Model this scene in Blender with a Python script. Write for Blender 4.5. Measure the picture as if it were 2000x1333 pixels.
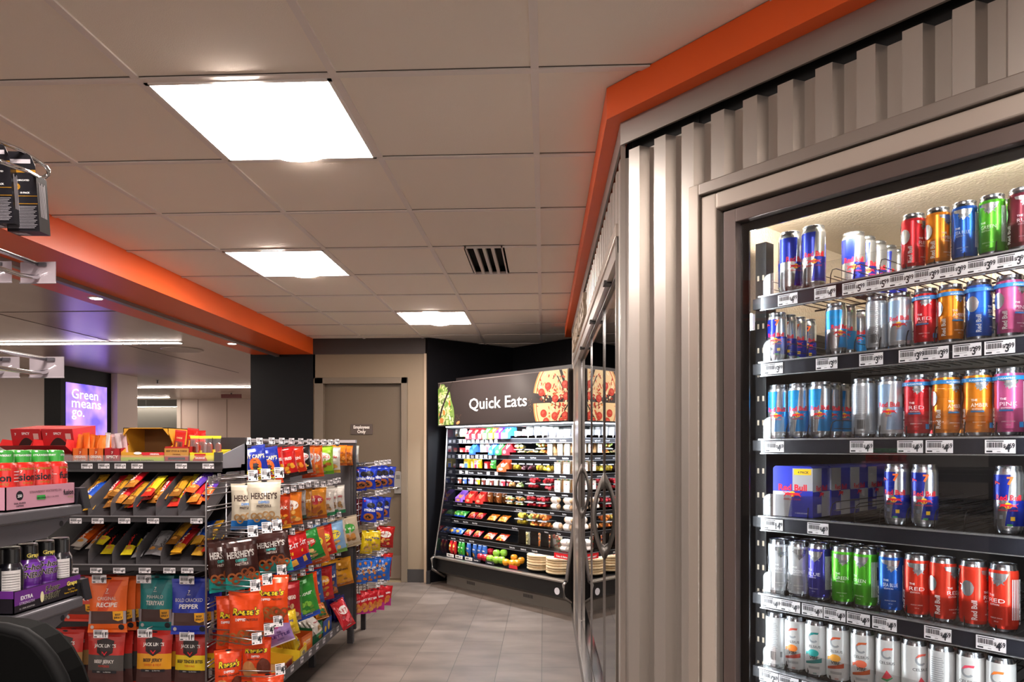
import bpy, math, random
from mathutils import Vector, Matrix

# ---------------------------------------------------------------- camera, world, exposure
sc = bpy.context.scene
for o in list(bpy.data.objects):
    bpy.data.objects.remove(o)
col = sc.collection
F, TH, EYE = 1365.0, math.radians(2.6), 1.405
cam_d = bpy.data.cameras.new('camera')
cam_d.sensor_width = 36
cam_d.lens = F / 2000 * 36
cam_d.shift_y = 208.5 / 2000
cam_d.clip_start = .05
cam = bpy.data.objects.new('camera', cam_d)
cam.location = (0, 0, EYE)
cam.rotation_euler = (math.pi / 2, 0, TH)
col.objects.link(cam)
sc.camera = cam
sc.view_settings.view_transform = 'Standard'
sc.view_settings.look = 'None'
sc.view_settings.gamma = 1
sc.view_settings.use_curve_mapping = False
sc.view_settings.exposure = 0.42
w = bpy.data.worlds.new('world')
sc.world = w
w.use_nodes = True
w.node_tree.nodes['Background'].inputs[0].default_value = (1.0, .88, .80, 1)
w.node_tree.nodes['Background'].inputs[1].default_value = 1.25

PANEL = 44.0        # strength of the ceiling light diffusers
PI = math.pi
RN = random.Random(11)


def area(name, loc, rot, sx, sy, power, color=(1, 1, 1), spread=PI):
    d = bpy.data.lights.new(name, 'AREA')
    d.shape = 'RECTANGLE'
    d.size = sx
    d.size_y = sy
    d.energy = power
    d.color = color
    d.spread = spread
    o = bpy.data.objects.new(name, d)
    o.location = loc
    o.rotation_euler = rot
    col.objects.link(o)
    return o


# ---------------------------------------------------------------- pixel calibration helpers (2000 x 1333 frame)
CTH, STH = math.cos(TH), math.sin(TH)


def ray(px, py):
    u = (px - 1000) / F
    return (-STH + u * CTH, CTH + u * STH, (875 - py) / F)


def atx(px, py, X):
    r = ray(px, py); t = X / r[0]
    return (X, r[1] * t, EYE + r[2] * t)


def aty(px, py, Y):
    r = ray(px, py); t = Y / r[1]
    return (r[0] * t, Y, EYE + r[2] * t)


def onl(px, py, P, d):
    r = ray(px, py)
    det = r[0] * (-d[1]) + d[0] * r[1]
    t = (P[0] * (-d[1]) + d[0] * P[1]) / det
    return ((r[0] * t - P[0]) * d[0] + (r[1] * t - P[1]) * d[1], EYE + r[2] * t)


# ---------------------------------------------------------------- materials
def lin(c):
    if isinstance(c, str):
        c = c.lstrip('#')
        c = tuple(int(c[i:i + 2], 16) / 255 for i in (0, 2, 4))
    return tuple((x / 12.92 if x <= .04045 else ((x + .055) / 1.055) ** 2.4) for x in c[:3]) + (1,)


_mats = {}


def M(color, rough=.5, metal=0., emit=0., coat=0., noise=0., scale=20., bump=0., bscale=200., stretch=None, name=None, spec=.5):
    key = (color, rough, metal, emit, coat, noise, scale, bump, bscale, stretch, spec)
    if key in _mats:
        return _mats[key]
    m = bpy.data.materials.new(name or 'surface_%s' % str(color).strip('#'))
    m.use_nodes = True
    nt = m.node_tree
    p = nt.nodes['Principled BSDF']
    c = lin(color)
    p.inputs['Base Color'].default_value = c
    p.inputs['Roughness'].default_value = rough
    p.inputs['Metallic'].default_value = metal
    p.inputs['Specular IOR Level'].default_value = spec
    if coat:
        p.inputs['Coat Weight'].default_value = coat
        p.inputs['Coat Roughness'].default_value = .15
    if emit:
        p.inputs['Emission Color'].default_value = c
        p.inputs['Emission Strength'].default_value = emit
    if noise or bump:
        tc = nt.nodes.new('ShaderNodeTexCoord')
        mp = nt.nodes.new('ShaderNodeMapping')
        nt.links.new(tc.outputs['Object'], mp.inputs[0])
        if stretch:
            mp.inputs['Scale'].default_value = stretch
    if noise:
        n = nt.nodes.new('ShaderNodeTexNoise')
        n.inputs['Scale'].default_value = scale
        n.inputs['Detail'].default_value = 6
        nt.links.new(mp.outputs[0], n.inputs['Vector'])
        r = nt.nodes.new('ShaderNodeValToRGB')
        r.color_ramp.elements[0].position = .3
        r.color_ramp.elements[1].position = .7
        r.color_ramp.elements[0].color = tuple(x * (1 - noise) for x in c[:3]) + (1,)
        r.color_ramp.elements[1].color = tuple(min(1, x * (1 + noise)) for x in c[:3]) + (1,)
        nt.links.new(n.outputs[0], r.inputs[0])
        nt.links.new(r.outputs[0], p.inputs['Base Color'])
    if bump:
        n = nt.nodes.new('ShaderNodeTexNoise')
        n.inputs['Scale'].default_value = bscale
        n.inputs['Detail'].default_value = 3
        nt.links.new(mp.outputs[0], n.inputs['Vector'])
        b = nt.nodes.new('ShaderNodeBump')
        b.inputs['Strength'].default_value = bump
        b.inputs['Distance'].default_value = .003
        nt.links.new(n.outputs[0], b.inputs['Height'])
        nt.links.new(b.outputs[0], p.inputs['Normal'])
    _mats[key] = m
    return m


def glass_mat(name, ior=1.5, tint=(1, 1, 1, 1), rough=0.0, extra=0.0):
    """thin clear sheet: transparent plus a fresnel reflection"""
    m = bpy.data.materials.new(name)
    m.use_nodes = True
    nt = m.node_tree
    nt.nodes.remove(nt.nodes['Principled BSDF'])
    out = nt.nodes['Material Output']
    t = nt.nodes.new('ShaderNodeBsdfTransparent'); t.inputs[0].default_value = tint
    g = nt.nodes.new('ShaderNodeBsdfGlossy'); g.inputs['Roughness'].default_value = rough
    f = nt.nodes.new('ShaderNodeFresnel'); f.inputs[0].default_value = ior
    a = nt.nodes.new('ShaderNodeMath'); a.operation = 'ADD'; a.use_clamp = True; a.inputs[1].default_value = extra
    mx = nt.nodes.new('ShaderNodeMixShader')
    nt.links.new(f.outputs[0], a.inputs[0])
    nt.links.new(a.outputs[0], mx.inputs[0])
    nt.links.new(t.outputs[0], mx.inputs[1])
    nt.links.new(g.outputs[0], mx.inputs[2])
    nt.links.new(mx.outputs[0], out.inputs[0])
    return m


CLEAR = glass_mat('clear_plastic', 1.42, (.97, .97, .97, 1), .03, .02)
HOLDER = glass_mat('clear_label_holder', 1.5, (.86, .82, .86, 1), .12, .0)
_nt = HOLDER.node_tree
_ms = _nt.nodes.new('ShaderNodeMixShader'); _ms.inputs[0].default_value = .55
_df = _nt.nodes.new('ShaderNodeBsdfDiffuse'); _df.inputs[0].default_value = (.62, .55, .60, 1)
_l = [n for n in _nt.nodes if n.type == 'MIX_SHADER' and n != _ms][0]
_nt.links.new(_l.outputs[0], _ms.inputs[1]); _nt.links.new(_df.outputs[0], _ms.inputs[2])
_nt.links.new(_ms.outputs[0], _nt.nodes['Material Output'].inputs[0])
GLASS = glass_mat('door_glass', 1.5, (.95, .96, .96, 1), 0.0, .02)
DARKGLASS = glass_mat('dark_door_glass', 2.6, (.10, .10, .11, 1), 0.0, .10)
STEEL = M('#b9b7b3', .32, .9)
CHROME = M('#d8d8da', .12, 1.)
WIRE = M('#9a9698', .3, .9)
DKWIRE = M('#2a2828', .35, .6)
BLACK = M('#141416', .45)
BLK = BLACK
GONDOLA = M('#5d5a5e', .45, .2)
WHITE = M('#f2f0f0', .5)
INK = M('#1a1a22', .5)


# ---------------------------------------------------------------- mesh builder
class MB:
    def __init__(s):
        s.v = []; s.f = []; s.m = []; s.s = []; s.mats = []

    def mi(s, mat):
        if mat not in s.mats:
            s.mats.append(mat)
        return s.mats.index(mat)

    def add(s, vs, fs, mat, sm=False, T=None):
        b = len(s.v)
        if T is not None:
            vs = [tuple(T @ Vector(v)) for v in vs]
        s.v += [tuple(v) for v in vs]
        k = s.mi(mat)
        for f in fs:
            s.f.append(tuple(b + i for i in f)); s.m.append(k); s.s.append(sm)
        return s

    def box(s, x0, y0, z0, x1, y1, z1, mat, T=None):
        vs = [(x0, y0, z0), (x1, y0, z0), (x1, y1, z0), (x0, y1, z0), (x0, y0, z1), (x1, y0, z1), (x1, y1, z1), (x0, y1, z1)]
        return s.add(vs, [(0, 3, 2, 1), (4, 5, 6, 7), (0, 1, 5, 4), (1, 2, 6, 5), (2, 3, 7, 6), (3, 0, 4, 7)], mat, False, T)

    def prism(s, pts, y0, y1, mat, T=None):
        """polygon in x-z extruded along y"""
        n = len(pts)
        vs = [(x, y0, z) for x, z in pts] + [(x, y1, z) for x, z in pts]
        fs = [tuple(range(n)), tuple(range(2 * n - 1, n - 1, -1))] + [(i, i + n, (i + 1) % n + n, (i + 1) % n) for i in range(n)]
        return s.add(vs, fs, mat, False, T)

    def tube(s, pts, r, mat, n=8, T=None, closed=False):
        pts = [Vector(p) for p in pts]
        vs = []; fs = []
        N = len(pts)
        up = Vector((0, 0, 1))
        for i, p in enumerate(pts):
            if closed:
                d = pts[(i + 1) % N] - pts[i - 1]
            else:
                d = (pts[min(i + 1, N - 1)] - pts[max(i - 1, 0)])
            d.normalize()
            a = d.cross(up)
            if a.length < .05:
                a = d.cross(Vector((0, 1, 0)))
            a.normalize(); b = d.cross(a)
            for k in range(n):
                t = 2 * PI * k / n
                vs.append(p + (a * math.cos(t) + b * math.sin(t)) * r)
        for i in range(N if closed else N - 1):
            j = (i + 1) % N
            for k in range(n):
                fs.append((i * n + k, i * n + (k + 1) % n, j * n + (k + 1) % n, j * n + k))
        if not closed:
            fs.append(tuple(range(n))[::-1]); fs.append(tuple((N - 1) * n + k for k in range(n)))
        return s.add(vs, fs, mat, True, T)

    def lathe(s, prof, mat, n=24, T=None, cap=True, zmat=None):
        """prof: [(r,z)] from bottom to top; zmat(z) may choose the material of a ring"""
        vs = []
        for r, z in prof:
            for k in range(n):
                t = 2 * PI * k / n
                vs.append((r * math.cos(t), r * math.sin(t), z))
        for i in range(len(prof) - 1):
            mm = zmat((prof[i][1] + prof[i + 1][1]) / 2) if zmat else mat
            b = len(s.v)
            ring = vs[i * n:(i + 2) * n]
            s.add(ring, [(k, (k + 1) % n, (k + 1) % n + n, k + n) for k in range(n)], mm, True, T)
        if cap:
            s.add(vs[:n], [tuple(range(n))[::-1]], mat, False, T)
            s.add(vs[-n:], [tuple(range(n))], mat, False, T)
        return s

    def blob(s, c, rx, ry, rz, mat, n=12, m=8, jit=0, rng=RN):
        vs = []; fs = []
        for i in range(m + 1):
            a = PI * i / m
            for k in range(n):
                t = 2 * PI * k / n
                q = 1 + (rng.uniform(-jit, jit) if jit else 0)
                vs.append((c[0] + rx * q * math.sin(a) * math.cos(t), c[1] + ry * q * math.sin(a) * math.sin(t), c[2] - rz * q * math.cos(a)))
        for i in range(m):
            for k in range(n):
                fs.append((i * n + k, i * n + (k + 1) % n, (i + 1) * n + (k + 1) % n, (i + 1) * n + k))
        return s.add(vs, fs, mat, True)

    def mesh(s, name):
        me = bpy.data.meshes.new(name)
        me.from_pydata(s.v, [], s.f)
        for m in s.mats:
            me.materials.append(m)
        me.polygons.foreach_set('material_index', s.m)
        me.polygons.foreach_set('use_smooth', s.s)
        me.update()
        return me

    def build(s, name, parent=None, loc=(0, 0, 0), rotz=0, bev=0, weld=False):
        me = s.mesh(name)
        return place(name, me, parent, loc, (0, 0, rotz), bev)


def place(name, me, parent=None, loc=(0, 0, 0), rot=(0, 0, 0), bev=0):
    o = bpy.data.objects.new(name, me)
    o.location = loc
    o.rotation_euler = rot
    if parent is not None:
        o.parent = parent
    col.objects.link(o)
    if bev:
        b = o.modifiers.new('bevel', 'BEVEL')
        b.width = bev; b.segments = 2; b.limit_method = 'ANGLE'; b.angle_limit = math.radians(40)
    return o


def tag(o, label, cat, group=None, kind=None):
    if label: o['label'] = label
    if cat: o['category'] = cat
    if group: o['group'] = group
    if kind: o['kind'] = kind
    return o


def thing(name, label, cat, loc=(0, 0, 0), rot=0, group=None):
    o = bpy.data.objects.new(name, None)
    o.empty_display_size = .05
    o.location = loc
    o.rotation_euler = rot if isinstance(rot, tuple) else (0, 0, rot)
    col.objects.link(o)
    return tag(o, label, cat, group)


def struct(o):
    o['kind'] = 'structure'
    return o


def copy_tree(o, parent=None):
    c = o.copy()
    col.objects.link(c)
    if parent is not None:
        c.parent = parent
    for ch in o.children:
        copy_tree(ch, c)
    return c


ORD = ['first', 'second', 'third', 'fourth', 'fifth', 'sixth', 'seventh', 'eighth', 'ninth', 'tenth', 'eleventh', 'twelfth', 'thirteenth', 'fourteenth']

# ---------------------------------------------------------------- lettering and printed shapes
_txt = {}


def text_geo(body, bold=0.0):
    k = (body, bold)
    if k in _txt:
        return _txt[k]
    cu = bpy.data.curves.new('t', 'FONT')
    cu.body = body
    cu.size = 1
    cu.offset = bold
    cu.resolution_u = 2
    ob = bpy.data.objects.new('t', cu)
    col.objects.link(ob)
    dg = bpy.context.evaluated_depsgraph_get()
    me = bpy.data.meshes.new_from_object(ob.evaluated_get(dg))
    vs = [(v.co.x, v.co.y) for v in me.vertices]
    fs = [tuple(p.vertices) for p in me.polygons]
    bpy.data.objects.remove(ob); bpy.data.curves.remove(cu); bpy.data.meshes.remove(me)
    x0 = min([v[0] for v in vs] or [0]); x1 = max([v[0] for v in vs] or [1])
    vs = [(x - (x0 + x1) / 2, y) for x, y in vs]
    _txt[k] = (vs, fs, x1 - x0)
    return _txt[k]


def clip(poly, ax, lo, hi):
    for sgn, lim in ((1, lo), (-1, -hi)):
        out = []
        for i in range(len(poly)):
            a, b = poly[i - 1], poly[i]
            da, db = sgn * a[ax] - lim, sgn * b[ax] - lim
            if (da >= 0) != (db >= 0):
                t = da / (da - db)
                out.append((a[0] + (b[0] - a[0]) * t, a[1] + (b[1] - a[1]) * t))
            if db >= 0:
                out.append(b)
        poly = out
        if len(poly) < 3:
            return []
    return poly


def decals(mb, items, fmap, cell=None, eps=.0004, de=.00012):
    """print flat shapes on a surface; fmap(x, y, e) -> point lifted by e"""
    for i, it in enumerate(items):
        e = eps + de * i
        k = it[0]
        mat = it[-1] if not isinstance(it[-1], dict) else it[-2]
        if isinstance(mat, str):
            mat = M(mat, .4)
        if k == 't':
            _, body, x, y, size = it[:5]
            o = it[-1] if isinstance(it[-1], dict) else {}
            vs, fs, wd = text_geo(body, o.get('b', .015))
            sx = o.get('sx', 1.)
            if 'fit' in o:
                sx = o['fit'] / (wd * size)
            a = math.radians(o.get('a', 0)); ca, sa = math.cos(a), math.sin(a)
            sh = o.get('sh', 0)
            pts = []
            for px, py in vs:
                px, py = (px + sh * py) * size * sx, py * size
                pts.append(fmap(x + px * ca - py * sa, y + px * sa + py * ca, e))
            mb.add(pts, fs, mat)
            continue
        if k == 'o':
            _, x, y, r0, r1 = it[:5]
            o = it[-1] if isinstance(it[-1], dict) else {}
            a0, a1 = o.get('a0', 0), o.get('a1', 360)
            n = 20
            pts = []
            for q in range(n + 1):
                t = math.radians(a0 + (a1 - a0) * q / n)
                pts.append(fmap(x + r0 * math.cos(t), y + r0 * math.sin(t), e)); pts.append(fmap(x + r1 * math.cos(t), y + r1 * math.sin(t), e))
            mb.add(pts, [(2 * q, 2 * q + 1, 2 * q + 3, 2 * q + 2) for q in range(n)], mat)
            continue
        if k == 'r':
            x0, y0, x1, y1 = it[1:5]
            poly = [(x0, y0), (x1, y0), (x1, y1), (x0, y1)]
        elif k == 'c':
            x, y, rx, ry = it[1:5]
            poly = [(x + rx * math.cos(2 * PI * q / 16), y + ry * math.sin(2 * PI * q / 16)) for q in range(16)]
        else:
            poly = it[1]
        if cell is None:
            mb.add([fmap(a, b, e) for a, b in poly], [tuple(range(len(poly)))], mat)
            continue
        cx = sum(p[0] for p in poly) / len(poly); cy = sum(p[1] for p in poly) / len(poly)
        tris = [poly] if k in 'rc' else [[(cx, cy), poly[q], poly[(q + 1) % len(poly)]] for q in range(len(poly))]
        for tr in tris:
            xa = math.floor(min(p[0] for p in tr) / cell[0]); xb = math.ceil(max(p[0] for p in tr) / cell[0])
            for ix in range(xa, xb):
                c1 = clip(tr, 0, ix * cell[0], (ix + 1) * cell[0])
                if len(c1) < 3: continue
                if cell[1]:
                    ya = math.floor(min(p[1] for p in c1) / cell[1]); yb = math.ceil(max(p[1] for p in c1) / cell[1])
                    for iy in range(ya, yb):
                        c2 = clip(c1, 1, iy * cell[1], (iy + 1) * cell[1])
                        if len(c2) >= 3:
                            mb.add([fmap(a, b, e) for a, b in c2], [tuple(range(len(c2)))], mat)
                else:
                    mb.add([fmap(a, b, e) for a, b in c1], [tuple(range(len(c1)))], mat)


def front(y):
    return lambda a, b, e: (a, y - e, b)


def rnd_bars(x0, x1, y0, y1, seed=1, color=INK):
    r = random.Random(seed); out = []; x = x0
    while x < x1:
        ww = r.choice((.0006, .001, .0016)) * 1.3
        out.append(('r', x, y0, min(x + ww, x1), y1, color)); x += ww + r.choice((.0007, .0011))
    return out


_lab = {}


def price_mesh(dollars, cents, w=.058, h=.028, frame=True):
    k = (dollars, cents, w, h)
    if k in _lab:
        return _lab[k]
    mb = MB()
    mb.box(-w / 2, -.0008, 0, w / 2, 0, h, M('#e6e2e6', .4))
    f = front(-.0008)
    it = [('r', -w * .45, h * .86, w * .12, h * .93, INK), ('r', -w * .45, h * .08, -w * .25, h * .2, INK),
          ('r', -w * .1, h * .1, w * .02, h * .16, M('#8a888c')), ('r', -w * .4, h * .3, w * .0, h * .33, M('#8a888c'))]
    it += rnd_bars(-w * .44, w * .08, h * .42, h * .8, 3)
    it += [('t', '$', w * .15, h * .42, h * .35, INK, {'b': .02}),
           ('t', dollars, w * .25, h * .12, h * .82, INK, {'b': .03, 'sx': .72}),
           ('t', cents, w * .39, h * .38, h * .52, INK, {'b': .025, 'sx': .72})]
    decals(mb, it, f, None, .0001, .00003)
    _lab[k] = mb.mesh('price_label')
    return _lab[k]

# ================================================================= ROOM
CE = 2.545
T0X, T0Y, TP = -.0275, 2.115, .616
TILE = M('#f6ecdf', .85, bump=.25, bscale=350, name='ceiling_tile')
BAR = M('#ebe2db', .45, name='ceiling_bar')


def plane_grid(mb, x0, x1, y0, y1, z, mat, holes=()):
    """horizontal sheet seen from below with rectangular holes that lie on the cell grid"""
    xs = sorted({x0, x1} | {h[0] for h in holes} | {h[1] for h in holes})
    ys = sorted({y0, y1} | {h[2] for h in holes} | {h[3] for h in holes})
    for i in range(len(xs) - 1):
        for j in range(len(ys) - 1):
            cx, cy = (xs[i] + xs[i + 1]) / 2, (ys[j] + ys[j + 1]) / 2
            if any(h[0] < cx < h[1] and h[2] < cy < h[3] for h in holes):
                continue
            mb.add([(xs[i], ys[j], z), (xs[i], ys[j + 1], z), (xs[i + 1], ys[j + 1], z), (xs[i + 1], ys[j], z)], [(0, 1, 2, 3)], mat)


def cell(i, j):
    return (T0X + i * TP, T0X + (i + 1) * TP, T0Y + j * TP, T0Y + (j + 1) * TP)


lights = [cell(-2, 0), cell(-3, 3), cell(-2, 6), cell(-1, -4), cell(-2, -8), cell(2, -7)]  # visible lights first, then invented ones added unseen behind the viewpoint
vent_c = (-.45, -.235, 3.95, 4.57)
m = MB()
plane_grid(m, -2.42, 6, -6, 9.6, CE + .006, TILE, lights + [vent_c])
ceiling = struct(m.build('ceiling'))
m = MB()
x = T0X - 4 * TP
i = -4
while i < 10:
    xx = T0X + i * TP
    if -2.42 < xx < 6:
        m.box(xx - .012, -6, CE - .0, xx + .012, 9.6, CE + .008, BAR)
    i += 1
for j in range(-13, 13):
    yy = T0Y + j * TP
    m.box(-2.42, yy - .012, CE - .0005, 6, yy + .012, CE + .0078, BAR)
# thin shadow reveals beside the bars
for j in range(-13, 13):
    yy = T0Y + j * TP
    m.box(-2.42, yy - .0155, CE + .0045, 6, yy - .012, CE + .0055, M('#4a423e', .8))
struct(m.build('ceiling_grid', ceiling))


def troffer(c, label):
    x0, x1, y0, y1 = c
    x0 += .012; x1 -= .012; y0 += .012; y1 -= .012
    t = thing('ceiling_light', label, 'ceiling light', ((x0 + x1) / 2, (y0 + y1) / 2, CE), 0, 'square ceiling lights')
    hx, hy = (x1 - x0) / 2, (y1 - y0) / 2
    f = MB()
    for a in ((-hx, -hy, hx, -hy + .012), (-hx, hy - .012, hx, hy), (-hx, -hy, -hx + .012, hy), (hx - .012, -hy, hx, hy)):
        f.box(a[0], a[1], -.004, a[2], a[3], .012, M('#efe9e4', .5))
    f.box(-hx, -hy, .07, hx, hy, .075, M('#efe9e4', .5))
    f.build('frame', t)
    d = MB()
    n = 28; k = hx - .012; ky = hy - .012
    vs = []
    for q in range(n + 1):
        u = -1 + 2 * q / n
        z = (-.016 * math.cos(u * PI / .6) ** .5 if abs(u) < .3 else .004 + .03 * math.sin((abs(u) - .3) / .7 * PI))
        vs += [(u * k, -ky, z), (u * k, ky, z)]
    d.add(vs, [(2 * q, 2 * q + 1, 2 * q + 3, 2 * q + 2) for q in range(n)], M('#fff3ea', .6, emit=PANEL, name='lit_diffuser'), True)
    d.build('diffuser', t)


for k, c in enumerate(lights):
    nm = ['nearest large square ceiling light, above the snack aisle', 'middle square ceiling light near the orange beam', 'farthest square ceiling light, in front of the black wall'][k] if k < 3 else 'square ceiling light behind the viewpoint, row %s' % ORD[k - 3]
    troffer(c, nm)

v = thing('ceiling_vent', 'white slotted air vent set in the ceiling tiles', 'vent', ((vent_c[0] + vent_c[1]) / 2, (vent_c[2] + vent_c[3]) / 2, CE))
hx, hy = (vent_c[1] - vent_c[0]) / 2, (vent_c[3] - vent_c[2]) / 2
f = MB(); b = MB(); sl = MB()
f.box(-hx, -hy, -.004, hx, -hy + .02, .01, M('#d9d2cc', .5)); f.box(-hx, hy - .02, -.004, hx, hy, .01, M('#d9d2cc', .5))
f.box(-hx, -hy, -.004, -hx + .008, hy, .01, M('#d9d2cc', .5)); f.box(hx - .008, -hy, -.004, hx, hy, .01, M('#d9d2cc', .5))
f.build('frame', v)
b.box(-hx, -hy, .05, hx, hy, .055, M('#0a0a0a', .9)); b.box(-hx - .01, -hy - .01, .006, -hx, hy + .01, .055, M('#0a0a0a', .9)); b.box(hx, -hy - .01, .006, hx + .01, hy + .01, .055, M('#0a0a0a', .9)); b.box(-hx, -hy - .01, .006, hx, -hy, .055, M('#0a0a0a', .9)); b.box(-hx, hy, .006, hx, hy + .01, .055, M('#0a0a0a', .9)); b.build('backing', v)
for k in range(3):
    xx = -hx + .008 + (k + 1) * (2 * hx - .016) / 4
    q = MB(); q.box(xx - .009, -hy + .02, -.004, xx + .009, hy - .02, .02, M('#d9d2cc', .5)); q.build('slat', v)

# floor ----------------------------------------------------------
fm = bpy.data.materials.new('stone_floor_tile')
fm.use_nodes = True
nt = fm.node_tree; p = nt.nodes['Principled BSDF']
tc = nt.nodes.new('ShaderNodeTexCoord')
sp = nt.nodes.new('ShaderNodeSeparateXYZ'); nt.links.new(tc.outputs['Object'], sp.inputs[0])
cb = nt.nodes.new('ShaderNodeCombineXYZ')
ax = nt.nodes.new('ShaderNodeMath'); ax.operation = 'ADD'; ax.inputs[1].default_value = 20.0 - 4.765 + .585 * 8.5 - .585 * .0
ay = nt.nodes.new('ShaderNodeMath'); ay.operation = 'ADD'; ay.inputs[1].default_value = .0125 + .2835 * 60
nt.links.new(sp.outputs[1], ax.inputs[0]); nt.links.new(sp.outputs[0], ay.inputs[0])
ax.inputs[1].default_value = .585 * 60 - 4.765 % .585
nt.links.new(ax.outputs[0], cb.inputs[0]); nt.links.new(ay.outputs[0], cb.inputs[1])
br = nt.nodes.new('ShaderNodeTexBrick')
br.inputs['Scale'].default_value = 1
br.inputs['Brick Width'].default_value = .585
br.inputs['Row Height'].default_value = .2835
br.inputs['Mortar Size'].default_value = .0022
br.inputs['Mortar Smooth'].default_value = .3
br.offset = .5
br.inputs['Color1'].default_value = lin('#645a53')
br.inputs['Color2'].default_value = lin('#736962')
br.inputs['Mortar'].default_value = lin('#332e2a')
nt.links.new(cb.outputs[0], br.inputs['Vector'])
n1 = nt.nodes.new('ShaderNodeTexNoise'); n1.inputs['Scale'].default_value = 2.6; n1.inputs['Detail'].default_value = 8
mp = nt.nodes.new('ShaderNodeMapping'); mp.inputs['Scale'].default_value = (1, 2.2, 1)
nt.links.new(tc.outputs['Object'], mp.inputs[0]); nt.links.new(mp.outputs[0], n1.inputs['Vector'])
rp = nt.nodes.new('ShaderNodeValToRGB')
rp.color_ramp.elements[0].position = .3; rp.color_ramp.elements[0].color = (.66, .64, .63, 1)
rp.color_ramp.elements[1].position = .72; rp.color_ramp.elements[1].color = (1.22, 1.2, 1.19, 1)
nt.links.new(n1.outputs[0], rp.inputs[0])
mx = nt.nodes.new('ShaderNodeMix'); mx.data_type = 'RGBA'; mx.blend_type = 'MULTIPLY'; mx.inputs[0].default_value = 1
nt.links.new(br.outputs['Color'], mx.inputs[6]); nt.links.new(rp.outputs[0], mx.inputs[7])
nt.links.new(mx.outputs[2], p.inputs['Base Color'])
p.inputs['Roughness'].default_value = .42
m = MB()
m.add([(-13, -6, 0), (8, -6, 0), (8, 22, 0), (-13, 22, 0)], [(0, 1, 2, 3)], fm)
struct(m.build('floor'))

# orange beam ------------------------------------------------------
ORANGE = M('#ee5f1c', .4, name='orange_paint')
m = MB()
m.box(-3.07, -6, 2.386, -2.42, 7.24, 2.6, ORANGE)
beam = struct(m.build('trim_1'))
m = MB()
m.box(-2.82, -6, 2.362, -2.78, 7.24, 2.386, M('#8f8a88', .4, .5))
struct(m.build('track', beam))
for yy, lb in ((4.45, 'near'), (6.45, 'far'), (2.45, 'nearest hidden')):
    t = thing('downlight', 'small round downlight set in the orange beam, the %s one' % lb, 'downlight', (-2.93, yy, 2.386))
    q = MB(); q.lathe([(.045, -.004), (.05, 0)], M('#d8d0cc', .4), 20); q.build('ring', t)
    q = MB(); q.lathe([(.036, -.0055), (.036, -.004)], M('#fff4ea', .5, emit=9), 20); q.build('lens', t)

# side ceiling (smooth) and far ceiling
SIDECEIL = M('#b39f92', .27, noise=.05, scale=3, bump=.06, bscale=30, stretch=(1, .12, 1), name='smooth_ceiling')
m = MB()
plane_grid(m, -13, -3.07, -6, 14.0, 2.39, SIDECEIL)
plane_grid(m, -7.45, -3.07, 14.0, 14.2, 2.39, SIDECEIL)
plane_grid(m, -13, -7.45, 14.0, 22, 2.65, M('#6d6a66', .6))
sc2 = struct(m.build('ceiling_left'))
m = MB()
for yy in (4.9,):
    m.box(-13, yy - .003, 2.387, -3.07, yy + .003, 2.39, M('#6a5c54', .8))
m.box(-4.003, -6, 2.387, -3.997, 9, 2.39, M('#6a5c54', .8))
m.build('seam', sc2)
for a, b_, yy, lb in ((-9.5, -3.39, 6.37, 'longest linear light, nearest of the side room ceiling'), (-6.68, -3.12, 11.1, 'linear ceiling light ending at the black wall column'),
                      (-10.2, -7.3, 13.3, 'linear ceiling light just before the kitchen opening'), (-9.5, -3.39, 3.2, 'linear ceiling light beside the viewer, out of the picture'), (-12.3, -8.7, 16.3, 'farthest linear light, hanging inside the kitchen')):  # the one beside the viewer is unseen, added as fill for the room
    t = thing('linear_light', lb, 'ceiling light', ((a + b_) / 2, yy, 2.386), 0, 'linear lights of the side room')
    h = (b_ - a) / 2
    q = MB(); q.box(-h - .01, -.045, -.003, h + .01, .045, .003, M('#c9c2bc', .5)); q.build('housing', t)
    q = MB(); q.box(-h, -.035, -.006, h, .035, -.002, M('#fff0e2', .5, emit=55)); q.build('diffuser', t)
    if yy > 15:
        q = MB(); q.tube([(-1, 0, 0), (-1, 0, .264)], .006, STEEL, 6); q.tube([(1, 0, 0), (1, 0, .264)], .006, STEEL, 6); q.build('cables', t)

# walls -----------------------------------------------------------
BEIGE = M('#806f5a', .6, name='beige_paint')
NAVY = M('#0c0c10', .5, spec=.2, name='black_panel')
PINKW = M('#c8b2a6', .5, name='side_room_wall')
m = MB()
m.box(-3.09, 7.24, 0, -2.42, 7.5, 2.39, NAVY)
struct(m.build('wall_column'))
m = MB()
m.box(-2.42, 7.245, 0, -2.40, 7.5, 2.386, BEIGE)
m.box(-2.42, 7.245, 2.13, -1.20, 7.5, 2.386, BEIGE)
m.box(-1.44, 7.245, 0, -1.20, 7.5, 2.13, BEIGE)
wb = struct(m.build('wall_back'))
m = MB(); m.box(-2.42, 7.235, 2.386, -1.20, 7.5, CE + .01, M('#3c3330', .6)); struct(m.build('fascia', wb))
m = MB(); m.box(-1.245, 7.22, .0, -1.20, 7.26, 2.386, M('#a58f78', .6)); struct(m.build('corner_strip', wb))
m = MB(); m.box(-1.46, 7.228, 0, -1.195, 7.25, .135, M('#2f2c2b', .5)); struct(m.build('baseboard_back'))
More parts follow.
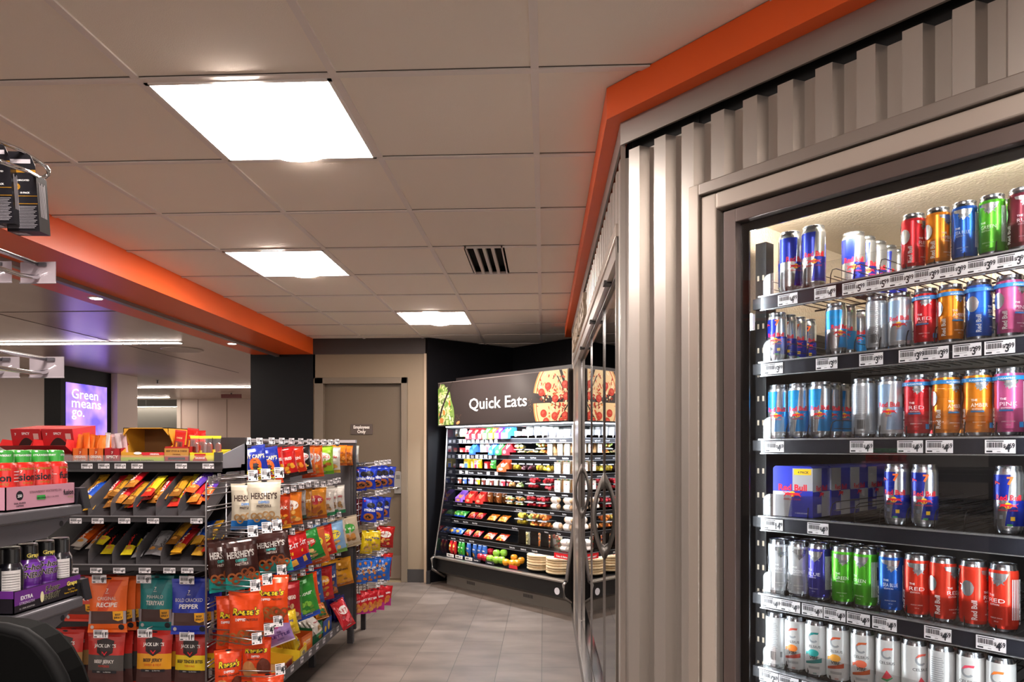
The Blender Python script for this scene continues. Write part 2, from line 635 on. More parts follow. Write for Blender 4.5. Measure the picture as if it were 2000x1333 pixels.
# door
DOORC = M('#5b4d3d', .5, name='brown_door_paint')
FRAMEC = M('#6c5f50', .45, name='brown_frame_paint')
d = thing('door_1', None, None, (0, 7.24, 0))
d['kind'] = 'structure'
m = MB()
m.box(-2.40, -.02, 0, -2.31, .12, 2.14, FRAMEC); m.box(-1.485, -.02, 0, -1.42, .12, 2.14, FRAMEC)
m.box(-2.40, -.02, 2.075, -1.42, .12, 2.14, FRAMEC)
m.build('door_frame', d, bev=.004)
m = MB(); m.box(-2.31, .05, .01, -1.485, .1, 2.075, DOORC); m.build('door_leaf', d)
m = MB(); m.box(-2.28, .044, .03, -1.50, .05, .27, M('#75675a', .35, .4)); m.build('kick_plate', d)
m = MB(); m.box(-2.31, -.02, 0, -1.485, .1, .012, M('#9a8a70', .4, .5)); m.build('threshold', d)
sx, _, sz = aty(706, 839, 7.28)
m = MB()
m.box(sx - .115, .042, sz - .055, sx + .115, .05, sz + .055, M('#4c3f38', .5))
decals(m, [('t', 'Employees', sx, sz + .008, .045, '#e9e2da', {'b': .03, 'fit': .17}), ('t', 'Only', sx, sz - .04, .045, '#e9e2da', {'b': .03})], front(.042))
m.build('sign_plate', d)
lx, _, lz = aty(778, 943, 7.28)
m = MB()
m.prism([(lx - .04, lz - .115), (lx + .04, lz - .115), (lx + .042, lz + .1), (lx + .02, lz + .118), (lx - .02, lz + .118), (lx - .042, lz + .1)], .02, .05, M('#a9a49e', .3, .85))
for a in range(3):
    for c in range(3):
        m.box(lx - .02 + a * .014, .016, lz + .04 + c * .014, lx - .01 + a * .014, .02, lz + .05 + c * .014, M('#3a3a3c', .4))
lk = m.build('keypad_lock', d, bev=.003)
m = MB(); m.tube([(lx, .02, lz - .055), (lx, -.02, lz - .055), (lx - .03, -.03, lz - .057), (lx - .11, -.03, lz - .06)], .011, CHROME, 10); m.build('lever_handle', lk)

# black alcove walls round the cold case (45 degrees)
S2 = math.sqrt(.5)


def cw(q, n):
    return ((n + q) * S2, (n - q) * S2)


def wall_seg(mb, a, b, z0, z1, th, mat):
    """vertical slab from a to b, thickness th to the left of a->b"""
    d = Vector((b[0] - a[0], b[1] - a[1])).normalized()
    nn = Vector((-d.y, d.x)) * th
    vs = [(a[0], a[1]), (b[0], b[1]), (b[0] + nn.x, b[1] + nn.y), (a[0] + nn.x, a[1] + nn.y)]
    mb.add([(x, y, z0) for x, y in vs] + [(x, y, z1) for x, y in vs], [(0, 1, 2, 3)[::-1], (4, 5, 6, 7), (0, 1, 5, 4), (1, 2, 6, 5), (2, 3, 7, 6), (3, 0, 4, 7)], mat)


m = MB()
wall_seg(m, (-1.20, 7.20), (-.30, 8.02), 0, CE, .1, NAVY)
struct(m.build('wall_alcove_left'))
m = MB()
wall_seg(m, (-.36, 7.98), (1.8, 5.7), 0, CE, .1, NAVY)
struct(m.build('wall_alcove_back'))
m = MB(); m.box(-1.21, 7.15, 0, -1.17, 7.26, .13, M('#1c1a1c', .5)); struct(m.build('baseboard_alcove'))

m = MB(); m.box(-2.6, -5.1, 0, 3.5, -5.0, CE, M('#5a4a40', .6)); struct(m.build('wall_added_behind_viewer'))  # unseen dark wall added to give the ribbed cladding darker reflections
# side room -------------------------------------------------------
m = MB(); m.box(-13, 9.35, 0, -5.9, 9.5, 2.39, M('#ded0c8', .55)); struct(m.build('wall_side_room'))
m = MB(); m.box(-12.7, -6, 0, -12.5, 9.4, 2.39, M('#c9bdb6', .55)); struct(m.build('wall_side_added'))  # unseen wall added to keep world light out of the door glass
m = MB(); m.box(-5.98, 9.04, 0, -5.66, 9.5, 2.39, PINKW); struct(m.build('wall_side_return'))
m = MB(); m.box(-7.42, 13.9, 0, -3.0, 14.1, 2.39, PINKW)
pn = struct(m.build('wall_panelled'))
m = MB()
for xx in (-7.02, -6.42):
    m.box(xx - .004, 13.895, 0, xx + .004, 13.9, 2.39, M('#7a6a60', .7))
m.box(-7.45, 13.88, 0, -7.37, 13.9, 2.39, M('#cbbdb2', .4)); m.build('panel_joint', pn)
m = MB(); m.box(-13, 19, 0, -3, 19.2, 2.7, M('#4c4c46', .5)); struct(m.build('wall_kitchen'))
m = MB(); m.box(-7.46, 14.0, 0, -7.40, 19, 2.7, M('#8a847c', .5)); struct(m.build('wall_kitchen_side'))
t = thing('menu_display', 'tall black panel with a purple screen reading Green means go', 'display', (-5.74, 8.54, 0))
m = MB(); m.box(-.2, -.485, .0, 0, .49, 2.389, M('#08080a', .5, spec=.15)); m.build('panel', t, bev=.004)
sm = bpy.data.materials.new('purple_screen'); sm.use_nodes = True
nt = sm.node_tree; p = nt.nodes['Principled BSDF']
tc = nt.nodes.new('ShaderNodeTexCoord'); n1 = nt.nodes.new('ShaderNodeTexNoise'); n1.inputs['Scale'].default_value = 3
rp = nt.nodes.new('ShaderNodeValToRGB'); rp.color_ramp.elements[0].color = lin('#5a48d8'); rp.color_ramp.elements[1].color = lin('#b48af0')
rp.color_ramp.elements[0].position = .35; rp.color_ramp.elements[1].position = .7
nt.links.new(tc.outputs['Object'], n1.inputs['Vector']); nt.links.new(n1.outputs[0], rp.inputs[0])
nt.links.new(rp.outputs[0], p.inputs['Emission Color']); p.inputs['Emission Strength'].default_value = 1.45
nt.links.new(rp.outputs[0], p.inputs['Base Color'])
m = MB(); m.box(0, -.39, 1.2, .008, .39, 2.195, sm)
fx = lambda a, b, e: (.008 + e, a, b)
decals(m, [('t', 'Green', -.045, 2.01, .17, M('#ffffff', .5, emit=1.7), {'b': .0, 'fit': .5}), ('t', 'means', -.015, 1.9, .17, M('#ffffff', .5, emit=1.7), {'b': .0, 'fit': .56}), ('t', 'go.', -.18, 1.79, .17, M('#ffffff', .5, emit=1.7), {'b': .0, 'fit': .23})], fx, None, .001)
m.build('screen', t)
# kitchen things
t = thing('extractor_hood', 'sloping steel extractor hood in the far kitchen opening', 'extractor hood', (-9.0, 17.0, 0))
m = MB(); m.prism([(-1.5, 1.75), (.9, 1.75), (.2, 2.65), (-.9, 2.65)], -.5, .6, M('#5a5852', .35, .5)); m.build('canopy', t)
m = MB(); m.box(-1.5, -.52, 1.70, .9, -.5, 1.78, M('#d0ccc4', .3, .8)); m.build('rim', t)
t = thing('kitchen_counter', 'dark kitchen counter with orange front under the hood', 'counter', (-8.6, 16.2, 0))
m = MB(); m.box(-1.6, -.3, 0, 1.1, .4, 1.45, M('#3a3634', .5)); m.build('body', t)
m = MB(); m.box(-.2, -.32, 1.35, 1.1, -.3, 1.62, M('#8a3418', .5)); m.build('front_panel', t)
t = tag(MB().lathe([(.13, -.25), (.13, 1.4), (.16, 1.75), (.165, 1.75), (.165, 1.95)], M('#b8b4ac', .25, .9), 24).build('steel_canister', loc=(-8.35, 12.4, .25)), 'steel canister seen just right of the screen panel', 'canister')
t = thing('exit_sign', 'small dark red exit sign on the side room ceiling', 'sign', (-5.6, 12.3, 2.386))
m = MB(); m.box(-.18, -.02, -.09, .18, .02, -.02, M('#5a1410', .5)); m.build('sign_body', t)
m = MB(); m.box(-.01, -.01, -.02, .01, .01, 0, BLACK); m.build('stem', t)
t = thing('sprinkler', 'small sprinkler head on the side room ceiling', 'sprinkler', (-5.6, 9.9, 2.386))
m = MB(); m.lathe([(.03, -.05), (.008, -.045), (.008, -.01), (.03, 0)], DKWIRE, 12); m.build('head', t)
tag(MB().lathe([(.19, 0), (.2, .006)], M('#b7aaa0', .4), 32).build('ceiling_speaker', loc=(-3.62, 6.85, 2.382)), 'round flush speaker in the side ceiling beside the beam', 'speaker')

# ================================================================= METAL CLAD COOLER WALLS
C0 = (.25, 2.26)
ANG = math.radians(41.8)
DV = (math.sin(ANG), -math.cos(ANG)); NV = (math.cos(ANG), math.sin(ANG))
NROT = math.atan2(DV[1], DV[0])
FROT = -PI / 2


def npt(px, py, off=0):
    """pixel -> (s, z) on the near cooler face moved off metres inwards"""
    return onl(px, py, (C0[0] + NV[0] * off, C0[1] + NV[1] * off), DV)


def frame_at(name, rot):
    o = bpy.data.objects.new(name, None)
    return o


CLAD = M('#bfb9b3', .34, .75, noise=.05, scale=6, stretch=(1, 1, .1), name='brushed_cladding')
FASC = M('#a39c97', .4, .7, name='fascia_metal')
FRM = M('#bdb2a8', .32, .6, name='door_frame_metal')
BRONZE = M('#6f625f', .35, .55, name='bronze_anodised')


def ribs(mb, s0, s1, z0, z1, phase, mat=CLAD, h=.034):
    """box rib sheet between s0 and s1; front faces at y=0, valleys at y=h"""
    P = .102
    pts = []
    k = math.floor((s0 - phase) / P) - 1
    while phase + k * P < s1 + P:
        b = phase + k * P
        pts += [(b, 0), (b + .043, 0), (b + .056, h), (b + .089, h)]
        k += 1
    out = []
    for i in range(len(pts) - 1):
        a, b = pts[i], pts[i + 1]
        if b[0] <= s0 or a[0] >= s1: continue
        def at(s):
            t = (s - a[0]) / (b[0] - a[0]); return (s, a[1] + (b[1] - a[1]) * t)
        a2 = at(max(a[0], s0)); b2 = at(min(b[0], s1))
        if not out: out.append(a2)
        out.append(b2)
    vs = [(x, y, z0) for x, y in out] + [(x, y, z1) for x, y in out]
    n = len(out)
    mb.add(vs, [(i, i + 1, i + 1 + n, i + n) for i in range(n - 1)], mat)


TOPR = 2.352
L = (C0[0], C0[1], 0)
m = MB()
ribs(m, 0.004, .268, 0, TOPR, .031); ribs(m, .268, 2.3, 2.16, TOPR, .031); ribs(m, 1.24, 2.3, 0, 2.16, .031)
near = struct(m.build('wall_cooler_near', loc=L, rotz=NROT))
m = MB()
m.box(-.0, .04, 2.08, 2.3, .06, CE, M('#121213', .8)); m.box(-.0, .036, 0, .27, .045, CE, M('#121213', .8)); m.box(1.24, .04, 0, 2.3, .06, CE, M('#121213', .8))
m.build('backing', near)
m = MB(); m.box(-.002, -.004, 2.377, 2.3, .004, 2.449, FASC); m.build('fascia', near)
m = MB()
m.box(0, .0, 2.449, 2.3, .06, CE, M('#3a3533', .8)); m.build('gap_filler', near)
m = MB()
ribs(m, -3.95, -.004, 2.16, TOPR, -.09); ribs(m, -3.95, -3.62, 0, 2.16, -.09); ribs(m, -.12, -.002, 0, 2.16, -.09)
far = struct(m.build('wall_cooler_far', loc=L, rotz=FROT))
m = MB(); m.box(-3.95, .036, 2.08, 0, .05, CE, M('#121213', .8)); m.box(-3.95, .036, 0, -3.6, .05, CE, M('#121213', .8)); m.box(-3.97, 0, 0, -3.95, .5, CE, FASC); m.build('backing', far)
m = MB(); m.box(-3.96, -.004, 2.377, .002, .004, 2.449, FASC); m.build('fascia', far)
m = MB(); m.box(-.003, -.003, 0, .003, .012, 2.377, M('#cfcac6', .25, .9)); m.build('corner_bead', far)
m = MB(); m.box(-3.95, -.02, .0, -.05, .03, .11, M('#77716c', .35, .7)); m.box(-3.95, -.026, .11, -.05, .03, .125, CHROME); m.build('kick_rail', far)
tx = MB()
decals(tx, [('t', 'BEVERAGES', -2.65, 2.185, .2, M('#cdbba4', .45), {'b': .03, 'fit': 1.6})], lambda a, b, e: (a, -.018, b))
vv = list(tx.v); ff = list(tx.f)
n = len(vv)
lt = MB(); lt.add(vv, ff, M('#cdbba4', .45)); lt.add([(x, .002, z) for x, y, z in vv], ff, M('#cdbba4', .45))
edges = {}
for f_ in ff:
    for i in range(len(f_)):
        e_ = tuple(sorted((f_[i - 1], f_[i]))); edges[e_] = edges.get(e_, 0) + 1
lt.add([v_ for v_ in vv] + [(x, .002, z) for x, y, z in vv], [(a, b, b + n, a + n) for (a, b), c_ in edges.items() if c_ == 1], M('#cdbba4', .45))
lt.build('raised_letters', far)

# orange cornice that follows both walls
m = MB()
ox = .055
c1 = (C0[0] - .05, C0[1] - .026)
d_far = (c1[0], 6.62)
c2 = (c1[0] + DV[0] * 2.4, c1[1] + DV[1] * 2.4)
pr = [d_far, c1, c2]
inn = [(.42, 6.62), (.42, 2.36), (c2[0] + NV[0] * .2, c2[1] + NV[1] * .2)]
zb, zt = 2.449, CE + .004
vs = [(x, y, z) for x, y in pr + inn for z in (zb, zt)]
m.add(vs, [(0, 2, 3, 1), (2, 4, 5, 3), (0, 6, 8, 2), (2, 8, 10, 4), (0, 1, 7, 6), (6, 7, 9, 8), (8, 9, 11, 10), (4, 10, 11, 5)], ORANGE)
struct(m.build('trim_2'))


def bow_handle(parent, x, mat):
    """bow shaped pull standing off the door in the local -y direction"""
    m = MB()
    z0, z1, n = .885, 1.29, 24
    outer = []; inner = []
    for i in range(n + 1):
        t = i / n
        o_ = .056 * math.sin(PI * t) ** .85
        outer.append((o_, z0 + (z1 - z0) * t))
    for i in range(n + 1):
        t = .17 + .66 * i / n
        o_ = .056 * math.sin(PI * t) ** .85 - .018
        if i in (0, n): o_ = .0
        inner.append((max(0, o_), z0 + (z1 - z0) * t))
    # loft outer to inner as a strip solid
    th = .011
    N = n + 1
    vs = []
    for o_, z in outer: vs += [(x - th * .5, -o_ + .028, z), (x + th * .5, -o_ + .028, z)]
    for o_, z in inner: vs += [(x - th, -o_ + .03, z), (x + th, -o_ + .03, z)]
    fs = []
    for i in range(n):
        a = 2 * i; b = 2 * N + 2 * i
        fs += [(a, a + 1, a + 3, a + 2), (b, b + 2, b + 3, b + 1), (a, a + 2, b + 2, b), (a + 1, b + 1, b + 3, a + 3)]
    m.add(vs, fs, mat, True)
    return m.build('handle', parent)


def frame_rect(mb, x0, x1, z0, z1, wd, y0, y1, mat):
    mb.box(x0, y0, z0, x0 + wd, y1, z1, mat); mb.box(x1 - wd, y0, z0, x1, y1, z1, mat)
    mb.box(x0 + wd, y0, z1 - wd, x1 - wd, y1, z1, mat); mb.box(x0 + wd, y0, z0, x1 - wd, y1, z0 + wd, mat)


# far bank of glass doors ------------------------------------------
fr = struct(MB().box(-3.62, -.008, 2.12, -.12, .03, 2.165, FRM).build('trim_3', loc=L, rotz=FROT, bev=.003))
m = MB()
m.box(-3.62, .0, 2.065, -.12, .035, 2.12, M('#cfc9c5', .3, .8)); m.box(-3.62, -.006, 0.12, -3.50, .035, 2.12, FRM); m.box(-3.5, .005, .12, -2.93, .035, 2.08, M('#a8a19b', .3, .8))
m.box(-.14, -.006, .12, -.12, .035, 2.12, M('#8d8782', .3, .8))
m.build('jamb', fr)
m = MB(); m.box(-2.93, .06, .1, -.14, .08, 2.07, M('#0b0b0c', .6)); m.build('dark_interior', fr)
for i, (a, b, hx_, lb) in enumerate(((-2.93, -1.85, -2.86, 'farthest glass cooler door with a bow handle, beside the cold food case'),
                                     (-1.85, -.99, None, 'middle glass cooler door of the far bank, no handle in view'),
                                     (-.99, -.14, -.98, 'near glass cooler door of the far bank, beside the corrugated corner'))):
    t = thing('cooler_door', lb, 'cooler door', L, FROT)
    m = MB(); m.box(a + .003, .03, .13, b - .003, .036, 2.064, DARKGLASS); m.build('glass_pane', t)
    m = MB()
    m.box(a + .0, .024, .13, a + .004, .034, 2.064, CHROME); m.box(b - .004, .024, .13, b, .034, 2.064, M('#8d8782', .3, .8)); m.box(a, .02, 2.05, b, .034, 2.066, M('#55504c', .4, .5))
    m.build('edge_trim', t)
    if hx_ is not None: bow_handle(t, hx_, M('#8b8681', .32, .85))
    m = MB(); m.box((a + b) / 2 - .03, -.01, 2.058, (a + b) / 2 + .03, .02, 2.072, M('#2a2828', .5)); m.build('latch', t)

# near door -------------------------------------------------------------
DX0, DX1 = .375, 1.135
fo = MB()
A, B_ = .268, 1.24
fo.box(A, -.012, .02, A + .035, .03, 2.162, FRM); fo.box(B_ - .035, -.012, .02, B_, .03, 2.162, FRM); fo.box(A + .035, -.012, 2.128, B_ - .035, .03, 2.162, M('#a59d97', .35, .75))
fo = struct(fo.build('trim_4', loc=L, rotz=NROT, bev=.003))
m = MB()
m.box(A + .038, -.004, .02, A + .088, .05, 2.124, M('#cdc2b8', .3, .45)); m.box(B_ - .088, -.004, .02, B_ - .038, .05, 2.124, M('#cdc2b8', .3, .45)); m.box(A + .088, -.004, 2.078, B_ - .088, .05, 2.124, M('#cdc2b8', .3, .45))
m.build('inner_frame', fo, bev=.004)
m = MB()
m.box(A + .088, .03, .02, DX0 + .02, .09, 2.078, M('#161517', .4)); m.box(DX1 - .02, .03, .02, B_ - .088, .09, 2.078, M('#161517', .4)); m.box(A + .088, .03, 2.045, B_ - .088, .09, 2.078, M('#161517', .4))
m.build('gasket_channel', fo)
nd = thing('cooler_door', 'open-view glass door with bronze frame in front of the energy drink shelves', 'cooler door', L, NROT)
m = MB(); frame_rect(m, DX0, DX1, .08, 2.066, .038, .004, .04, BRONZE); m.build('door_frame', nd, bev=.002)
m = MB(); frame_rect(m, DX0 + .038, DX1 - .038, .118, 2.028, .026, .03, .036, M('#0d0d0f', .3)); m.build('black_border', nd)
m = MB(); m.add([(DX0 + .038, .022, .118), (DX1 - .038, .022, .118), (DX1 - .038, .022, 2.028), (DX0 + .038, .022, 2.028)], [(0, 1, 2, 3)], GLASS); m.build('glass_pane', nd)
hb_ = bow_handle(nd, DX1 - .022, BRONZE); hb_.location = (0, -.026, 0)

# cooler cabinet interior --------------------------------------------------
EMB = M('#cfc2b0', .38, .55, bump=1.0, bscale=130, name='embossed_liner')
m = MB()
m.box(.34, .1, 2.075, 1.9, 1.0, 2.09, EMB); m.box(.34, .96, .05, 1.9, .98, 2.075, EMB); m.box(.34, .1, 1.78, .36, .96, 2.075, EMB); m.box(1.88, .1, .05, 1.9, .96, 2.075, EMB)
m.box(.34, .1, .03, 1.9, 1.0, .05, EMB)
cab = struct(m.build('wall_cooler_interior', loc=L, rotz=NROT))
m = MB(); m.box(1.76, .3, 1.93, 1.84, .5, 1.99, M('#d9d0c4', .5)); m.build('bracket', cab)
m = MB(); m.box(.36, .8, .05, 1.5, .82, 1.8, M('#17161a', .5)); m.box(.345, .1, .05, .36, .82, 1.78, M('#17161a', .5)); m.build('unlit_storage_sheet', cab)  # dark sheets standing in for the unlit storage behind the shelves
# lights of the case: led strips behind the door frame
for xx, lb in ((.396, 'left'), (1.112, 'right')):
    t = thing('led_or_fill_strip', 'thin upright white light strip at the %s inner edge of the near door' % lb, 'light', L, NROT)
    m = MB(); m.box(xx, .05, .1, xx + .008, .075, 2.03, M('#e8f0f0', .4, emit=6)); m.build('diffuser', t)
    q = MB(); q.box(xx - .008, .045, 1.74, xx + .018, .1, 1.785, M('#f4f4f6', .4)); q.build('clip', t)


def nw(s, y, z=0):
    return (C0[0] + DV[0] * s + NV[0] * y, C0[1] + DV[1] * s + NV[1] * y, z)


area('left_strip_light', nw(.415, .085, 1.2), (PI / 2, 0, NROT - math.radians(42) + PI), .03, 1.7, 16, (.95, .98, 1.0))
area('right_strip_light', nw(1.10, .085, 1.2), (PI / 2, 0, NROT + math.radians(42) + PI), .03, 1.7, 13, (.95, .98, 1.0))
area('top_strip_light', nw(.78, .13, 2.052), (math.radians(100), 0, NROT), .7, .02, 9, (1.0, .92, .8))

for xx, lb in ((.385, 'left'), (1.075, 'right')):
    t = thing('shelf_upright', 'black slotted steel upright holding the cooler shelves, %s side' % lb, 'upright', L, NROT)
    m = MB(); m.box(xx, .15, .06, xx + .034, .19, 2.0, M('#1c1a1c', .35, .4))
    for k in range(26):
        for dx in (.006, .022):
            m.box(xx + dx, .1492, .14 + k * .07, xx + dx + .006, .15, .155 + k * .07, M('#b9aa98', .6))
    m.build('post', t, bev=.001)

SHZ = [1.832, 1.645, 1.426, 1.208, .988, .778]
SHN = ['top', 'second', 'third', 'fourth', 'fifth', 'sixth']
LBL = [
    [(1538, '4', '99'), (1611, '4', '99'), (1667, '5', '99'), (1713, '5', '99'), (1760, '3', '99'), (1809, '3', '99'), (1860, '3', '99'), (1916, '3', '99'), (1975, '3', '99')],
    [(1510, '3', '99'), (1614, '3', '99'), (1701, '3', '99'), (1780, '3', '99'), (1826, '3', '99'), (1888, '3', '99'), (1952, '3', '99')],
    [(1512, '4', '69'), (1682, '4', '69'), (1777, '4', '69'), (1834, '4', '69'), (1953, '4', '69')],
    [(1510, '14', '99'), (1597, '4', '69')],
    [(1506, '4', '69'), (1543, '4', '69'), (1586, '4', '69'), (1629.5, '4', '69'), (1676, '4', '69'), (1727, '4', '69'), (1831, '4', '69'), (1935, '4', '69')],
    [(1501, '2', '69'), (1540, '2', '69'), (1586, '2', '69'), (1630, '2', '69'), (1720, '2', '69'), (1830, '2', '69')]]
RX0, RX1 = .425, 1.07
LANES = [.430 + .0625 * k for k in range(11)]
for i, z in enumerate(SHZ):
    t = thing('cooler_shelf', '%s wire shelf of the energy drink cooler with its price rail' % SHN[i], 'shelf', (L[0], L[1], z), NROT, 'shelves of the energy drink cooler')
    m = MB(); m.box(RX0, .112, -.036, RX1, .122, 0.002, M('#23232a', .25, .3)); m.box(RX0 - .006, .108, -.0, RX1, .132, .004, M('#b5b8bd', .25, .8)); m.box(RX0, .108, -.0385, RX1, .122, -.036, M('#b5b8bd', .25, .8)); m.build('price_rail', t)
    m = MB()
    for k in range(22):
        xx = RX0 + .01 + k * .0295
        m.tube([(xx, .13, .003), (xx, .72, .012)], .0017, DKWIRE, 5)
    for yy in (.14, .42, .71): m.tube([(RX0, yy, .0), (RX1, yy, .0)], .003, DKWIRE, 5)
    m.build('wire_rack', t)
    m = MB()
    for xx in LANES:
        m.tube([(xx, .128, .004), (xx, .131, .03), (xx, .14, .046), (xx, .16, .052), (xx, .70, .058)], .0014, DKWIRE, 5)
        m.tube([(xx, .15, .03), (xx, .70, .036)], .0012, DKWIRE, 5)
    m.build('lane_dividers', t)
    m = MB()
    hh = .066
    pts = [(RX0, .004), (RX1, .004), (RX1, hh)] + [(RX0 + .02 - .02 * math.sin(a), hh - .02 + .02 * math.cos(a)) for a in (0, .4, .8, 1.2, 1.57)]
    m.prism(pts, .1235, .1247, CLEAR); m.build('clear_guard', t)
    for px, a, b in LBL[i]:
        s_, _ = npt(px, 870, .11)
        place('price_label', price_mesh(a, b, .0575, .03), t, (s_, .111, -.0335))
    m = MB(); m.box(RX0 - .03, .12, -.03, RX0 - .004, .2, .0, M('#232226', .4, .3)); m.build('side_bracket', t)

# ---------------------------------------------------------------- drinks cans


def bull(x, y, s, mat, flip=1):
    """small charging bull from a few ovals and wedges"""
    g = lambda a, b: (x + flip * a * s, y + b * s)
    return [('c', x, y, .5 * s, .22 * s, mat), ('c', x + flip * .5 * s, y + .02 * s, .2 * s, .16 * s, mat),
            ('p', [g(-.45, 0), g(-.75, -.4), g(-.6, -.42), g(-.25, -.1)], mat), ('p', [g(.2, -.1), g(.42, -.45), g(.55, -.4), g(.45, -.05)], mat),
            ('p', [g(-.45, .1), g(-.85, .3), g(-.8, .36), g(-.4, .18)], mat)]


SILV = M('#c9ccd2', .22, .85, name='can_silver')
SILVD = M('#aeb2ba', .2, .95, name='can_rim_silver')


def can_mesh(key, r, h, base, items):
    body = base if not isinstance(base, str) else M(base, .26, .55)
    mb = MB()
    prof = [(r * .78, 0), (r * .86, .002), (r * .93, .008), (r, .016), (r, h * .5), (r, h - .017), (r * .965, h - .011), (r * .9, h - .005), (r * .905, h - .001)]
    mb.lathe(prof, body, 36, zmat=lambda z: SILVD if z < .011 or z > h - .012 else body)
    fm_ = lambda a, b, e: ((r + e) * math.sin(a / r), -(r + e) * math.cos(a / r), b)
    decals(mb, items, fm_, (.0028, 0), .0002, .00008)
    body_me = mb.mesh('can_body')
    lid = MB()
    lid.lathe([(r * .905, h - .001), (r * .92, h + .001), (r * .9, h + .002), (r * .86, h + .0005), (r * .84, h - .005), (r * .3, h - .0045)], SILVD, 28)
    T = Matrix.Translation((0, -.004, h - .0035))
    lid.lathe([(.011, 0), (.0115, .0008), (.011, .0014)], M('#9a9da3', .25, .9), 14, T)
    return body_me, lid.mesh('can_lid')


W_ = M('#f4f5f7', .35)
RED = M('#d3182c', .35)
BLUEM = M('#1c2f9e', .25, .5)
YEL = M('#f6c61a', .4)


def d_orig(r, h, blue=BLUEM, red=RED, small='ENERGY DRINK', block=False, rotated=0):
    c = PI * r
    it = []
    for o in (-c, 0, c):
        it += [('p', [(o - .001, h * .5), (o - c * .5, h * .5), (o - c * .5, h - .018), (o + .004, h - .018)], blue),
               ('p', [(o + .001, h * .5), (o + c * .5, h * .5), (o + c * .5, .018), (o - .006, .018)], blue)]
    for o in (0, c):
        it += [('t', 'Red Bull', o, h * .5, h * .115, red, {'b': .03, 'fit': r * 1.75}), ('c', o, h * .42, .007, .007, YEL)]
        it += bull(o - .008, h * .425, .013, red) + bull(o + .008, h * .425, .013, red, -1)
        it += [('t', small, o, h * .34, h * .035, red, {'b': .01})]
        if block:
            it += [('r', o - .016, h * .22, o - .009, h * .28, M('#7a828e', .4)), ('r', o + .004, h * .2, o + .012, h * .26, YEL), ('r', o - .002, h * .12, o + .008, h * .15, M('#3c9a54', .4)),
                   ('t', '7', o + .004, h * .74, h * .15, M('#f06a1e', .4), {'b': .05}), ('t', '7', o - .016, h * .76, h * .1, RED, {'b': .05, 'a': 90})]
    return it


def d_edition(r, h, word, sf=False, silver=True, wcol=W_):
    c = PI * r
    it = []
    for o, wv in ((0, 'THE'), (c, 'THE')):
        if silver:
            it += [('p', [(o - .2 * c, h - .018), (o + .3 * c, h - .018), (o + .24 * c, h * .78), (o + .06 * c, h * .68), (o - .04 * c, h * .8), (o - .17 * c, h * .82)], SILV)]
            it += bull(o + .08 * c, h * .76, .017, M('#8e9299', .3, .7), -1)
        it += [('t', wv, o - .006, h * .53, h * .045, wcol, {'b': .02}), ('t', word, o + .004, h * .44, h * .085, wcol, {'b': -.004, 'fit': r * 1.15}), ('t', 'EDITION', o, h * .395, h * .035, wcol, {'b': .0}),
               ('t', 'Red Bull', o - .3 * c, h * .27, h * .1, wcol, {'b': .03, 'a': 90, 'sx': .9}), ('t', 'ENERGY DRINK', o + .004, h * .2, h * .024, wcol, {'b': 0}), ('t', '355 ml', o + .004, h * .15, h * .022, wcol, {'b': 0})]
    o = c * .5
    for k in range(7):
        it.append(('r', o - .012 + k * .0035, h * .2, o - .0105 + k * .0035, h * .8, M('#e7e9ec', .5)))
    it += [('c', -c * .5, h * .6, .012, .018, SILV)] + bull(-c * .5, h * .62, .018, SILV)
    if sf:
        it += [('r', -c, h - .026, c, h - .017, M('#1e7fc4', .35)), ('t', 'SUGARFREE', 0, h - .0245, .0058, W_, {'b': .02}), ('t', 'SUGARFREE', c, h - .0245, .0058, W_, {'b': .02}), ('r', -.012, h * .36, .012, h * .385, M('#1e7fc4', .35)),
               ('r', o * .5, h * .12, o * .5 + .009, h * .2, M('#2c86cc', .4))]
    return it


def d_back(r, h, code=True):
    it = []
    for k in range(16):
        y = h * .82 - k * .005
        it.append(('r', -.014, y, .010 + (k * 7 % 5) * .001, y + .0012, M('#8c9098', .4)))
    if code:
        it += rnd_bars(-.008, .010, h * .14, h * .3, 5, M('#3a3c40', .5))
    return it


def d_celsius(r, h, c1, c2, fruit=None, word='VIBE'):
    c = PI * r; g = M('#9ba0a8', .35)
    it = []
    for o in (0, c):
        it += [('o', o, h * .71, .0085, .0135, g, {'a0': 100, 'a1': 320}), ('p', [(o - .0125, h * .735), (o - .006, h * .8), (o + .004, h * .81), (o + .014, h * .81), (o + .012, h * .775), (o + .002, h * .775), (o - .005, h * .755)], c1),
               ('t', 'CELSIUS', o, h * .535, h * .062, M('#3c4048', .4), {'b': .01, 'fit': r * 1.3})]
        if fruit == 'melon':
            it += [('p', [(o - .011, h * .3), (o, h * .44), (o + .012, h * .34), (o + .002, h * .29)], M('#e9475a', .4)), ('p', [(o - .012, h * .3), (o + .001, h * .28), (o + .013, h * .335), (o + .013, h * .315), (o + .001, h * .255), (o - .012, h * .28)], M('#3fa56a', .4)),
                   ('t', 'WATERMELON', o, h * .2, h * .025, M('#d94c58', .4)), ]
        elif fruit is None:
            it += [('c', o, h * .44, .014, .01, c2), ('t', word, o, h * .33, h * .075, INK, {'b': .03, 'sh': .2}), ('p', [(o - .022, h * .27), (o + .022, h * .36), (o + .022, h * .28), (o - .022, h * .23)], c1), ('p', [(o - .022, h * .38), (o - .008, h * .44), (o - .01, h * .47), (o - .022, h * .44)], c2)]
        it += [('r', o - .012, h * .16, o + .016, h * .205, M('#b7bac0', .4)), ('r', o - .016, h * .07, o - .012, h * .12, INK), ('t', '200', o + .004, h * .07, h * .04, c1)]
    return it


S84 = (.0265, .135); S12 = (.0288, .149); S16 = (.0305, .169); C12 = (.0285, .151)
_cans = {}


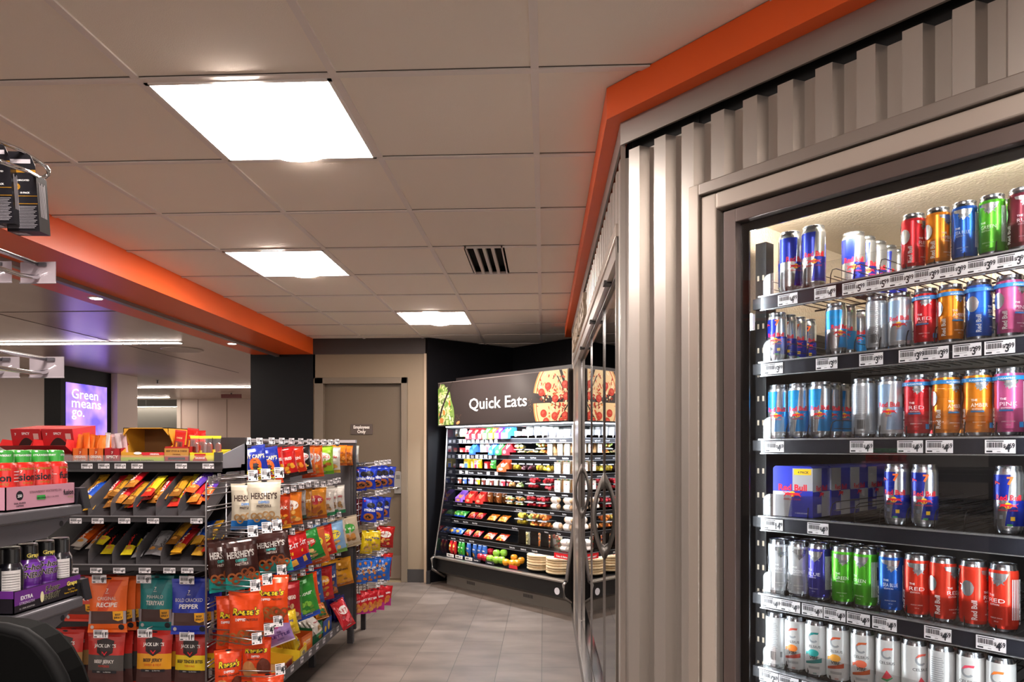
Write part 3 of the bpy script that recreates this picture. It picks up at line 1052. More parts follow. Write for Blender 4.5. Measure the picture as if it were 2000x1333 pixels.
def can(key):
    if key in _cans: return _cans[key]
    kind = key[0]; r, h = key[1]
    if kind == 'orig': me = can_mesh(key, r, h, SILV, d_orig(r, h))
    elif kind == 'play': me = can_mesh(key, r, h, SILV, d_orig(r, h, block=True))
    elif kind == 'sf': me = can_mesh(key, r, h, SILV, d_orig(r, h, M('#2b8fd6', .25, .5), small='SUGARFREE'))
    elif kind == 'zero': me = can_mesh(key, r, h, M('#dfe4ec', .25, .6), d_orig(r, h, M('#9db9dc', .3, .4), small='ZERO'))
    elif kind == 'back': me = can_mesh(key, r, h, M('#ced6e0', .25, .65), d_back(r, h))
    elif kind == 'ed': me = can_mesh(key, r, h, key[2], d_edition(r, h, key[3], key[4]))
    elif kind == 'cel': me = can_mesh(key, r, h, M('#eceef0', .3, .25), d_celsius(r, h, M(key[2], .4), M(key[3], .4), key[4], key[5]))
    elif kind == 'celback': me = can_mesh(key, r, h, M('#e4e6e9', .3, .3), d_back(r, h) + [('r', .02, h * .2, .026, h * .3, INK)])
    _cans[key] = me
    return me


def ed(size, colr, word, sf=False): return ('ed', size, colr, word, sf)


rd, og, bl, gr, pk, pu, wt = '#c9202c', '#ea8a1c', '#1f5fc4', '#58bd2e', '#d8639c', '#3d3a9c', '#d9dde4'
ROWS = [
    # (px, key, colour words, yaw, row depth offset)
    [(1543, ('orig', S16), 'tall silver and blue', 60, 1), (1589, ('orig', S16), 'tall silver and blue', 30, 1),
     (1784, ed(S84, rd, 'RED'), 'small red', 70, 1), (1832, ed(S84, og, 'AMBER'), 'small orange', 60, 1), (1884, ed(S84, bl, 'SEA BLUE'), 'small blue', 0, 1), (1938, ed(S84, gr, 'GREEN'), 'small green', -10, 3), (1996, ed(S84, '#6a1f30', 'RUBY'), 'small dark red', 20, 2)],
    [(1518, ('play', S84), 'small blue and silver', 20, 4), (1633, ('sf', S84), 'small silver and light blue', 50, 2), (1713, ('back', S84), 'small plain silver', 10, 1), (1758, ('zero', S84), 'small pale blue', 15, 1),
     (1808, ed(S84, rd, 'RED', True), 'small red', 5, 1), (1857, ed(S84, og, 'AMBER', True), 'small orange', 50, 1), (1912, ed(S84, bl, 'SEA BLUE', True), 'small blue', 80, 1), (1972, ed(S84, pk, 'PINK', True), 'small pink', 60, 1)],
    [(1521, ('sf', S12), 'light blue and silver', 15, 1), (1561, ('sf', S12), 'light blue and silver', 20, 1), (1602, ('sf', S12), 'light blue and silver', 25, 4), (1687, ('back', S12), 'plain silver', 10, 2), (1740, ('zero', S12), 'pale blue', 12, 2),
     (1791, ed(S12, rd, 'RED', True), 'red', 10, 2), (1848, ed(S12, og, 'AMBER', True), 'orange', 50, 2), (1910, ed(S12, og, 'AMBER', True), 'orange', 15, 2), (1971, ed(S12, pk, 'PINK', True), 'pink', 5, 2)],
    [(1752, ('play', S12), 'blue block-patterned', 8, 1), (1806, ('play', S12), 'blue block-patterned', 18, 1), (1971, ('play', S12), 'blue block-patterned', 12, 1)],
    [(1521, ed(S12, wt, 'WHITE'), 'white', 30, 2), (1560, ed(S12, wt, 'COCONUT'), 'white', 20, 2), (1600, ed(S12, pu, 'BLUE'), 'purple', -10, 2), (1647, ed(S12, gr, 'GREEN'), 'green', 10, 2), (1690, ed(S12, gr, 'GREEN'), 'green', -15, 2),
     (1740, ed(S12, bl, 'SEA BLUE'), 'blue', 12, 1), (1791, ed(S12, '#e03a26', 'RED'), 'red', 12, 1), (1842, ed(S12, '#e03a26', 'RED'), 'red', 60, 1), (1901, ed(S12, '#e03a26', 'RED'), 'red', 85, 1), (1960, ed(S12, '#e03a26', 'RED'), 'red', -20, 1)],
    [(1516, ('celback', C12), 'white', 10, 2), (1554, ('cel', C12, '#c8412c', '#e0792a', None, 'VIBE'), 'white', 10, 2), (1594, ('cel', C12, '#1b8c8c', '#27a3a0', None, 'VIBE'), 'white', 12, 2), (1637, ('cel', C12, '#c8502a', '#e8a23a', None, 'VIBE'), 'white', 10, 2),
     (1685, ('cel', C12, '#cf5a22', '#e36a4a', None, 'VIBE'), 'white', 15, 2), (1735, ('cel', C12, '#e2604e', '#e2604e', 'melon', ''), 'white', 15, 2), (1786, ('cel', C12, '#e2604e', '#e2604e', 'melon', ''), 'white', 50, 2), (1839, ('celback', C12), 'white', 0, 2),
     (1896, ('cel', C12, '#d8405c', '#e2604e', 'melon', ''), 'white', 5, 2), (1955, ('cel', C12, '#e8772c', '#e8772c', 'melon', ''), 'white', 0, 1)]]
CELD = {0: 'text panel facing out', 1: 'red and purple art', 2: 'teal art', 3: 'orange and green art', 4: 'orange sunset art', 5: 'watermelon picture facing out', 6: 'watermelon picture turned right', 7: 'ingredients text facing out', 8: 'pink curved stroke', 9: 'orange curved stroke'}


def put_can(key, s, y, z, yaw, label, group, first=True):
    b_, l_ = can(key)
    o = place('drink_can', b_, None, nw(s, y, z), (0, 0, NROT + math.radians(yaw)))
    tag(o, label, 'can', group)
    place('lid', l_, o)
    return o


for i, row in enumerate(ROWS):
    for j, (px, key, words, yaw, depth) in enumerate(row):
        r = key[1][0]
        yb = .128 + r
        s_, _ = npt(px, 870, .128 + r)
        nmz = 'leftmost' if j == 0 else ('rightmost' if j == len(row) - 1 else ORD[j] + ' from left')
        extra = (', ' + CELD[j]) if i == 5 else ''
        for d_ in range(depth):
            if d_ == 0:
                lb = '%s can%s, %s at the front, %s cooler shelf' % (words, extra, nmz, SHN[i])
                gp = 'cans along the front of the %s cooler shelf' % SHN[i]
            else:
                lb = '%s can %s behind the %s front can, %s cooler shelf' % (words, ('', 'first', 'second', 'third')[d_], nmz.replace(' from left', ''), SHN[i])
                gp = 'cans behind the %s can, %s shelf' % (nmz, SHN[i])
            kk = key
            if d_ and i == 5: kk = ('celback', C12)
            put_can(kk, s_, yb + d_ * (2 * r + .0025), SHZ[i] + .006, yaw + (RN.uniform(-60, 60) if d_ else 0), lb, gp)
# lane of cans pushed back on the top shelf
for k, (px, off) in enumerate(((1667, .30), (1694, .37), (1713, .44), (1733, .51), (1748, .58))):
    s_, _ = npt(1667, 870, .30)
    put_can(('orig', S16), s_, off, SHZ[0] + .006, RN.uniform(-40, 90), 'silver and blue can, %s in the pushed back top shelf lane' % ORD[k], 'cans pushed back on the top cooler shelf')
for k in range(3):
    put_can(('sf', S84), npt(1690, 870, .33)[0], .30 + k * .058, SHZ[1] + .006, 40 * k, 'light blue can deep on the second shelf, %s of its lane' % ORD[k], 'cans pushed back on the second cooler shelf')
# four packs on the fourth shelf
c1m = M('#2a35a8', .3, .2); c2m = M('#c9ccd4', .3, .4)


def fourpack():
    w2, dp, h = .056, .056, .140
    mb = MB()
    mb.box(-w2, -dp, 0, w2, dp, h - .006, c1m)
    mb.prism([(-w2, h - .006), (w2, h - .006), (w2 - .006, h), (-w2 + .006, h)], -dp, dp, c1m)
    fr_ = front(-dp)
    it = [('p', [(-w2, h * .5), (-.004, h * .5), (.002, h - .006), (-w2, h - .006)], c2m), ('r', -w2, h * .5, .0, h - .006, c1m), ('r', .0, h * .52, w2, h - .006, c2m), ('p', [(-w2, 0), (-.012, 0), (.0, h * .5), (-w2, h * .5)], c2m), ('r', .004, h - .024, w2 - .004, h - .008, YEL), ('t', '4 PACK', .03, h - .02, .009, INK, {'b': .03}),
          ('t', 'Red Bull', 0, h * .52, .024, RED, {'b': .03, 'fit': .08}), ('c', 0, h * .45, .008, .008, YEL)] + bull(-.012, h * .45, .018, RED) + bull(.012, h * .45, .018, RED, -1) + [('t', 'ENERGY DRINK', 0, h * .33, .007, RED), ('t', '4 - 8.4 FL OZ CANS', .025, h * .07, .004, W_)]
    decals(mb, it, fr_, None, .0002, .00008)
    sd = lambda a, b, e: (w2 + e, a, b)
    decals(mb, [('r', -dp, h * .5, 0, h - .006, c2m), ('r', 0, 0, dp, h * .5, c2m), ('t', 'Red Bull', 0, h * .52, .02, RED, {'b': .03, 'fit': .07})] + bull(0, h * .45, .02, RED) + rnd_bars(-.03, -.005, h * .08, h * .25, 9, W_), sd, None, .0002, .00008)
    return mb.mesh('carton')


fpm = fourpack()
s_, _ = npt(1543, 870, .13)
for k in range(5):
    o = place('drink_multipack', fpm, None, nw(s_ + .004, .128 + .057 + k * .115, SHZ[3] + .006), (0, 0, NROT + math.radians(4 if k == 0 else 0)))
    tag(o, ['blue and silver four-pack carton at the front of the fourth cooler shelf', 'four-pack carton second in line behind the front one', 'four-pack carton third in line on the fourth cooler shelf', 'four-pack carton fourth in line, mostly in shadow', 'rearmost four-pack carton of the line on the fourth shelf'][k], 'carton', 'four-packs on the fourth cooler shelf')

# ================================================================= SNACK BAGS
TEAL, CREAM, DBRN = '#1f9d96', '#dcd2bd', '#3a1f1c'


def pretzel(x, y, s, c='#8a4a24'):
    m_ = M(c, .4)
    return [('o', x - .42 * s, y, .28 * s, .5 * s, m_), ('o', x + .42 * s, y, .28 * s, .5 * s, m_), ('o', x, y - .42 * s, .26 * s, .5 * s, m_)]


def bag_mesh(w, h, t, bands, items, seed=1, crimp=.05, foil=.22, metal=0.15, hole=True, wr=.8, puff=1.0):
    """hanging pillow bag: origin at the middle of its top edge, front towards -y, bands = [(v0, v1, colour)] from the bottom up"""
    r = random.Random(seed)
    ph = [r.uniform(0, 6.28) for _ in range(6)]
    W2 = w / 2

    def surf(x, z):
        """thickness at x (metres from centre), z (0 top, -h bottom)"""
        v = 1 + z / h
        e = min(max((v - crimp) / (.5 - crimp), 0), 1) if v < .5 else min(max((1 - crimp - v) / (.5 - crimp), 0), 1)
        e = math.sin(e * PI / 2) ** .62
        u = min(1, abs(x) / W2)
        f = (1 - u ** 2.4) ** .7
        wk = 1 + wr * (.10 * math.sin(x / w * 17 + ph[0] + 3 * v) * (1 - e * .6) + .07 * math.sin(x / w * 31 + ph[1] + v * 9) + .05 * math.sin(v * 23 + ph[2] + x / w * 5) + .06 * math.sin(x / w * 9 - v * 14 + ph[3]))
        return t / 2 * e * f * wk * puff + .0006

    def narrow(z):
        v = 1 + z / h
        e = math.sin(PI * min(max(v, 0), 1))
        return 1 - .07 * e ** .8

    vs_rows = sorted({0, crimp, 1 - crimp, 1} | {a for a, b, c in bands if a > 0} | {k / 13 for k in range(14)})
    nx = 14
    mb = MB()
    rows = []
    for v in vs_rows:
        z = (v - 1) * h
        rows.append([((-1 + 2 * i / nx) * W2, z) for i in range(nx + 1)])
    def P(x, z, sg, e=0):
        return (x * narrow(z), sg * (surf(x, z) + e), z)
    for j in range(len(rows) - 1):
        vm = (vs_rows[j] + vs_rows[j + 1]) / 2
        cc = bands[-1][2]
        for a, b, c in bands:
            if a <= vm <= b: cc = c
        mt = M(cc, foil, metal, coat=.3) if isinstance(cc, str) else cc
        for sg in (-1, 1):
            pts = [P(x, z, sg) for x, z in rows[j]] + [P(x, z, sg) for x, z in rows[j + 1]]
            n = nx + 1
            fs = [(i, i + 1, i + 1 + n, i + n) if sg < 0 else (i + 1, i, i + n, i + 1 + n) for i in range(nx)]
            mb.add(pts, fs, mt, True)
    fmap = lambda a, b, e: P(max(-W2, min(W2, a)), max(-h, min(0, b - h)), -1, e)
    its = []
    if hole:
        its.append(('c', 0, h * (1 - crimp * .5), .012, .004, INK))
    decals(mb, its + items, fmap, (w / 9, h / 13), .0006, .00014)
    return mb.mesh('snack_bag')


def T(s_, x, y, sz, c, **k):
    k.setdefault('b', .03)
    return ('t', s_, x, y, sz, c, k)


def generic(w, h, c2, word, wc, food, seed):
    """round badge or lettering above a heap of food shapes"""
    r = random.Random(seed)
    it = []
    if c2: it += [('c', 0, h * .62, w * .33, h * .15, M(c2, .35))]
    it += [T(word, 0, h * .58, h * .13, M(wc, .35), fit=w * .56)]
    it += [T('NET WT 2 OZ', 0, h * .08, h * .03, M('#f0ece6', .4))]
    for k in range(9):
        it.append(('c', r.uniform(-.3, .3) * w, h * r.uniform(.16, .42), w * r.uniform(.07, .13), h * r.uniform(.03, .07), M(food if k % 3 else '#%02x%02x%02x' % tuple(int(int(food[q:q + 2], 16) * .72) for q in (1, 3, 5)), .45)))
    return it


def D(kind, w=.14, h=.2):
    if kind == 'herw':
        return bag_mesh(w, h, .05, [(0, .2, '#2a7ad0'), (.2, 1, CREAM)], [T("HERSHEY'S", 0, h * .62, h * .17, M('#3a2420', .4), fit=w * .8), T('DIPPED', 0, h * .53, h * .07, M('#3c8ad8', .4)), T('PRETZELS', 0, h * .45, h * .07, M('#3a2420', .4))] + pretzel(-.03, h * .27, .03, '#b08a5c') + pretzel(.02, h * .3, .03, '#b08a5c') + pretzel(.045, h * .2, .026, '#b08a5c'), 3)
    if kind == 'herd':
        return bag_mesh(w, h, .05, [(0, .27, '#1fa09a'), (.27, 1, DBRN)], [T("HERSHEY'S", 0, h * .64, h * .17, M('#c9c4c0', .3, .5), fit=w * .78), T('DIPPED', 0, h * .56, h * .07, M(TEAL, .4)), T('PRETZELS', 0, h * .49, h * .06, M('#b9a9a0', .4))] + pretzel(-.03, h * .27, .036, '#9a5226') + pretzel(.022, h * .35, .032, '#8a4420') + pretzel(.045, h * .25, .028, '#9a5226'), 4)
    if kind == 'rees':
        return bag_mesh(w, h, .045, [(0, 1, '#f0501e')], [T("Reese's", 0, h * .6, h * .16, INK, sh=.15, fit=w * .78, b=.075), T("Reese's", 0, h * .6, h * .16, M('#f2d81c', .4), sh=.15, fit=w * .76), T('DIPPED', -.02, h * .5, h * .06, W_), T('PRETZELS', .025, h * .5, h * .05, M('#3a2018', .4))] + pretzel(-.04, h * .22, .036, '#a8622e') + pretzel(.002, h * .27, .04, '#a8622e') + pretzel(.042, h * .25, .034, '#8a4a20'), 5)
    if kind == 'reea':
        return bag_mesh(w, h, .045, [(0, 1, '#ea4a1c')], [T("Reese's", 0, h * .68, h * .16, INK, sh=.15, fit=w * .78, b=.075), T("Reese's", 0, h * .68, h * .16, M('#f2d81c', .4), sh=.15, fit=w * .76), T('DIPPED', 0, h * .58, h * .06, W_), T('ANIMAL CRACKERS', 0, h * .52, h * .045, M('#3a2018', .4)),
                                                      ('c', -.03, h * .3, .028, .036, M('#c98a52', .5)), ('c', -.01, h * .22, .02, .024, M('#c98a52', .5)), ('c', .032, h * .32, .028, .04, M('#6a3020', .4))], 6)
    if kind == 'andy':
        return bag_mesh(w, h, .05, [(0, .3, '#d8421c'), (.3, 1, '#2338a8')], [T("ANDY CAPP'S", 0, h * .68, h * .14, M('#f2e6c0', .4), fit=w * .85, a=-4), ('c', .01, h * .5, .03, .035, M('#e8641c', .4)), ('c', .01, h * .5, .018, .024, INK),
                                                      T('HOT', 0, h * .26, h * .2, INK, b=.08), T('HOT', 0, h * .26, h * .2, M('#f6dc2c', .4)), T('FRIES', 0, h * .09, h * .17, INK, b=.08), T('FRIES', 0, h * .09, h * .17, M('#f6dc2c', .4))], 7)
    if kind == 'cheez':
        return bag_mesh(w, h, .05, [(0, .36, '#2c3590'), (.36, 1, '#cf2222')], [T('CHEEZ-IT', 0, h * .66, h * .16, W_, fit=w * .85), T("Snap'd", 0, h * .47, h * .12, M('#f4d82a', .4)), T('CLASSIC', -.01, h * .38, h * .07, W_), ('p', [(-.04, h * .1), (.0, h * .08), (.01, h * .28), (-.03, h * .3)], M('#e0962c', .5)), ('p', [(.01, h * .12), (.05, h * .16), (.04, h * .34), (.005, h * .3)], M('#e8a83c', .5)), ('c', -.03, h * .12, .02, .02, M('#d8862a', .5))], 8)
    if kind == 'kett':
        return bag_mesh(w, h, .04, [(0, .05, '#e8e0f0'), (.05, 1, '#a98acb')], [T('pop', -.01, h * .72, h * .2, M('#d83a8a', .4)), T('THE', 0, h * .5, h * .1, M('#4a2a7a', .4)), T('KETTLE', 0, h * .34, h * .17, M('#4a2a7a', .4), fit=w * .8), T('CORN', 0, h * .2, h * .09, M('#6a4a9a', .4))], 9)
    if kind == 'mini':
        return bag_mesh(w, h, .05, [(0, 1, '#2440c4')], [('p', [(-.05, h * .88), (-.03, h * .88), (-.04, h * .8)], RED), T('minis', .005, h * .45, h * .2, W_, fit=w * .72), ('c', .01, h * .7, .032, .02, M('#16141c', .4)), ('c', 0, h * .22, .04, .028, M('#b8682c', .5)), ('c', .0, h * .22, .025, .012, M('#16141c', .4))], 10)
    if kind == 'chip':
        return bag_mesh(w, h, .05, [(0, 1, '#2468cc')], [T('CHIPS', 0, h * .56, h * .14, INK, b=.07, a=12), T('CHIPS', 0, h * .56, h * .14, W_, a=12), T('AHOY!', .005, h * .42, h * .14, INK, b=.07, a=12), T('AHOY!', .005, h * .42, h * .14, W_, a=12)] + [('c', math.sin(k * 2.3) * .04, h * (.12 + .1 * (k % 8)), .011, .011, M('#c8782c', .5)) for k in range(9)], 11)
    if kind == 'pink':
        return bag_mesh(w, h, .045, [(0, .38, '#c02a8c'), (.38, 1, '#c81e2a')], [T('RITZ bits', 0, h * .58, h * .14, W_, fit=w * .8, a=14), ('c', -.02, h * .38, .022, .02, M('#dc8a3c', .5)), ('c', .02, h * .3, .024, .02, M('#dc8a3c', .5)), ('c', .0, h * .16, .02, .018, M('#e8a050', .5)), ('c', .03, h * .44, .018, .016, M('#c8702c', .5))], 12)
    if kind == 'oreo':
        return D('mini', w, h)
    if kind.startswith('jerk7'):
        c, c2, a, b = {'jerk7o': ('#e2611a', '#c8421a', 'ORIGINAL', 'RECIPE'), 'jerk7t': ('#148082', '#0f6a6e', 'MAHALO', 'TERIYAKI'), 'jerk7b': ('#2236a8', '#1a2a8c', 'BOLD CRACKED', 'PEPPER'), 'jerk7r': ('#c8321a', '#b8281a', 'TERIYAKI', 'STEAK')}[kind]
        return bag_mesh(w, h, .03, [(0, .16, c), (.16, .39, '#4a3230'), (.39, 1, c)],
                        [('p', [(w * .05, h * .95), (w * .36, h * .95), (w * .02, h * .4), (-w * .25, h * .4)], M(c2, .35)), ('p', [(-w * .5, h * .16), (-w * .43, h * .16), (-w * .43, h * .39), (-w * .5, h * .39)], M('#9a9096', .3)), ('r', w * .42, h * .16, w * .49, h * .39, M('#9a9096', .3)),
                         T('7', 0, h * .74, h * .08, M('#d8d2cc', .4)), T('SELECT', 0, h * .71, h * .02, M('#d8d2cc', .4)), T(a, 0, h * .59, h * .09, M('#d8d2cc', .4), fit=w * (.78 if len(a) > 9 else .5), b=.0), T(b, 0, h * .47, h * .11, M('#e6e0da', .4), fit=w * .55, sh=.12, b=.02),
                         ('p', [(w * .17, h * .39), (w * .43, h * .39), (w * .43, h * .24), (w * .3, h * .21), (w * .17, h * .24)], M('#e8a428', .4)), T('BEEF', w * .3, h * .31, h * .05, INK), T('JERKY', w * .3, h * .255, h * .05, INK, fit=w * .22), ('c', w * .37, h * .1, .012, .012, INK), ('c', -w * .38, h * .1, .008, .008, M('#b8b0b0', .4))], 13, puff=.8, foil=.4)
    if kind.startswith('jack'):
        c, c2, tc_, a, b = {'jackg': ('#b9241c', '#4a4644', '#cfc8c4', 'BEEF JERKY', 'PEPPERED'), 'jacky': ('#b9241c', '#e09a1c', '#2a1a14', 'BEEF JERKY', 'SWEET & HOT'), 'jackt': ('#b9241c', '#e8c81e', '#2a1a14', 'BEEF TENDER BITES', 'TERIYAKI'), 'jacko': ('#b9241c', '#a07848', '#2a1a14', 'BEEF JERKY', 'ORIGINAL')}[kind]
        return bag_mesh(w, h, .03, [(0, .1, c), (.1, .36, '#4c2e2c'), (.36, .62, c2), (.62, 1, c)],
                        [('p', [(-w * .24, h * .86), (0, h * .9), (w * .24, h * .86), (w * .22, h * .66), (0, h * .58), (-w * .22, h * .66)], M('#241416', .4)), T("JACK LINK'S", 0, h * .75, h * .075, M('#e0dcd8', .4), fit=w * .6), ('p', [(-w * .08, h * .68), (-w * .05, h * .68), (0, h * .64), (0, h * .61)], RED), ('p', [(w * .08, h * .68), (w * .05, h * .68), (0, h * .64), (0, h * .61)], RED),
                         T(a, 0, h * .49, h * .075, M(tc_, .4), fit=w * (.8 if len(a) > 12 else .55)), T(b, 0, h * .42, h * .05, M('#c8301c', .4), b=0), ('r', -w * .34, h * .32, w * .34, h * .365, INK), T('100% BEEF  10g PROTEIN', 0, h * .332, h * .025, M('#b8b4b0', .4))], 14, puff=.8, foil=.4)
    # generic bags: (main, bottom, badge, word, word colour, food)
    g = GEN[kind]
    return bag_mesh(w, h, .052, [(0, .12, g[1]), (.12, 1, g[0])], generic(w, h, g[2], g[3], g[4], g[5], len(kind) * 7 + ord(kind[0])), ord(kind[-1]))


GEN = {
    'fryr': ('#d02424', '#2a1c1c', None, 'HOT FRIES', '#f4f0ea', '#e8a42c'), 'fryo': ('#d83a20', '#1e1818', None, 'FLAMIN', '#f4f0ea', '#e88a24'),
    'bugl': ('#2a2628', '#8a8480', '#e8e4e0', 'BOLD', '#c02a20', '#e8c060'), 'gold': ('#e06a24', '#c84a1c', '#e8e4e0', 'BAKED', '#c03a24', '#f0a040'),
    'lime': ('#9ac832', '#5a9a2a', '#f0f0e8', 'RINGS', '#c84a2a', '#b8682c'), 'whit': ('#e8e2da', '#c8a040', None, 'Snacks', '#c02434', '#e0a850'),
    'oran': ('#dc7a22', '#b85a1a', None, 'CHEESE', '#6a2a18', '#e89a3c'), 'pale': ('#cfd4cc', '#8aa8a0', None, 'MINT', '#2a5a50', '#9ab8a8'),
    'redo': ('#c8401c', '#e8a02c', None, 'MAX', '#f0e6da', '#e8962c'), 'ches': ('#e07a24', '#d8601c', '#e8e4dc', 'Cheddar', '#8a3a1c', '#e8b058'),
    'slvr': ('#9a9490', '#2a4a40', None, 'Cracked', '#5a2428', '#7a746e'), 'brwn': ('#b8781e', '#6a3818', None, 'NUTS', '#f0e2c0', '#8a5220'),
    'pist': ('#c8822a', '#9a4a20', '#a82a34', 'NUT MIX', '#f2e6e0', '#a85a28'), 'nutw': ('#e0dcd4', '#2a8a5a', None, 'Nutty', '#b42434', '#b08a5c'),
    'ritz': ('#d86a3a', '#c85a2a', '#e8d23c', 'RITZ', '#1c2c8c', '#e08a5c'), 'ritr': ('#cf2a24', '#b8221c', '#f0dc3c', 'RITZ', '#1c2c8c', '#e0a050'),
    'ritb': ('#8ab4dc', '#6a9a4a', '#f0dc3c', 'RITZ', '#1c2c8c', '#e0b464'), 'hrvs': ('#c8b8a0', '#bba888', '#3f9a3a', 'Harvest', '#e8f0e0', '#c88a44'),
    'hrv2': ('#d8ccb8', '#9ab070', '#b8342a', 'PEAS', '#f0e8dc', '#8aa860'), 'grov': ('#2a8a3a', '#1e6a2c', '#b82424', 'GROOVES', '#f2eee6', '#e0bc78'),
    'cash': ('#d8961e', '#a8601a', None, 'Cashews', '#3a2418', '#c88a3c'), 'cas2': ('#2a3f7c', '#a8601a', None, 'Trail', '#e8e0d0', '#b8722c'),
    'redc': ('#c4242a', '#a01c22', '#e8a02c', 'Crunch', '#f0e2da', '#d88a3c'), 'blup': ('#2f5aa4', '#284c8c', None, 'Puffs', '#e8e4dc', '#e0a03c'),
    'reep': ('#e8501c', '#d8421a', None, 'Puffs', '#f2d81c', '#a86a34'), 'grnb': ('#3a9a3c', '#2a55c8', None, 'Sour', '#e8f0e0', '#8ad048'),
    'corn': ('#a8242a', '#8a6a58', None, 'CORNBREAD', '#f0e8dc', '#c8a478'), 'yelb': ('#e0c02c', '#b8a030', None, 'POPS', '#22388c', '#e8c868'),
    'pchp': ('#c42832', '#a82028', '#e8e4e0', 'BERRIES', '#c02a34', '#e0606a'), 'purp': ('#2c2470', '#201a58', None, 'GRAPE', '#c8c4e0', '#6a5ab0'),
    'yell': ('#e8c81c', '#d8b81a', None, 'Nilla', '#28388c', '#d8a860'), 'ritm': ('#b8201e', '#a81c1c', '#f2efe8', 'RITZ', '#b8201e', '#e0a050'),
    'redg': ('#8c1c20', '#7a181c', None, 'Snack', '#e8d8d0', '#c0602c'), 'brng': ('#7a4218', '#5a3014', None, 'Pretzel', '#e8d8c0', '#b8702c'),
    'gumm': ('#d8861e', '#c87a1c', None, 'Gummy', '#e84a3c', '#3aa05a'),
}
_bag = {}


def bag(kind, w=.14, h=.2):
    k = (kind, round(w, 3), round(h, 3))
    if k not in _bag: _bag[k] = D(kind, w, h)
    return _bag[k]


TAGM = None


def hook(x_back, tip, label, group, tagged=True, dirn=(1, 0), name='peg_hook', z=None, dollars='2', cents='69', tsize=.029):
    """double wire hook from a back panel to its tip, with the price ticket as a part"""
    ln = math.hypot(tip[0] - x_back[0], tip[1] - x_back[1])
    dirn = ((tip[0] - x_back[0]) / ln, (tip[1] - x_back[1]) / ln)
    t = thing(name, label, 'hook', tip, math.atan2(dirn[1], dirn[0]) + PI / 2, group)   # local -y points along dirn
    m = MB()
    m.tube([(0, ln, 0), (0, .01, .002)], .0022, WIRE, 6)
    m.tube([(0, ln, -.022), (0, .05, -.022), (0, .02, -.016), (0, .0, -.008)], .0022, WIRE, 6)
    m.box(-.012, ln - .004, -.03, .012, ln, .006, WIRE)
    m.build('wire', t)
    if tagged:
        place('price_ticket', price_mesh(dollars, cents, tsize, tsize * 1.15), t, (0, -.006, -.012), (math.radians(-12), 0, math.radians(38) - math.atan2(dirn[1], dirn[0]) - PI / 2))
    return t


# ================================================================= SNACK GONDOLA (long run) 
GX, GC = -1.38, -1.84
G2 = M('#504d50', .45, .25, name='shelving_grey')
G3 = M('#322f32', .5, .2, name='shelving_dark_grey')
g = thing('gondola_shelving', 'long grey metal snack gondola with hooks, facing the aisle', 'shelving', (GX, 3.2, 0))
m = MB(); m.box(GC - GX - .02, 0, .1, GC - GX + .02, 1.78, 1.45, G3)
for k in range(60):
    m.box(GC - GX + .02, .02 + k * .0292, 1.425, GC - GX + .0205, .028 + k * .0292, 1.44, INK)
m.build('back_panel', g)
m = MB(); m.box(GC - GX - .025, 0, 1.45, GC - GX + .03, 1.78, 1.462, M('#a5a3a8', .4, .4)); m.build('top_cap', g)
m = MB(); m.box(-.46, 1.74, .1, 0, 1.765, 1.32, G2); m.box(-.46, 1.765, .1, .03, 1.79, 1.44, G3)
for k in range(30): m.box(-.42 + k * .015, 1.7645, 1.42, -.412 + k * .015, 1.765, 1.435, INK)
m.box(-.46, 1.76, 1.44, .03, 1.795, 1.46, M('#a5a3a8', .4, .4))
m.build('end_panel', g)
m = MB(); m.box(-.03, 1.755, 0, .012, 1.79, 1.32, G2)
for k in range(48): m.box(.0118, 1.768, .1 + k * .025, .0122, 1.774, .115 + k * .025, INK)
for k in range(48): m.box(-.012, 1.7545, .1 + k * .025, -.006, 1.755, .115 + k * .025, INK)
m.build('upright', g)
m = MB(); m.box(-.46, 0, .175, 0, 1.755, .19, G2); m.box(-.004, 0, .165, .004, 1.755, .215, G2); m.build('base_shelf', g)
for yy in (.35, 1.2):
    m = MB(); m.box(-.12, yy, 0, -.085, yy + .035, .175, G3); m.build('leg', g)
for k, px in enumerate((553, 571, 590, 606, 620, 633, 647, 660, 674)):
    X, Y, Z = atx(px, 1250, GX + .005)
    place('price_ticket', price_mesh('2', '69', .045, .03), g, (.0045, Y - 3.2, .18), (0, 0, PI / 2))

# hooks and bags: (pixel row lists)
TAGS = {
    'top': [(482, 869), (505, 869), (529, 868), (549, 868), (568, 868), (586, 868), (603, 869), (617, 869), (631, 869), (644, 869), (657, 868)],
    'second': [(545, 967), (558, 964), (572, 960), (587, 955), (601, 952), (617, 952), (630, 951), (643, 948), (653, 945), (660, 943)],
    'third': [(537, 1056), (552, 1052), (569, 1045), (587, 1037), (604, 1031), (619, 1026), (634, 1021), (648, 1016), (661, 1010)],
    'fourth': [(554, 1143), (573, 1134), (590, 1125), (606, 1116), (620, 1108), (635, 1099), (648, 1093), (660, 1086)],
}
for rown, lst in TAGS.items():
    zs = []
    for k, (px, py) in enumerate(lst):
        X, Y, Z = atx(px, py, GX + .0)
        lb = 'wire peg hook with price ticket, %s of the %s hook row from the near end' % (ORD[k], rown)
        hook((GC + .02, Y), (X, Y, Z + .012), lb, 'peg hooks on the gondola, %s row' % rown, dollars='2', cents='69')
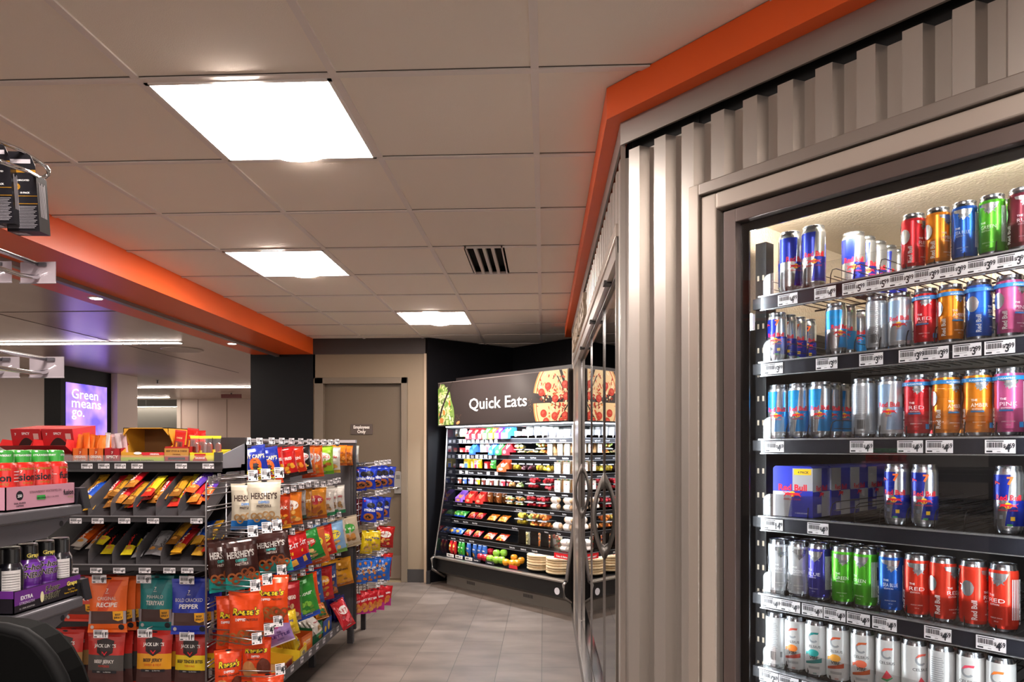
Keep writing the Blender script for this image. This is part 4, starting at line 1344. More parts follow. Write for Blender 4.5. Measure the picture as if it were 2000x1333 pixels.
BAGS = [
    # px, top, bottom, kind, w, row, words, yaw, roll
    (486, 873, 941, 'andy', .135, 'top', 'blue and red hot fries bag half hidden by the end shelf', 36, 10), (512, 876, 944, 'andy', .135, 'top', 'blue and red hot fries bag with yellow lettering', 36, 10),
    (531, 877, 935, 'fryr', .11, 'top', 'narrow red fries bag between the blue and the red fries bags', 55, 10), (549, 876, 930, 'fryr', .13, 'top', 'red fries bag with black base', 38, 10), (567, 876, 927, 'fryo', .13, 'top', 'orange-red fries bag with an orange lower half', 38, 10),
    (584, 873, 925, 'bugl', .12, 'top', 'dark grey chip bag with a white badge', 45, 8), (597, 872, 923, 'gold', .11, 'top', 'orange bag beside the dark grey chip bag', 55, 4), (608, 872, 928, 'gold', .13, 'top', 'orange bag with pale badge', 45, 4),
    (628, 872, 924, 'lime', .14, 'top', 'lime green bag with a ring printed on it', 40, 2), (645, 874, 920, 'whit', .13, 'top', 'white bag with red script lettering', 40, 0), (659, 870, 896, 'oran', .12, 'top', 'orange bag at the far end above the grey end panel', 30, 0), (673, 871, 896, 'oran', .12, 'top', 'orange and white bag next to the farthest hooks', 45, 0), (686, 871, 897, 'pale', .11, 'top', 'pale mint bag farthest along the top row', 40, 0),
    (545, 968, 1028, 'redo', .12, 'second', 'red and yellow bag beside the cream pretzel bags', 50, 2), (563, 963, 1022, 'ches', .14, 'second', 'orange cheddar snack bag with pale badge', 42, 2), (578, 960, 1010, 'slvr', .12, 'second', 'silver-grey nut bag partly in shadow', 55, 2),
    (592, 957, 1014, 'brwn', .12, 'second', 'bronze and brown nut bag turned sideways', 60, 0), (612, 954, 1012, 'pist', .15, 'second', 'copper nut bag with a dark red round badge', 40, 2), (632, 954, 1005, 'nutw', .13, 'second', 'white nut bag with red lettering and green base', 45, 3), (644, 953, 1000, 'nutw', .11, 'second', 'narrow white nut bag overlapped by its neighbour', 55, 3), (656, 949, 1000, 'nutw', .12, 'second', 'white nut bag nearest the grey end panel', 48, 3),
    (554, 1052, 1116, 'cheez', .15, 'third', 'red cracker bag with blue base and white lettering', 34, 12), (573, 1045, 1108, 'cheez', .13, 'third', 'second red and blue cracker bag', 40, 12), (591, 1040, 1096, 'grov', .15, 'third', 'green cracker bag with red top badge', 30, 18), (608, 1034, 1100, 'ritz', .14, 'third', 'orange cracker bag with yellow badge', 38, 12), (624, 1030, 1086, 'ritr', .14, 'third', 'red cracker bag with yellow badge', 38, 12),
    (643, 1022, 1080, 'ritb', .16, 'third', 'light blue cracker bag with yellow badge', 34, 10), (655, 1017, 1072, 'hrv2', .12, 'third', 'cream bag with a red badge behind the tan bag', 48, 10), (674, 1010, 1066, 'hrvs', .15, 'third', 'tan veggie snack bag with green band, farthest out', 32, 10),
    (560, 1138, 1212, 'corn', .13, 'fourth', 'dark red cornbread snack bag', 40, 3), (573, 1140, 1206, 'grnb', .12, 'fourth', 'green and blue bag turned edge on', 60, 0), (588, 1128, 1205, 'grnb', .13, 'fourth', 'bright green bag with a blue base, leaning', 44, 12), (596, 1122, 1184, 'reep', .13, 'fourth', 'orange puffs bag with yellow lettering', 44, 8),
    (608, 1115, 1178, 'blup', .12, 'fourth', 'blue puffs bag with one orange chip', 46, 6), (625, 1110, 1172, 'redc', .14, 'fourth', 'red crunch snack bag with orange badge', 40, 5), (640, 1104, 1160, 'cas2', .12, 'fourth', 'dark trail mix bag mostly hidden by the red crunch bag', 55, 5), (662, 1092, 1142, 'cash', .15, 'fourth', 'golden cashew bag, farthest of its row', 36, 8),
]
for q, (px, pt, pb, kind, w, rown, words, yaw, roll) in enumerate(BAGS):
    xx = GX - .03
    X, Y, Z = atx(px, pt, xx)
    _, _, Zb = atx(px, pb, xx)
    h = max(.13, Z - Zb)
    me = bag(kind, round(w * 1.12, 3), round(h * 1.07, 2))
    rot = Matrix.Rotation(math.radians(yaw), 4, 'Z') @ Matrix.Rotation(math.radians(-roll), 4, 'Y')
    o = place('snack_bag', me, None, (X, Y, Z), rot.to_euler())
    tag(o, '%s, %s hook row' % (words, rown), 'snack bag', 'snack bags on the gondola hooks, %s row' % rown)
    if q % 2 == 0 or kind in ('ritz', 'cheez', 'lime'):
        o2 = place('snack_bag', me, None, (X - .055, Y + .012, Z - .004), (Matrix.Rotation(math.radians(yaw + 14), 4, 'Z')).to_euler())
        wd_ = words.split(',')[0].split()
        tag(o2, 'spare bag hanging right behind the %s' % ' '.join(wd_[:9]), 'snack bag', 'spare bags behind the %s row' % rown)

# things on the base shelf
CARD = M('#8a6238', .8, name='cardboard')


def tray(w, d, h, hb, outc, inn=CARD, items=()):
    """open display carton; front towards -y, back wall higher"""
    mb = MB(); t = .002; o = M(outc, .5) if isinstance(outc, str) else outc
    mb.box(-w / 2, -d / 2, 0, w / 2, d / 2, t, inn)
    mb.box(-w / 2, -d / 2, 0, w / 2, -d / 2 + t, h, o); mb.box(-w / 2, d / 2 - t, 0, w / 2, d / 2, hb, o)
    for x0, x1 in ((-w / 2, -w / 2 + t), (w / 2 - t, w / 2)):
        vs = [(x0, -d / 2, 0), (x1, -d / 2, 0), (x1, d / 2, 0), (x0, d / 2, 0), (x0, -d / 2, h), (x1, -d / 2, h), (x1, d / 2, hb), (x0, d / 2, hb)]
        mb.add(vs, [(0, 3, 2, 1), (4, 5, 6, 7), (0, 1, 5, 4), (1, 2, 6, 5), (2, 3, 7, 6), (3, 0, 4, 7)], o)
    if items: decals(mb, items, front(-d / 2), None, .0004)
    return mb


def gput(name, me_or_mb, x, Y, z, rot, label, cat, group=None):
    me = me_or_mb.mesh(name) if isinstance(me_or_mb, MB) else me_or_mb
    o = place(name, me, None, (x, Y, z), rot)
    return tag(o, label, cat, group)


BZ = .191
gput('display_carton', tray(.34, .26, .05, .09, '#d8a422', items=[('r', -.15, .008, .15, .042, M('#8c2a1c', .5)), T('PEANUT BUTTER', 0, .016, .018, M('#f0e0c0', .4))]), GX - .15, 3.68, BZ, (0, 0, PI / 2), 'long low yellow and dark red tray at the near end of the base shelf', 'carton', 'cartons on the base shelf')
gput('display_carton', tray(.16, .2, .06, .09, '#e8c22a', items=[('r', -.07, .01, .07, .05, M('#f0d860', .5)), T('Nilla', 0, .02, .03, M('#22388c', .4))]), GX - .11, 3.98, BZ, (0, 0, PI / 2 + .1), 'yellow tray holding wrapped peanut bars on the base shelf', 'carton', 'cartons on the base shelf')
gput('display_carton', tray(.15, .22, .1, .1, '#e06a2a', items=[('r', -.06, .03, .06, .085, M('#f08a3c', .5)), T('NUTTY', 0, .045, .03, M('#f4ecd8', .4))]), GX - .14, 4.12, BZ, (0, 0, PI / 2 - .1), 'orange carton behind the yellow tray on the base shelf', 'carton', 'cartons on the base shelf')
gput('display_carton', tray(.2, .24, .11, .13, '#1c7a4c', items=[('r', -.1, .06, -.0, .11, M('#e8e4dc', .5)), T("Andes", .04, .05, .04, W_), ('c', .05, .03, .03, .02, M('#c8782c', .5))]), GX - .15, 4.3, BZ, (0, 0, PI / 2), 'dark green and white cookie carton on the base shelf', 'carton', 'cartons on the base shelf')
gput('display_carton', tray(.18, .24, .1, .16, '#6a4a30', items=[('r', -.09, 0, .09, .1, M('#2a55a8', .5)), ('c', .03, .05, .02, .03, YEL), ('c', -.04, .04, .02, .02, YEL)]), GX - .15, 4.5, BZ, (0, 0, PI / 2), 'open brown carton with blue and yellow front on the base shelf', 'carton', 'cartons on the base shelf')
pk_ = bag('yelb', .055, .11)
for k in range(5):
    gput('snack_bar', pk_, GX - .06 - k * .022, 3.95 + .012 * k, BZ + .145, (math.radians(-12), 0, PI / 2 + .2), 'clear wrapped peanut bar standing in the yellow tray, %s from the front' % ORD[k], 'snack bar', 'peanut bars in the yellow tray')
for k in range(4):
    gput('snack_bag', bag('nutw', .12, .13), GX - .08 - k * .03, 4.28, BZ + .16, (math.radians(-35), 0, PI / 2), 'white and green cookie bag lying in the green carton, %s from the front' % ORD[k], 'snack bag', 'cookie bags in the green carton')
X, Y, Z = atx(638, 1170, GX - .03)
gput('snack_bag', bag('pchp', .12, .2), GX - .02, 4.66, BZ + .18, (math.radians(-24), math.radians(-14), PI / 2 - .5), 'red and white berry candy bag leaning out over the base shelf edge', 'candy bag')
for k in range(3):
    gput('snack_bag', bag('purp', .12, .17), GX - .06 - .03 * k, 4.84 + .008 * k, BZ + .17, (math.radians(-14), math.radians(-6), PI / 2 - .4), 'dark purple candy bag by the grey end panel, %s from the front' % ORD[k], 'candy bag', 'dark purple bags at the end of the base shelf')
for k in range(3):
    gput('snack_bag', bag('gumm', .12, .14), GX - .12 - .03 * k, 4.52, BZ + .22, (math.radians(-30), 0, PI / 2 - .4), 'orange gummy candy bag above the open brown carton, %s from the front' % ORD[k], 'candy bag', 'orange gummy bags over the brown carton')

# ---------------------------------------------------------------- near wire side rack with pretzel bags
g = thing('wire_grid_rack', 'wire grid side panel holding pretzel bags at the near gondola corner', 'rack', (GX, 2.80, 0), PI / 2)
m = MB()
LNG = .36
m.tube([(0, 0, .15), (0, 0, 1.255), (.01, 0, 1.27), (LNG - .01, 0, 1.27), (LNG, 0, 1.26), (LNG, 0, .15)], .0045, WIRE, 8)
for zz in (1.235, 1.21, 1.16, 1.145, 1.08, 1.065, 1.0, .985, .92, .905, .84, .825, .76, .745, .68, .665, .6, .585, .52, .505, .44, .425, .36, .345, .28, .265):
    m.tube([(0, 0, zz), (LNG, 0, zz)], .0028, WIRE, 6)
m.tube([(LNG / 2, 0, .15), (LNG / 2, 0, 1.26)], .003, WIRE, 6)
m.build('grid', g)
WB = [
    (484, 944, 1036, 'herw', .14, -1.27, 'cream pretzel bag with blue base, left of the pair', 14, 0), (516, 938, 1032, 'herw', .14, -1.20, 'cream pretzel bag with blue base, right of the pair', 20, 0),
    (433, 1052, 1158, 'herd', .14, -1.33, 'dark brown pretzel bag with teal base hanging farthest left', 22, 6), (466, 1052, 1152, 'herd', .14, -1.25, 'dark brown pretzel bag with teal base, second from left', 28, 6),
    (500, 1050, 1138, 'herd', .13, -1.24, 'narrow dark brown pretzel bag between its wider twins', 52, 0), (526, 1038, 1122, 'herd', .15, -1.16, 'dark brown pretzel bag with teal base, widest and rightmost', 14, 8),
    (452, 1164, 1268, 'rees', .12, -1.30, 'orange pretzel bag mostly hidden behind its front twin', 20, 0), (482, 1154, 1266, 'rees', .145, -1.22, 'large orange pretzel bag with yellow lettering, front of the middle row', 10, 0),
    (506, 1146, 1246, 'rees', .1, -1.19, 'orange pretzel bag seen edge-wise between two others', 60, 0), (530, 1124, 1220, 'rees', .14, -1.13, 'large orange pretzel bag up right above the lilac bag', 12, 0),
    (446, 1268, 1372, 'reea', .11, -1.29, 'orange animal cracker bag at the bottom left of the wire grid', 34, 0), (501, 1246, 1330, 'reea', .12, -1.19, 'orange animal cracker bag under the large pretzel bags', 12, 0), (523, 1316, 1400, 'reea', .13, -1.14, 'orange bag cut off at the bottom edge of the picture', 14, 0),
    (537, 1212, 1262, 'kett', .115, -1.16, 'lilac kettle corn bag swinging outwards', 26, 16), (556, 1196, 1246, 'yelb', .1, -1.22, 'yellow and blue snack bag behind the lilac bag', 34, 12)]
for q, (px, pt, pb, kind, w, xx, words, yaw, roll) in enumerate(WB):
    X, Y, Z = atx(px, pt, xx); _, _, Zb = atx(px, pb, xx)
    h = Z - Zb
    rot = Matrix.Rotation(math.radians(yaw), 4, 'Z') @ Matrix.Rotation(math.radians(-roll), 4, 'Y')
    o = place('snack_bag', bag(kind, w, round(h, 2)), None, (X, Y, Z), rot.to_euler())
    tag(o, words, 'snack bag', 'pretzel and cracker bags on the wire grid')
for k, (px, py, xx) in enumerate(((492, 939, -1.19), (517, 936, -1.16), (543, 933, -1.12), (492, 1048, -1.16), (519, 1041, -1.12), (539, 1036, -1.10), (497, 1154, -1.15), (520, 1142, -1.12), (548, 1124, -1.1), (500, 1258, -1.14), (523, 1240, -1.12), (541, 1224, -1.10), (545, 1318, -1.08))):
    X, Y, Z = atx(px, py, xx)
    Y2 = min(3.14, max(2.82, Y))
    hook((GX + .005, Y2), (X, Y, Z + .01), 'wire hook of the wire grid rack with large price ticket, %s from the top' % (ORD[k]), 'hooks of the wire grid rack', dollars='4', cents='49', tsize=.039)

# ---------------------------------------------------------------- far wire side rack
g = thing('wire_grid_rack', 'grey end stand with wire grid and blue snack bags beyond the gondola', 'rack', (GX, 5.0, 0), PI / 2)
m = MB()
m.tube([(.03, 0, .2), (.03, 0, 1.28), (.4, 0, 1.28), (.4, 0, .2)], .0045, WIRE, 8)
for k in range(24): m.tube([(.03, 0, 1.25 - k * .044), (.4, 0, 1.25 - k * .044)], .0025, WIRE, 6)
for xx in (.15, .28): m.tube([(xx, 0, .2), (xx, 0, 1.28)], .0028, WIRE, 6)
m.build('grid', g)
m = MB(); m.box(.0, -.004, .17, .36, .03, .23, G2); m.build('bottom_rail', g)
m = MB(); m.box(.33, -.004, 0, .36, .03, .18, G3); m.build('leg', g)
FB = [(1, 699, 914, 960, 'mini', .10, -1.33, 'narrow dark blue cookie bag nearest the grey upright', 40), (1, 708, 913, 958, 'mini', .10, -1.31, 'second narrow blue cookie bag', 40), (1, 721, 913, 956, 'mini', .13, -1.28, 'wide blue cookie bag in front of its row', 12),
      (1, 738, 912, 955, 'mini', .11, -1.24, 'blue cookie bag, fourth in the top row', 30), (1, 749, 912, 952, 'mini', .11, -1.21, 'blue cookie bag, fifth in the top row', 30), (1, 759, 911, 951, 'mini', .12, -1.17, 'blue cookie bag hanging farthest right in the top row', 30),
      (2, 724, 973, 1020, 'mini', .12, -1.27, 'blue cookie bag left in the second row', 10), (2, 738, 972, 1016, 'mini', .12, -1.24, 'blue cookie bag middle in the second row', 14), (2, 750, 971, 1010, 'mini', .11, -1.20, 'blue cookie bag right in the second row', 20),
      (3, 719, 1037, 1082, 'yell', .1, -1.29, 'yellow cookie bag left in the third row', 40), (3, 733, 1036, 1076, 'yell', .11, -1.25, 'yellow cookie bag with silver edge in the third row', 36), (3, 754, 1028, 1070, 'ritm', .14, -1.19, 'red cracker bag with white badge in the third row', 22),
      (4, 706, 1093, 1142, 'chip', .11, -1.32, 'blue cookie bag nearest the upright, fourth row', 40), (4, 717, 1092, 1138, 'chip', .11, -1.29, 'blue cookie bag, second in the fourth row', 34), (4, 728, 1091, 1138, 'chip', .11, -1.26, 'blue cookie bag, third in the fourth row', 30), (4, 746, 1088, 1132, 'chip', .15, -1.21, 'wide blue cookie bag with lettering, fourth row', 16), (4, 755, 1080, 1126, 'ritm', .1, -1.18, 'red bag behind the wide blue cookie bag', 20),
      (5, 703, 1160, 1200, 'pink', .1, -1.33, 'red and pink cracker bag nearest the upright, bottom row', 36), (5, 716, 1154, 1200, 'pink', .1, -1.29, 'red and pink cracker bag, second in the bottom row', 40), (5, 727, 1152, 1198, 'pink', .1, -1.26, 'red and pink cracker bag, third in the bottom row', 34), (5, 738, 1150, 1192, 'pink', .13, -1.22, 'wide red and pink cracker bag with white lettering', 14), (5, 752, 1144, 1182, 'pink', .12, -1.18, 'red and pink cracker bag farthest right', 20)]
for rw, px, pt, pb, kind, w, xx, words, yaw in FB:
    X, Y, Z = atx(px, pt, xx)
    Y = 5.02 + (X + 1.4) * .9
    Z = EYE + ray(px, pt)[2] * Y / ray(px, pt)[1]
    X = ray(px, pt)[0] * Y / ray(px, pt)[1]
    hh = (pb - pt) / F * Y
    o = place('snack_bag', bag(kind, w, round(hh, 2)), None, (X, Y, Z), (0, math.radians(6), math.radians(yaw)))
    tag(o, words, 'snack bag', 'bags on the end stand, row %s' % ORD[rw - 1])
for rw, pts in enumerate((((734, 909), (743, 908), (751, 907), (759, 906)), ((735, 968), (743, 966), (751, 964), (758, 962)), ((734, 1029), (744, 1025), (751, 1023), (758, 1020)), ((739, 1087), (745, 1083), (751, 1080), (757, 1076)), ((737, 1147), (745, 1141), (751, 1138), (756, 1135)))):
    for k, (px, py) in enumerate(pts):
        Y = 5.04 + k * .085
        r_ = ray(px, py); X = r_[0] * Y / r_[1]; Z = EYE + r_[2] * Y / r_[1]
        hook((GX + .01, Y), (X, Y, Z + .01), 'wire hook with small ticket on the end stand, %s in row %s' % (ORD[k], ORD[rw]), 'hooks of the end stand, row %s' % ORD[rw])
for k, (px, pt, pb, kind) in enumerate(((697, 985, 1022, 'redg'), (707, 975, 1020, 'redg'), (700, 1045, 1080, 'brng'), (706, 1040, 1080, 'brng'))):
    Y = 5.3; r_ = ray(px, pt)
    o = place('snack_bag', bag(kind, .1, .16), None, (r_[0] * Y / r_[1], Y, EYE + r_[2] * Y / r_[1]), (0, 0, .4))
    tag(o, '%s bag hanging deep inside the end stand, %s pair member' % (('dark red', 'brown')[k // 2], ('left', 'right')[k % 2]), 'snack bag', 'dark bags inside the end stand')

# ================================================================= GONDOLA END DISPLAY (faces the viewer)
EX0, EX1, EY = -2.32, -1.38, 2.80
g = thing('end_display_shelving', 'grey end display with sloped candy shelves and hanging jerky, facing the viewer', 'shelving', (-1.85, EY, 0))
ox = -1.85
m = MB(); m.box(EX0 - ox, .37, .08, EX1 - ox, .395, 1.452, G3); m.build('back_panel', g)
for xx in (EX0, EX1 - .03):
    m = MB(); m.box(xx - ox, .33, 0, xx - ox + .03, .395, 1.33, G2); m.build('upright', g)
m = MB(); m.box(EX0 - ox, .0, .1, EX1 - ox, .37, .13, G2); m.build('base_shelf', g)
ts = m = MB()
m.box(EX0 - ox, .15, 1.30, EX1 - ox, .37, 1.316, G2)
m.box(EX0 - ox, .142, 1.312, EX1 - ox, .15, 1.343, G3); m.box(EX0 - ox, .138, 1.343, EX1 - ox, .152, 1.347, M('#8c898c', .4, .4))
sh1 = m.build('top_shelf', g)
m = MB(); m.add([(EX1 - ox, .15, 1.3), (EX1 - ox, .4, 1.3), (EX1 - ox, .4, 1.43), (EX1 - ox, .15, 1.375), (EX1 - ox - .004, .15, 1.3), (EX1 - ox - .004, .4, 1.3), (EX1 - ox - .004, .4, 1.43), (EX1 - ox - .004, .15, 1.375)],
                [(0, 1, 2, 3), (7, 6, 5, 4), (0, 4, 5, 1), (1, 5, 6, 2), (2, 6, 7, 3), (3, 7, 4, 0)], M('#85858c', .4, .3)); m.build('side_plate', sh1)
m = MB(); m.box(EX1 - ox - .03, .13, 1.347, EX1 - ox, .15, 1.385, M('#3c393b', .5)); m.build('corner_stop', sh1)
m = MB(); m.prism([(EX0 - ox + .2, 1.347), (EX1 - ox - .04, 1.347), (EX1 - ox - .04, 1.372), (EX0 - ox + .2, 1.372)], .146, .148, CLEAR); m.build('clear_guard', sh1)


def ticket_at(par, px, py, Y, a, b, w=.05, h=.022):
    X, _, Z = aty(px, py, Y)
    place('price_label', price_mesh(a, b, w, h), par, (X - ox, Y - EY - .0005, Z - h / 2))


for px, a, b in ((170, '1', '79'), (203, '1', '79'), (235, '1', '79'), (268, '2', '69'), (354, '2', '69'), (407, '2', '69')): ticket_at(sh1, px, 911, EY + .14, a, b)
SL = math.tan(math.radians(30))


def slope_shelf(z, backpx, labels, py):
    m = MB()
    m.add([(EX0 - ox, .01, z), (EX1 - ox, .01, z), (EX1 - ox, .37, z + .36 * SL), (EX0 - ox, .37, z + .36 * SL)], [(0, 1, 2, 3)], G3)
    m.add([(EX0 - ox, .01, z - .004), (EX1 - ox, .01, z - .004), (EX1 - ox, .37, z + .36 * SL - .004), (EX0 - ox, .37, z + .36 * SL - .004)], [(3, 2, 1, 0)], G3)
    m.box(EX0 - ox, 0, z - .022, EX1 - ox, .008, z, G3); m.box(EX0 - ox, -.003, z, EX1 - ox, .01, z + .003, M('#7c797c', .4, .4))
    s = m.build('sloped_shelf', g)
    for x in backpx:
        m = MB()
        pr = [(.012, z), (.012, z + .05), (.03, z + .075), (.36, z + .075 + .33 * SL), (.36, z + .36 * SL)]
        vs = [(x - ox + d_, y, zz) for d_ in (-.001, .001) for y, zz in pr]
        n = len(pr)
        m.add(vs, [tuple(range(n)), tuple(range(2 * n - 1, n - 1, -1))] + [(i, (i + 1) % n, (i + 1) % n + n, i + n) for i in range(n)], G2)
        m.build('divider', s)
    m = MB(); m.add([(EX1 - ox - .001, .0, z - .02), (EX1 - ox - .001, .37, z + .2), (EX1 - ox - .001, .37, z + .29), (EX1 - ox - .001, .0, z + .06)], [(0, 1, 2, 3)], G2); m.build('side_plate', s)
    for px, a, b in labels: ticket_at(s, px, py, EY, a, b)
    return s


D2 = [aty(px, 929, 2.962)[0] for px in (174, 216, 258, 300, 342, 384)]
D3 = [aty(px, 1080, EY)[0] for px in (122, 169, 216, 263, 311)]
slope_shelf(1.121, D2, ((148, '2', '69'), (191, '3', '79'), (243, '3', '79'), (299, '3', '79'), (384, '4', '79')), 1018)
slope_shelf(.921, D3, ((142, '4', '89'), (188, '4', '89'), (233, '4', '89'), (283, '4', '89'), (331, '3', '79'), (366, '3', '79')), 1115)


def candy(c, c2, word, wc, w=.045, h=.17, seed=3):
    return bag_mesh(w, h, .022, [(0, .3, c2), (.3, 1, c)], [T(word, 0, h * .5, w * .5, M(wc, .4), a=90, fit=h * .45), ('c', 0, h * .2, w * .3, h * .05, M('#c88a3c', .5))], seed, hole=False, wr=1.3)


CB = {k: candy(*v) for k, v in dict(red=('#c8202a', '#b8762c', 'ROLLS', '#f4f0e8'), yel=('#d8c42a', '#c03024', 'twin', '#b8281c'), blu=('#2250b8', '#d8a43a', 'stick', '#f2f2f2'), gol=('#c8922a', '#8a5a24', 'cookie', '#5a2a18'), pur=('#5a3aa0', '#d8602a', 'mix', '#f0e0c0'), blk=('#1c1a1c', '#e0cc28', 'stick', '#d82a24'), org=('#e2601e', '#c8c0b8', 'pretz', '#f0e8dc'), sil=('#b8b6b8', '#8a888c', 'dark', '#3a3436'), redy=('#b81e24', '#e0a62c', 'turtle', '#f6e8c0')).items()}
CBW = dict(red='red', yel='yellow and red', blu='blue and gold', gol='golden brown', pur='purple and orange', blk='black and yellow', org='orange', sil='silver', redy='crimson and yellow')


def lane(z, x0, x1, kinds, shelf, ln):
    r = random.Random(int(x0 * 1000))
    for q, k in enumerate(kinds):
        lay = q // 2
        x = x0 + (x1 - x0) * (.3 + .4 * (q % 2)) + r.uniform(-.006, .006)
        y = .19 + r.uniform(-.02, .05)
        zz = z + (y - .01) * SL + .016 + lay * .022
        o = place('candy_bar', CB[k], None, (x, EY + y, zz), (math.radians(-60) + r.uniform(-.06, .06), r.uniform(-.2, .2), r.uniform(-.12, .12)))
        tag(o, '%s candy bar, %s lane of the %s candy shelf, %s' % (CBW[k], ln, shelf, ('left', 'right')[q % 2] + (' at bottom', ' in the middle', ' on top')[lay]), 'candy bar', '%s bars, %s lane, %s candy shelf' % (CBW[k], ln, shelf))


D2b = D2 + [EX1]
for i, kk in enumerate((['gol', 'blu', 'gol', 'blu'], ['gol', 'gol', 'red', 'gol'], ['red', 'yel', 'red', 'gol', 'red'], ['gol', 'yel', 'yel', 'red', 'yel'], ['yel', 'red', 'gol', 'yel'], ['pur', 'pur', 'red', 'pur', 'pur'])):
    lane(1.121, D2b[i], D2b[i + 1], kk, 'upper', ORD[i])
D3b = D3 + [D3[-1] + .1, EX1]
for i, kk in enumerate((['org', 'org', 'org'], ['blk', 'blk', 'blk'], ['blk', 'sil', 'blk'], ['sil', 'sil'], ['redy', 'gol', 'blu', 'redy', 'gol'], ['blu', 'gol', 'blu', 'yel', 'blu', 'gol'])):
    lane(.921, D3b[i], D3b[i + 1], kk, 'lower', ORD[i])

# jerky pouches
JB = [(162, 1126, 1214, 'jerk7r', .15, 2.88, 'orange-red steak jerky pouch half hidden by the near shelf'), (213, 1128, 1233, 'jerk7o', .165, 2.86, 'orange jerky pouch with original recipe lettering'), (307, 1125, 1231, 'jerk7t', .15, 2.90, 'teal teriyaki jerky pouch'), (372, 1131, 1239, 'jerk7b', .155, 2.86, 'blue bold cracked pepper jerky pouch'),
      (128, 1230, 1345, 'jacko', .17, 2.92, 'red jerky pouch with tan band at the chair edge'), (209, 1235, 1348, 'jackg', .17, 2.88, 'red jerky pouch with dark grey band'), (303, 1232, 1346, 'jacky', .158, 2.88, 'red jerky pouch with orange-yellow band, sweet and hot'), (375, 1237, 1348, 'jackt', .148, 2.88, 'red tender bites pouch with bright yellow band')]
for q, (px, pt, pb, kind, w_, Y, words) in enumerate(JB):
    X, _, Z = aty(px, pt, Y); _, _, Zb = aty(px, pb, Y)
    me = bag(kind, w_, round(Z - Zb, 2))
    o = place('jerky_pouch', me, None, (X, Y, Z), (math.radians(-3), 0, math.radians(RN.uniform(-3, 5))))
    tag(o, words + ', hanging under the candy shelves', 'jerky pouch')
    for d_ in (1, 2):
        o = place('jerky_pouch', me, None, (X + .012 * d_, Y + .035 * d_, Z - .003 * d_), (0, 0, math.radians(RN.uniform(-6, 10))))
        tag(o, '%s pouch hanging behind the %s' % (('nearest', 'second')[d_ - 1], ' '.join(words.split()[:6])), 'jerky pouch', 'pouches behind the front jerky pouches')
for k, (px, py, a, b) in enumerate(((195, 1131, '8', '89'), (282, 1131, '8', '89'), (366, 1133, '8', '89'), (198, 1238, '11', '89'), (284, 1237, '11', '89'), (366, 1243, '11', '89'))):
    X, Y, Z = aty(px, py, 2.835)
    t = hook((X, EY + .37), (X, Y, Z + .012), 'wire hook with white ticket over the %s jerky pouch of the %s row' % (('left', 'middle', 'right')[k % 3], ('upper', 'lower')[k // 3]), 'jerky hooks', tagged=False, dirn=(0, -1))
    place('price_ticket', price_mesh(a, b, .062, .034), t, (0, -.004, -.03))

# cartons on the top shelf
TZ = 1.317


def topx(px): return aty(px, 880, EY + .2)[0]


def flip_box(px0, px1, lab):
    x0, x1 = topx(px0), topx(px1); w_ = (x1 - x0); h = w_ / 2
    r_ = M('#b81c24', .45); m = MB(); inner = M('#2a1210', .7)
    m.box(-h, .02, 0, h, .16, .075, r_)                                   # lower body
    m.add([(-h, .02, .075), (h, .02, .075), (h, .0, .17), (-h, .0, .17)], [(0, 1, 2, 3)], r_)
    m.add([(-h, .02, .075), (-h, .0, .17), (-h, .16, .19), (-h, .16, .075)], [(0, 1, 2, 3)], r_)
    m.add([(h, .02, .075), (h, .16, .075), (h, .16, .19), (h, .0, .17)], [(0, 1, 2, 3)], r_)
    m.add([(-h, .0, .17), (h, .0, .17), (h, .16, .19), (-h, .16, .19)], [(0, 1, 2, 3)], r_)
    m.add([(-h, .16, .0), (h, .16, .0), (h, .16, .19), (-h, .16, .19)], [(3, 2, 1, 0)], r_)
    fm_ = lambda a, b, e: (a, .02 - (b - .075) / .095 * .02 - e, b)
    arc = [(-h * .75 + h * 1.5 * q / 10, .082 + .05 * math.sin(PI * q / 10)) for q in range(11)]
    decals(m, [('p', arc, inner), T('SPICY', 0, .145, .014, W_), T('7', -h * .7, .142, .014, W_), ('r', h * .5, .125, h * .85, .15, M('#d8a8a4', .5))], fm_, None, .0006)
    decals(m, [T('SPICY', 0, .06, .02, M('#e0b8b4', .5), b=0)], lambda a, b, e: (a, .03 + b, .1765 + b * .125 + e), None)
    decals(m, [T('7', h * .1, .045, .012, W_), T('SPICY', h * .3, .015, .022, W_)], front(.02), None)
    o = m.build('display_carton', loc=((x0 + x1) / 2, EY + .17, TZ))
    tag(o, lab, 'carton', 'red flip-top stick cartons')
    # opened flap as a part
    f = MB(); e1 = .0
    f.add([(-h, .02, .055), (h, .02, .055), (h * 1.12, -.055, .095), (-h * 1.12, -.055, .095)], [(0, 1, 2, 3)], r_)
    f.add([(-h, .0205, .0565), (h, .0205, .0565), (h * 1.12, -.0545, .0965), (-h * 1.12, -.0545, .0965)], [(3, 2, 1, 0)], M('#a0502c', .7))
    for sg in (-1, 1):
        f.add([(sg * h, .02, .055), (sg * h * 1.12, -.055, .095), (sg * h * 1.05, -.04, .125), (sg * h, .012, .12)], [(0, 1, 2, 3)], M('#cc2a2a', .5))
    f.build('open_flap', o)
    for k in range(3):
        q = MB(); q.box(-h * .85, .01 + k * .012, .05, h * .85, .014 + k * .012, .098 + .004 * k, M('#9a1a20', .3, coat=.5)); q.build('stick_pack', o)
    return o


flip_box(30, 87, 'red flip-top meat stick carton farthest left on the end display')
flip_box(90, 150, 'red flip-top meat stick carton beside the orange recipe cartons')


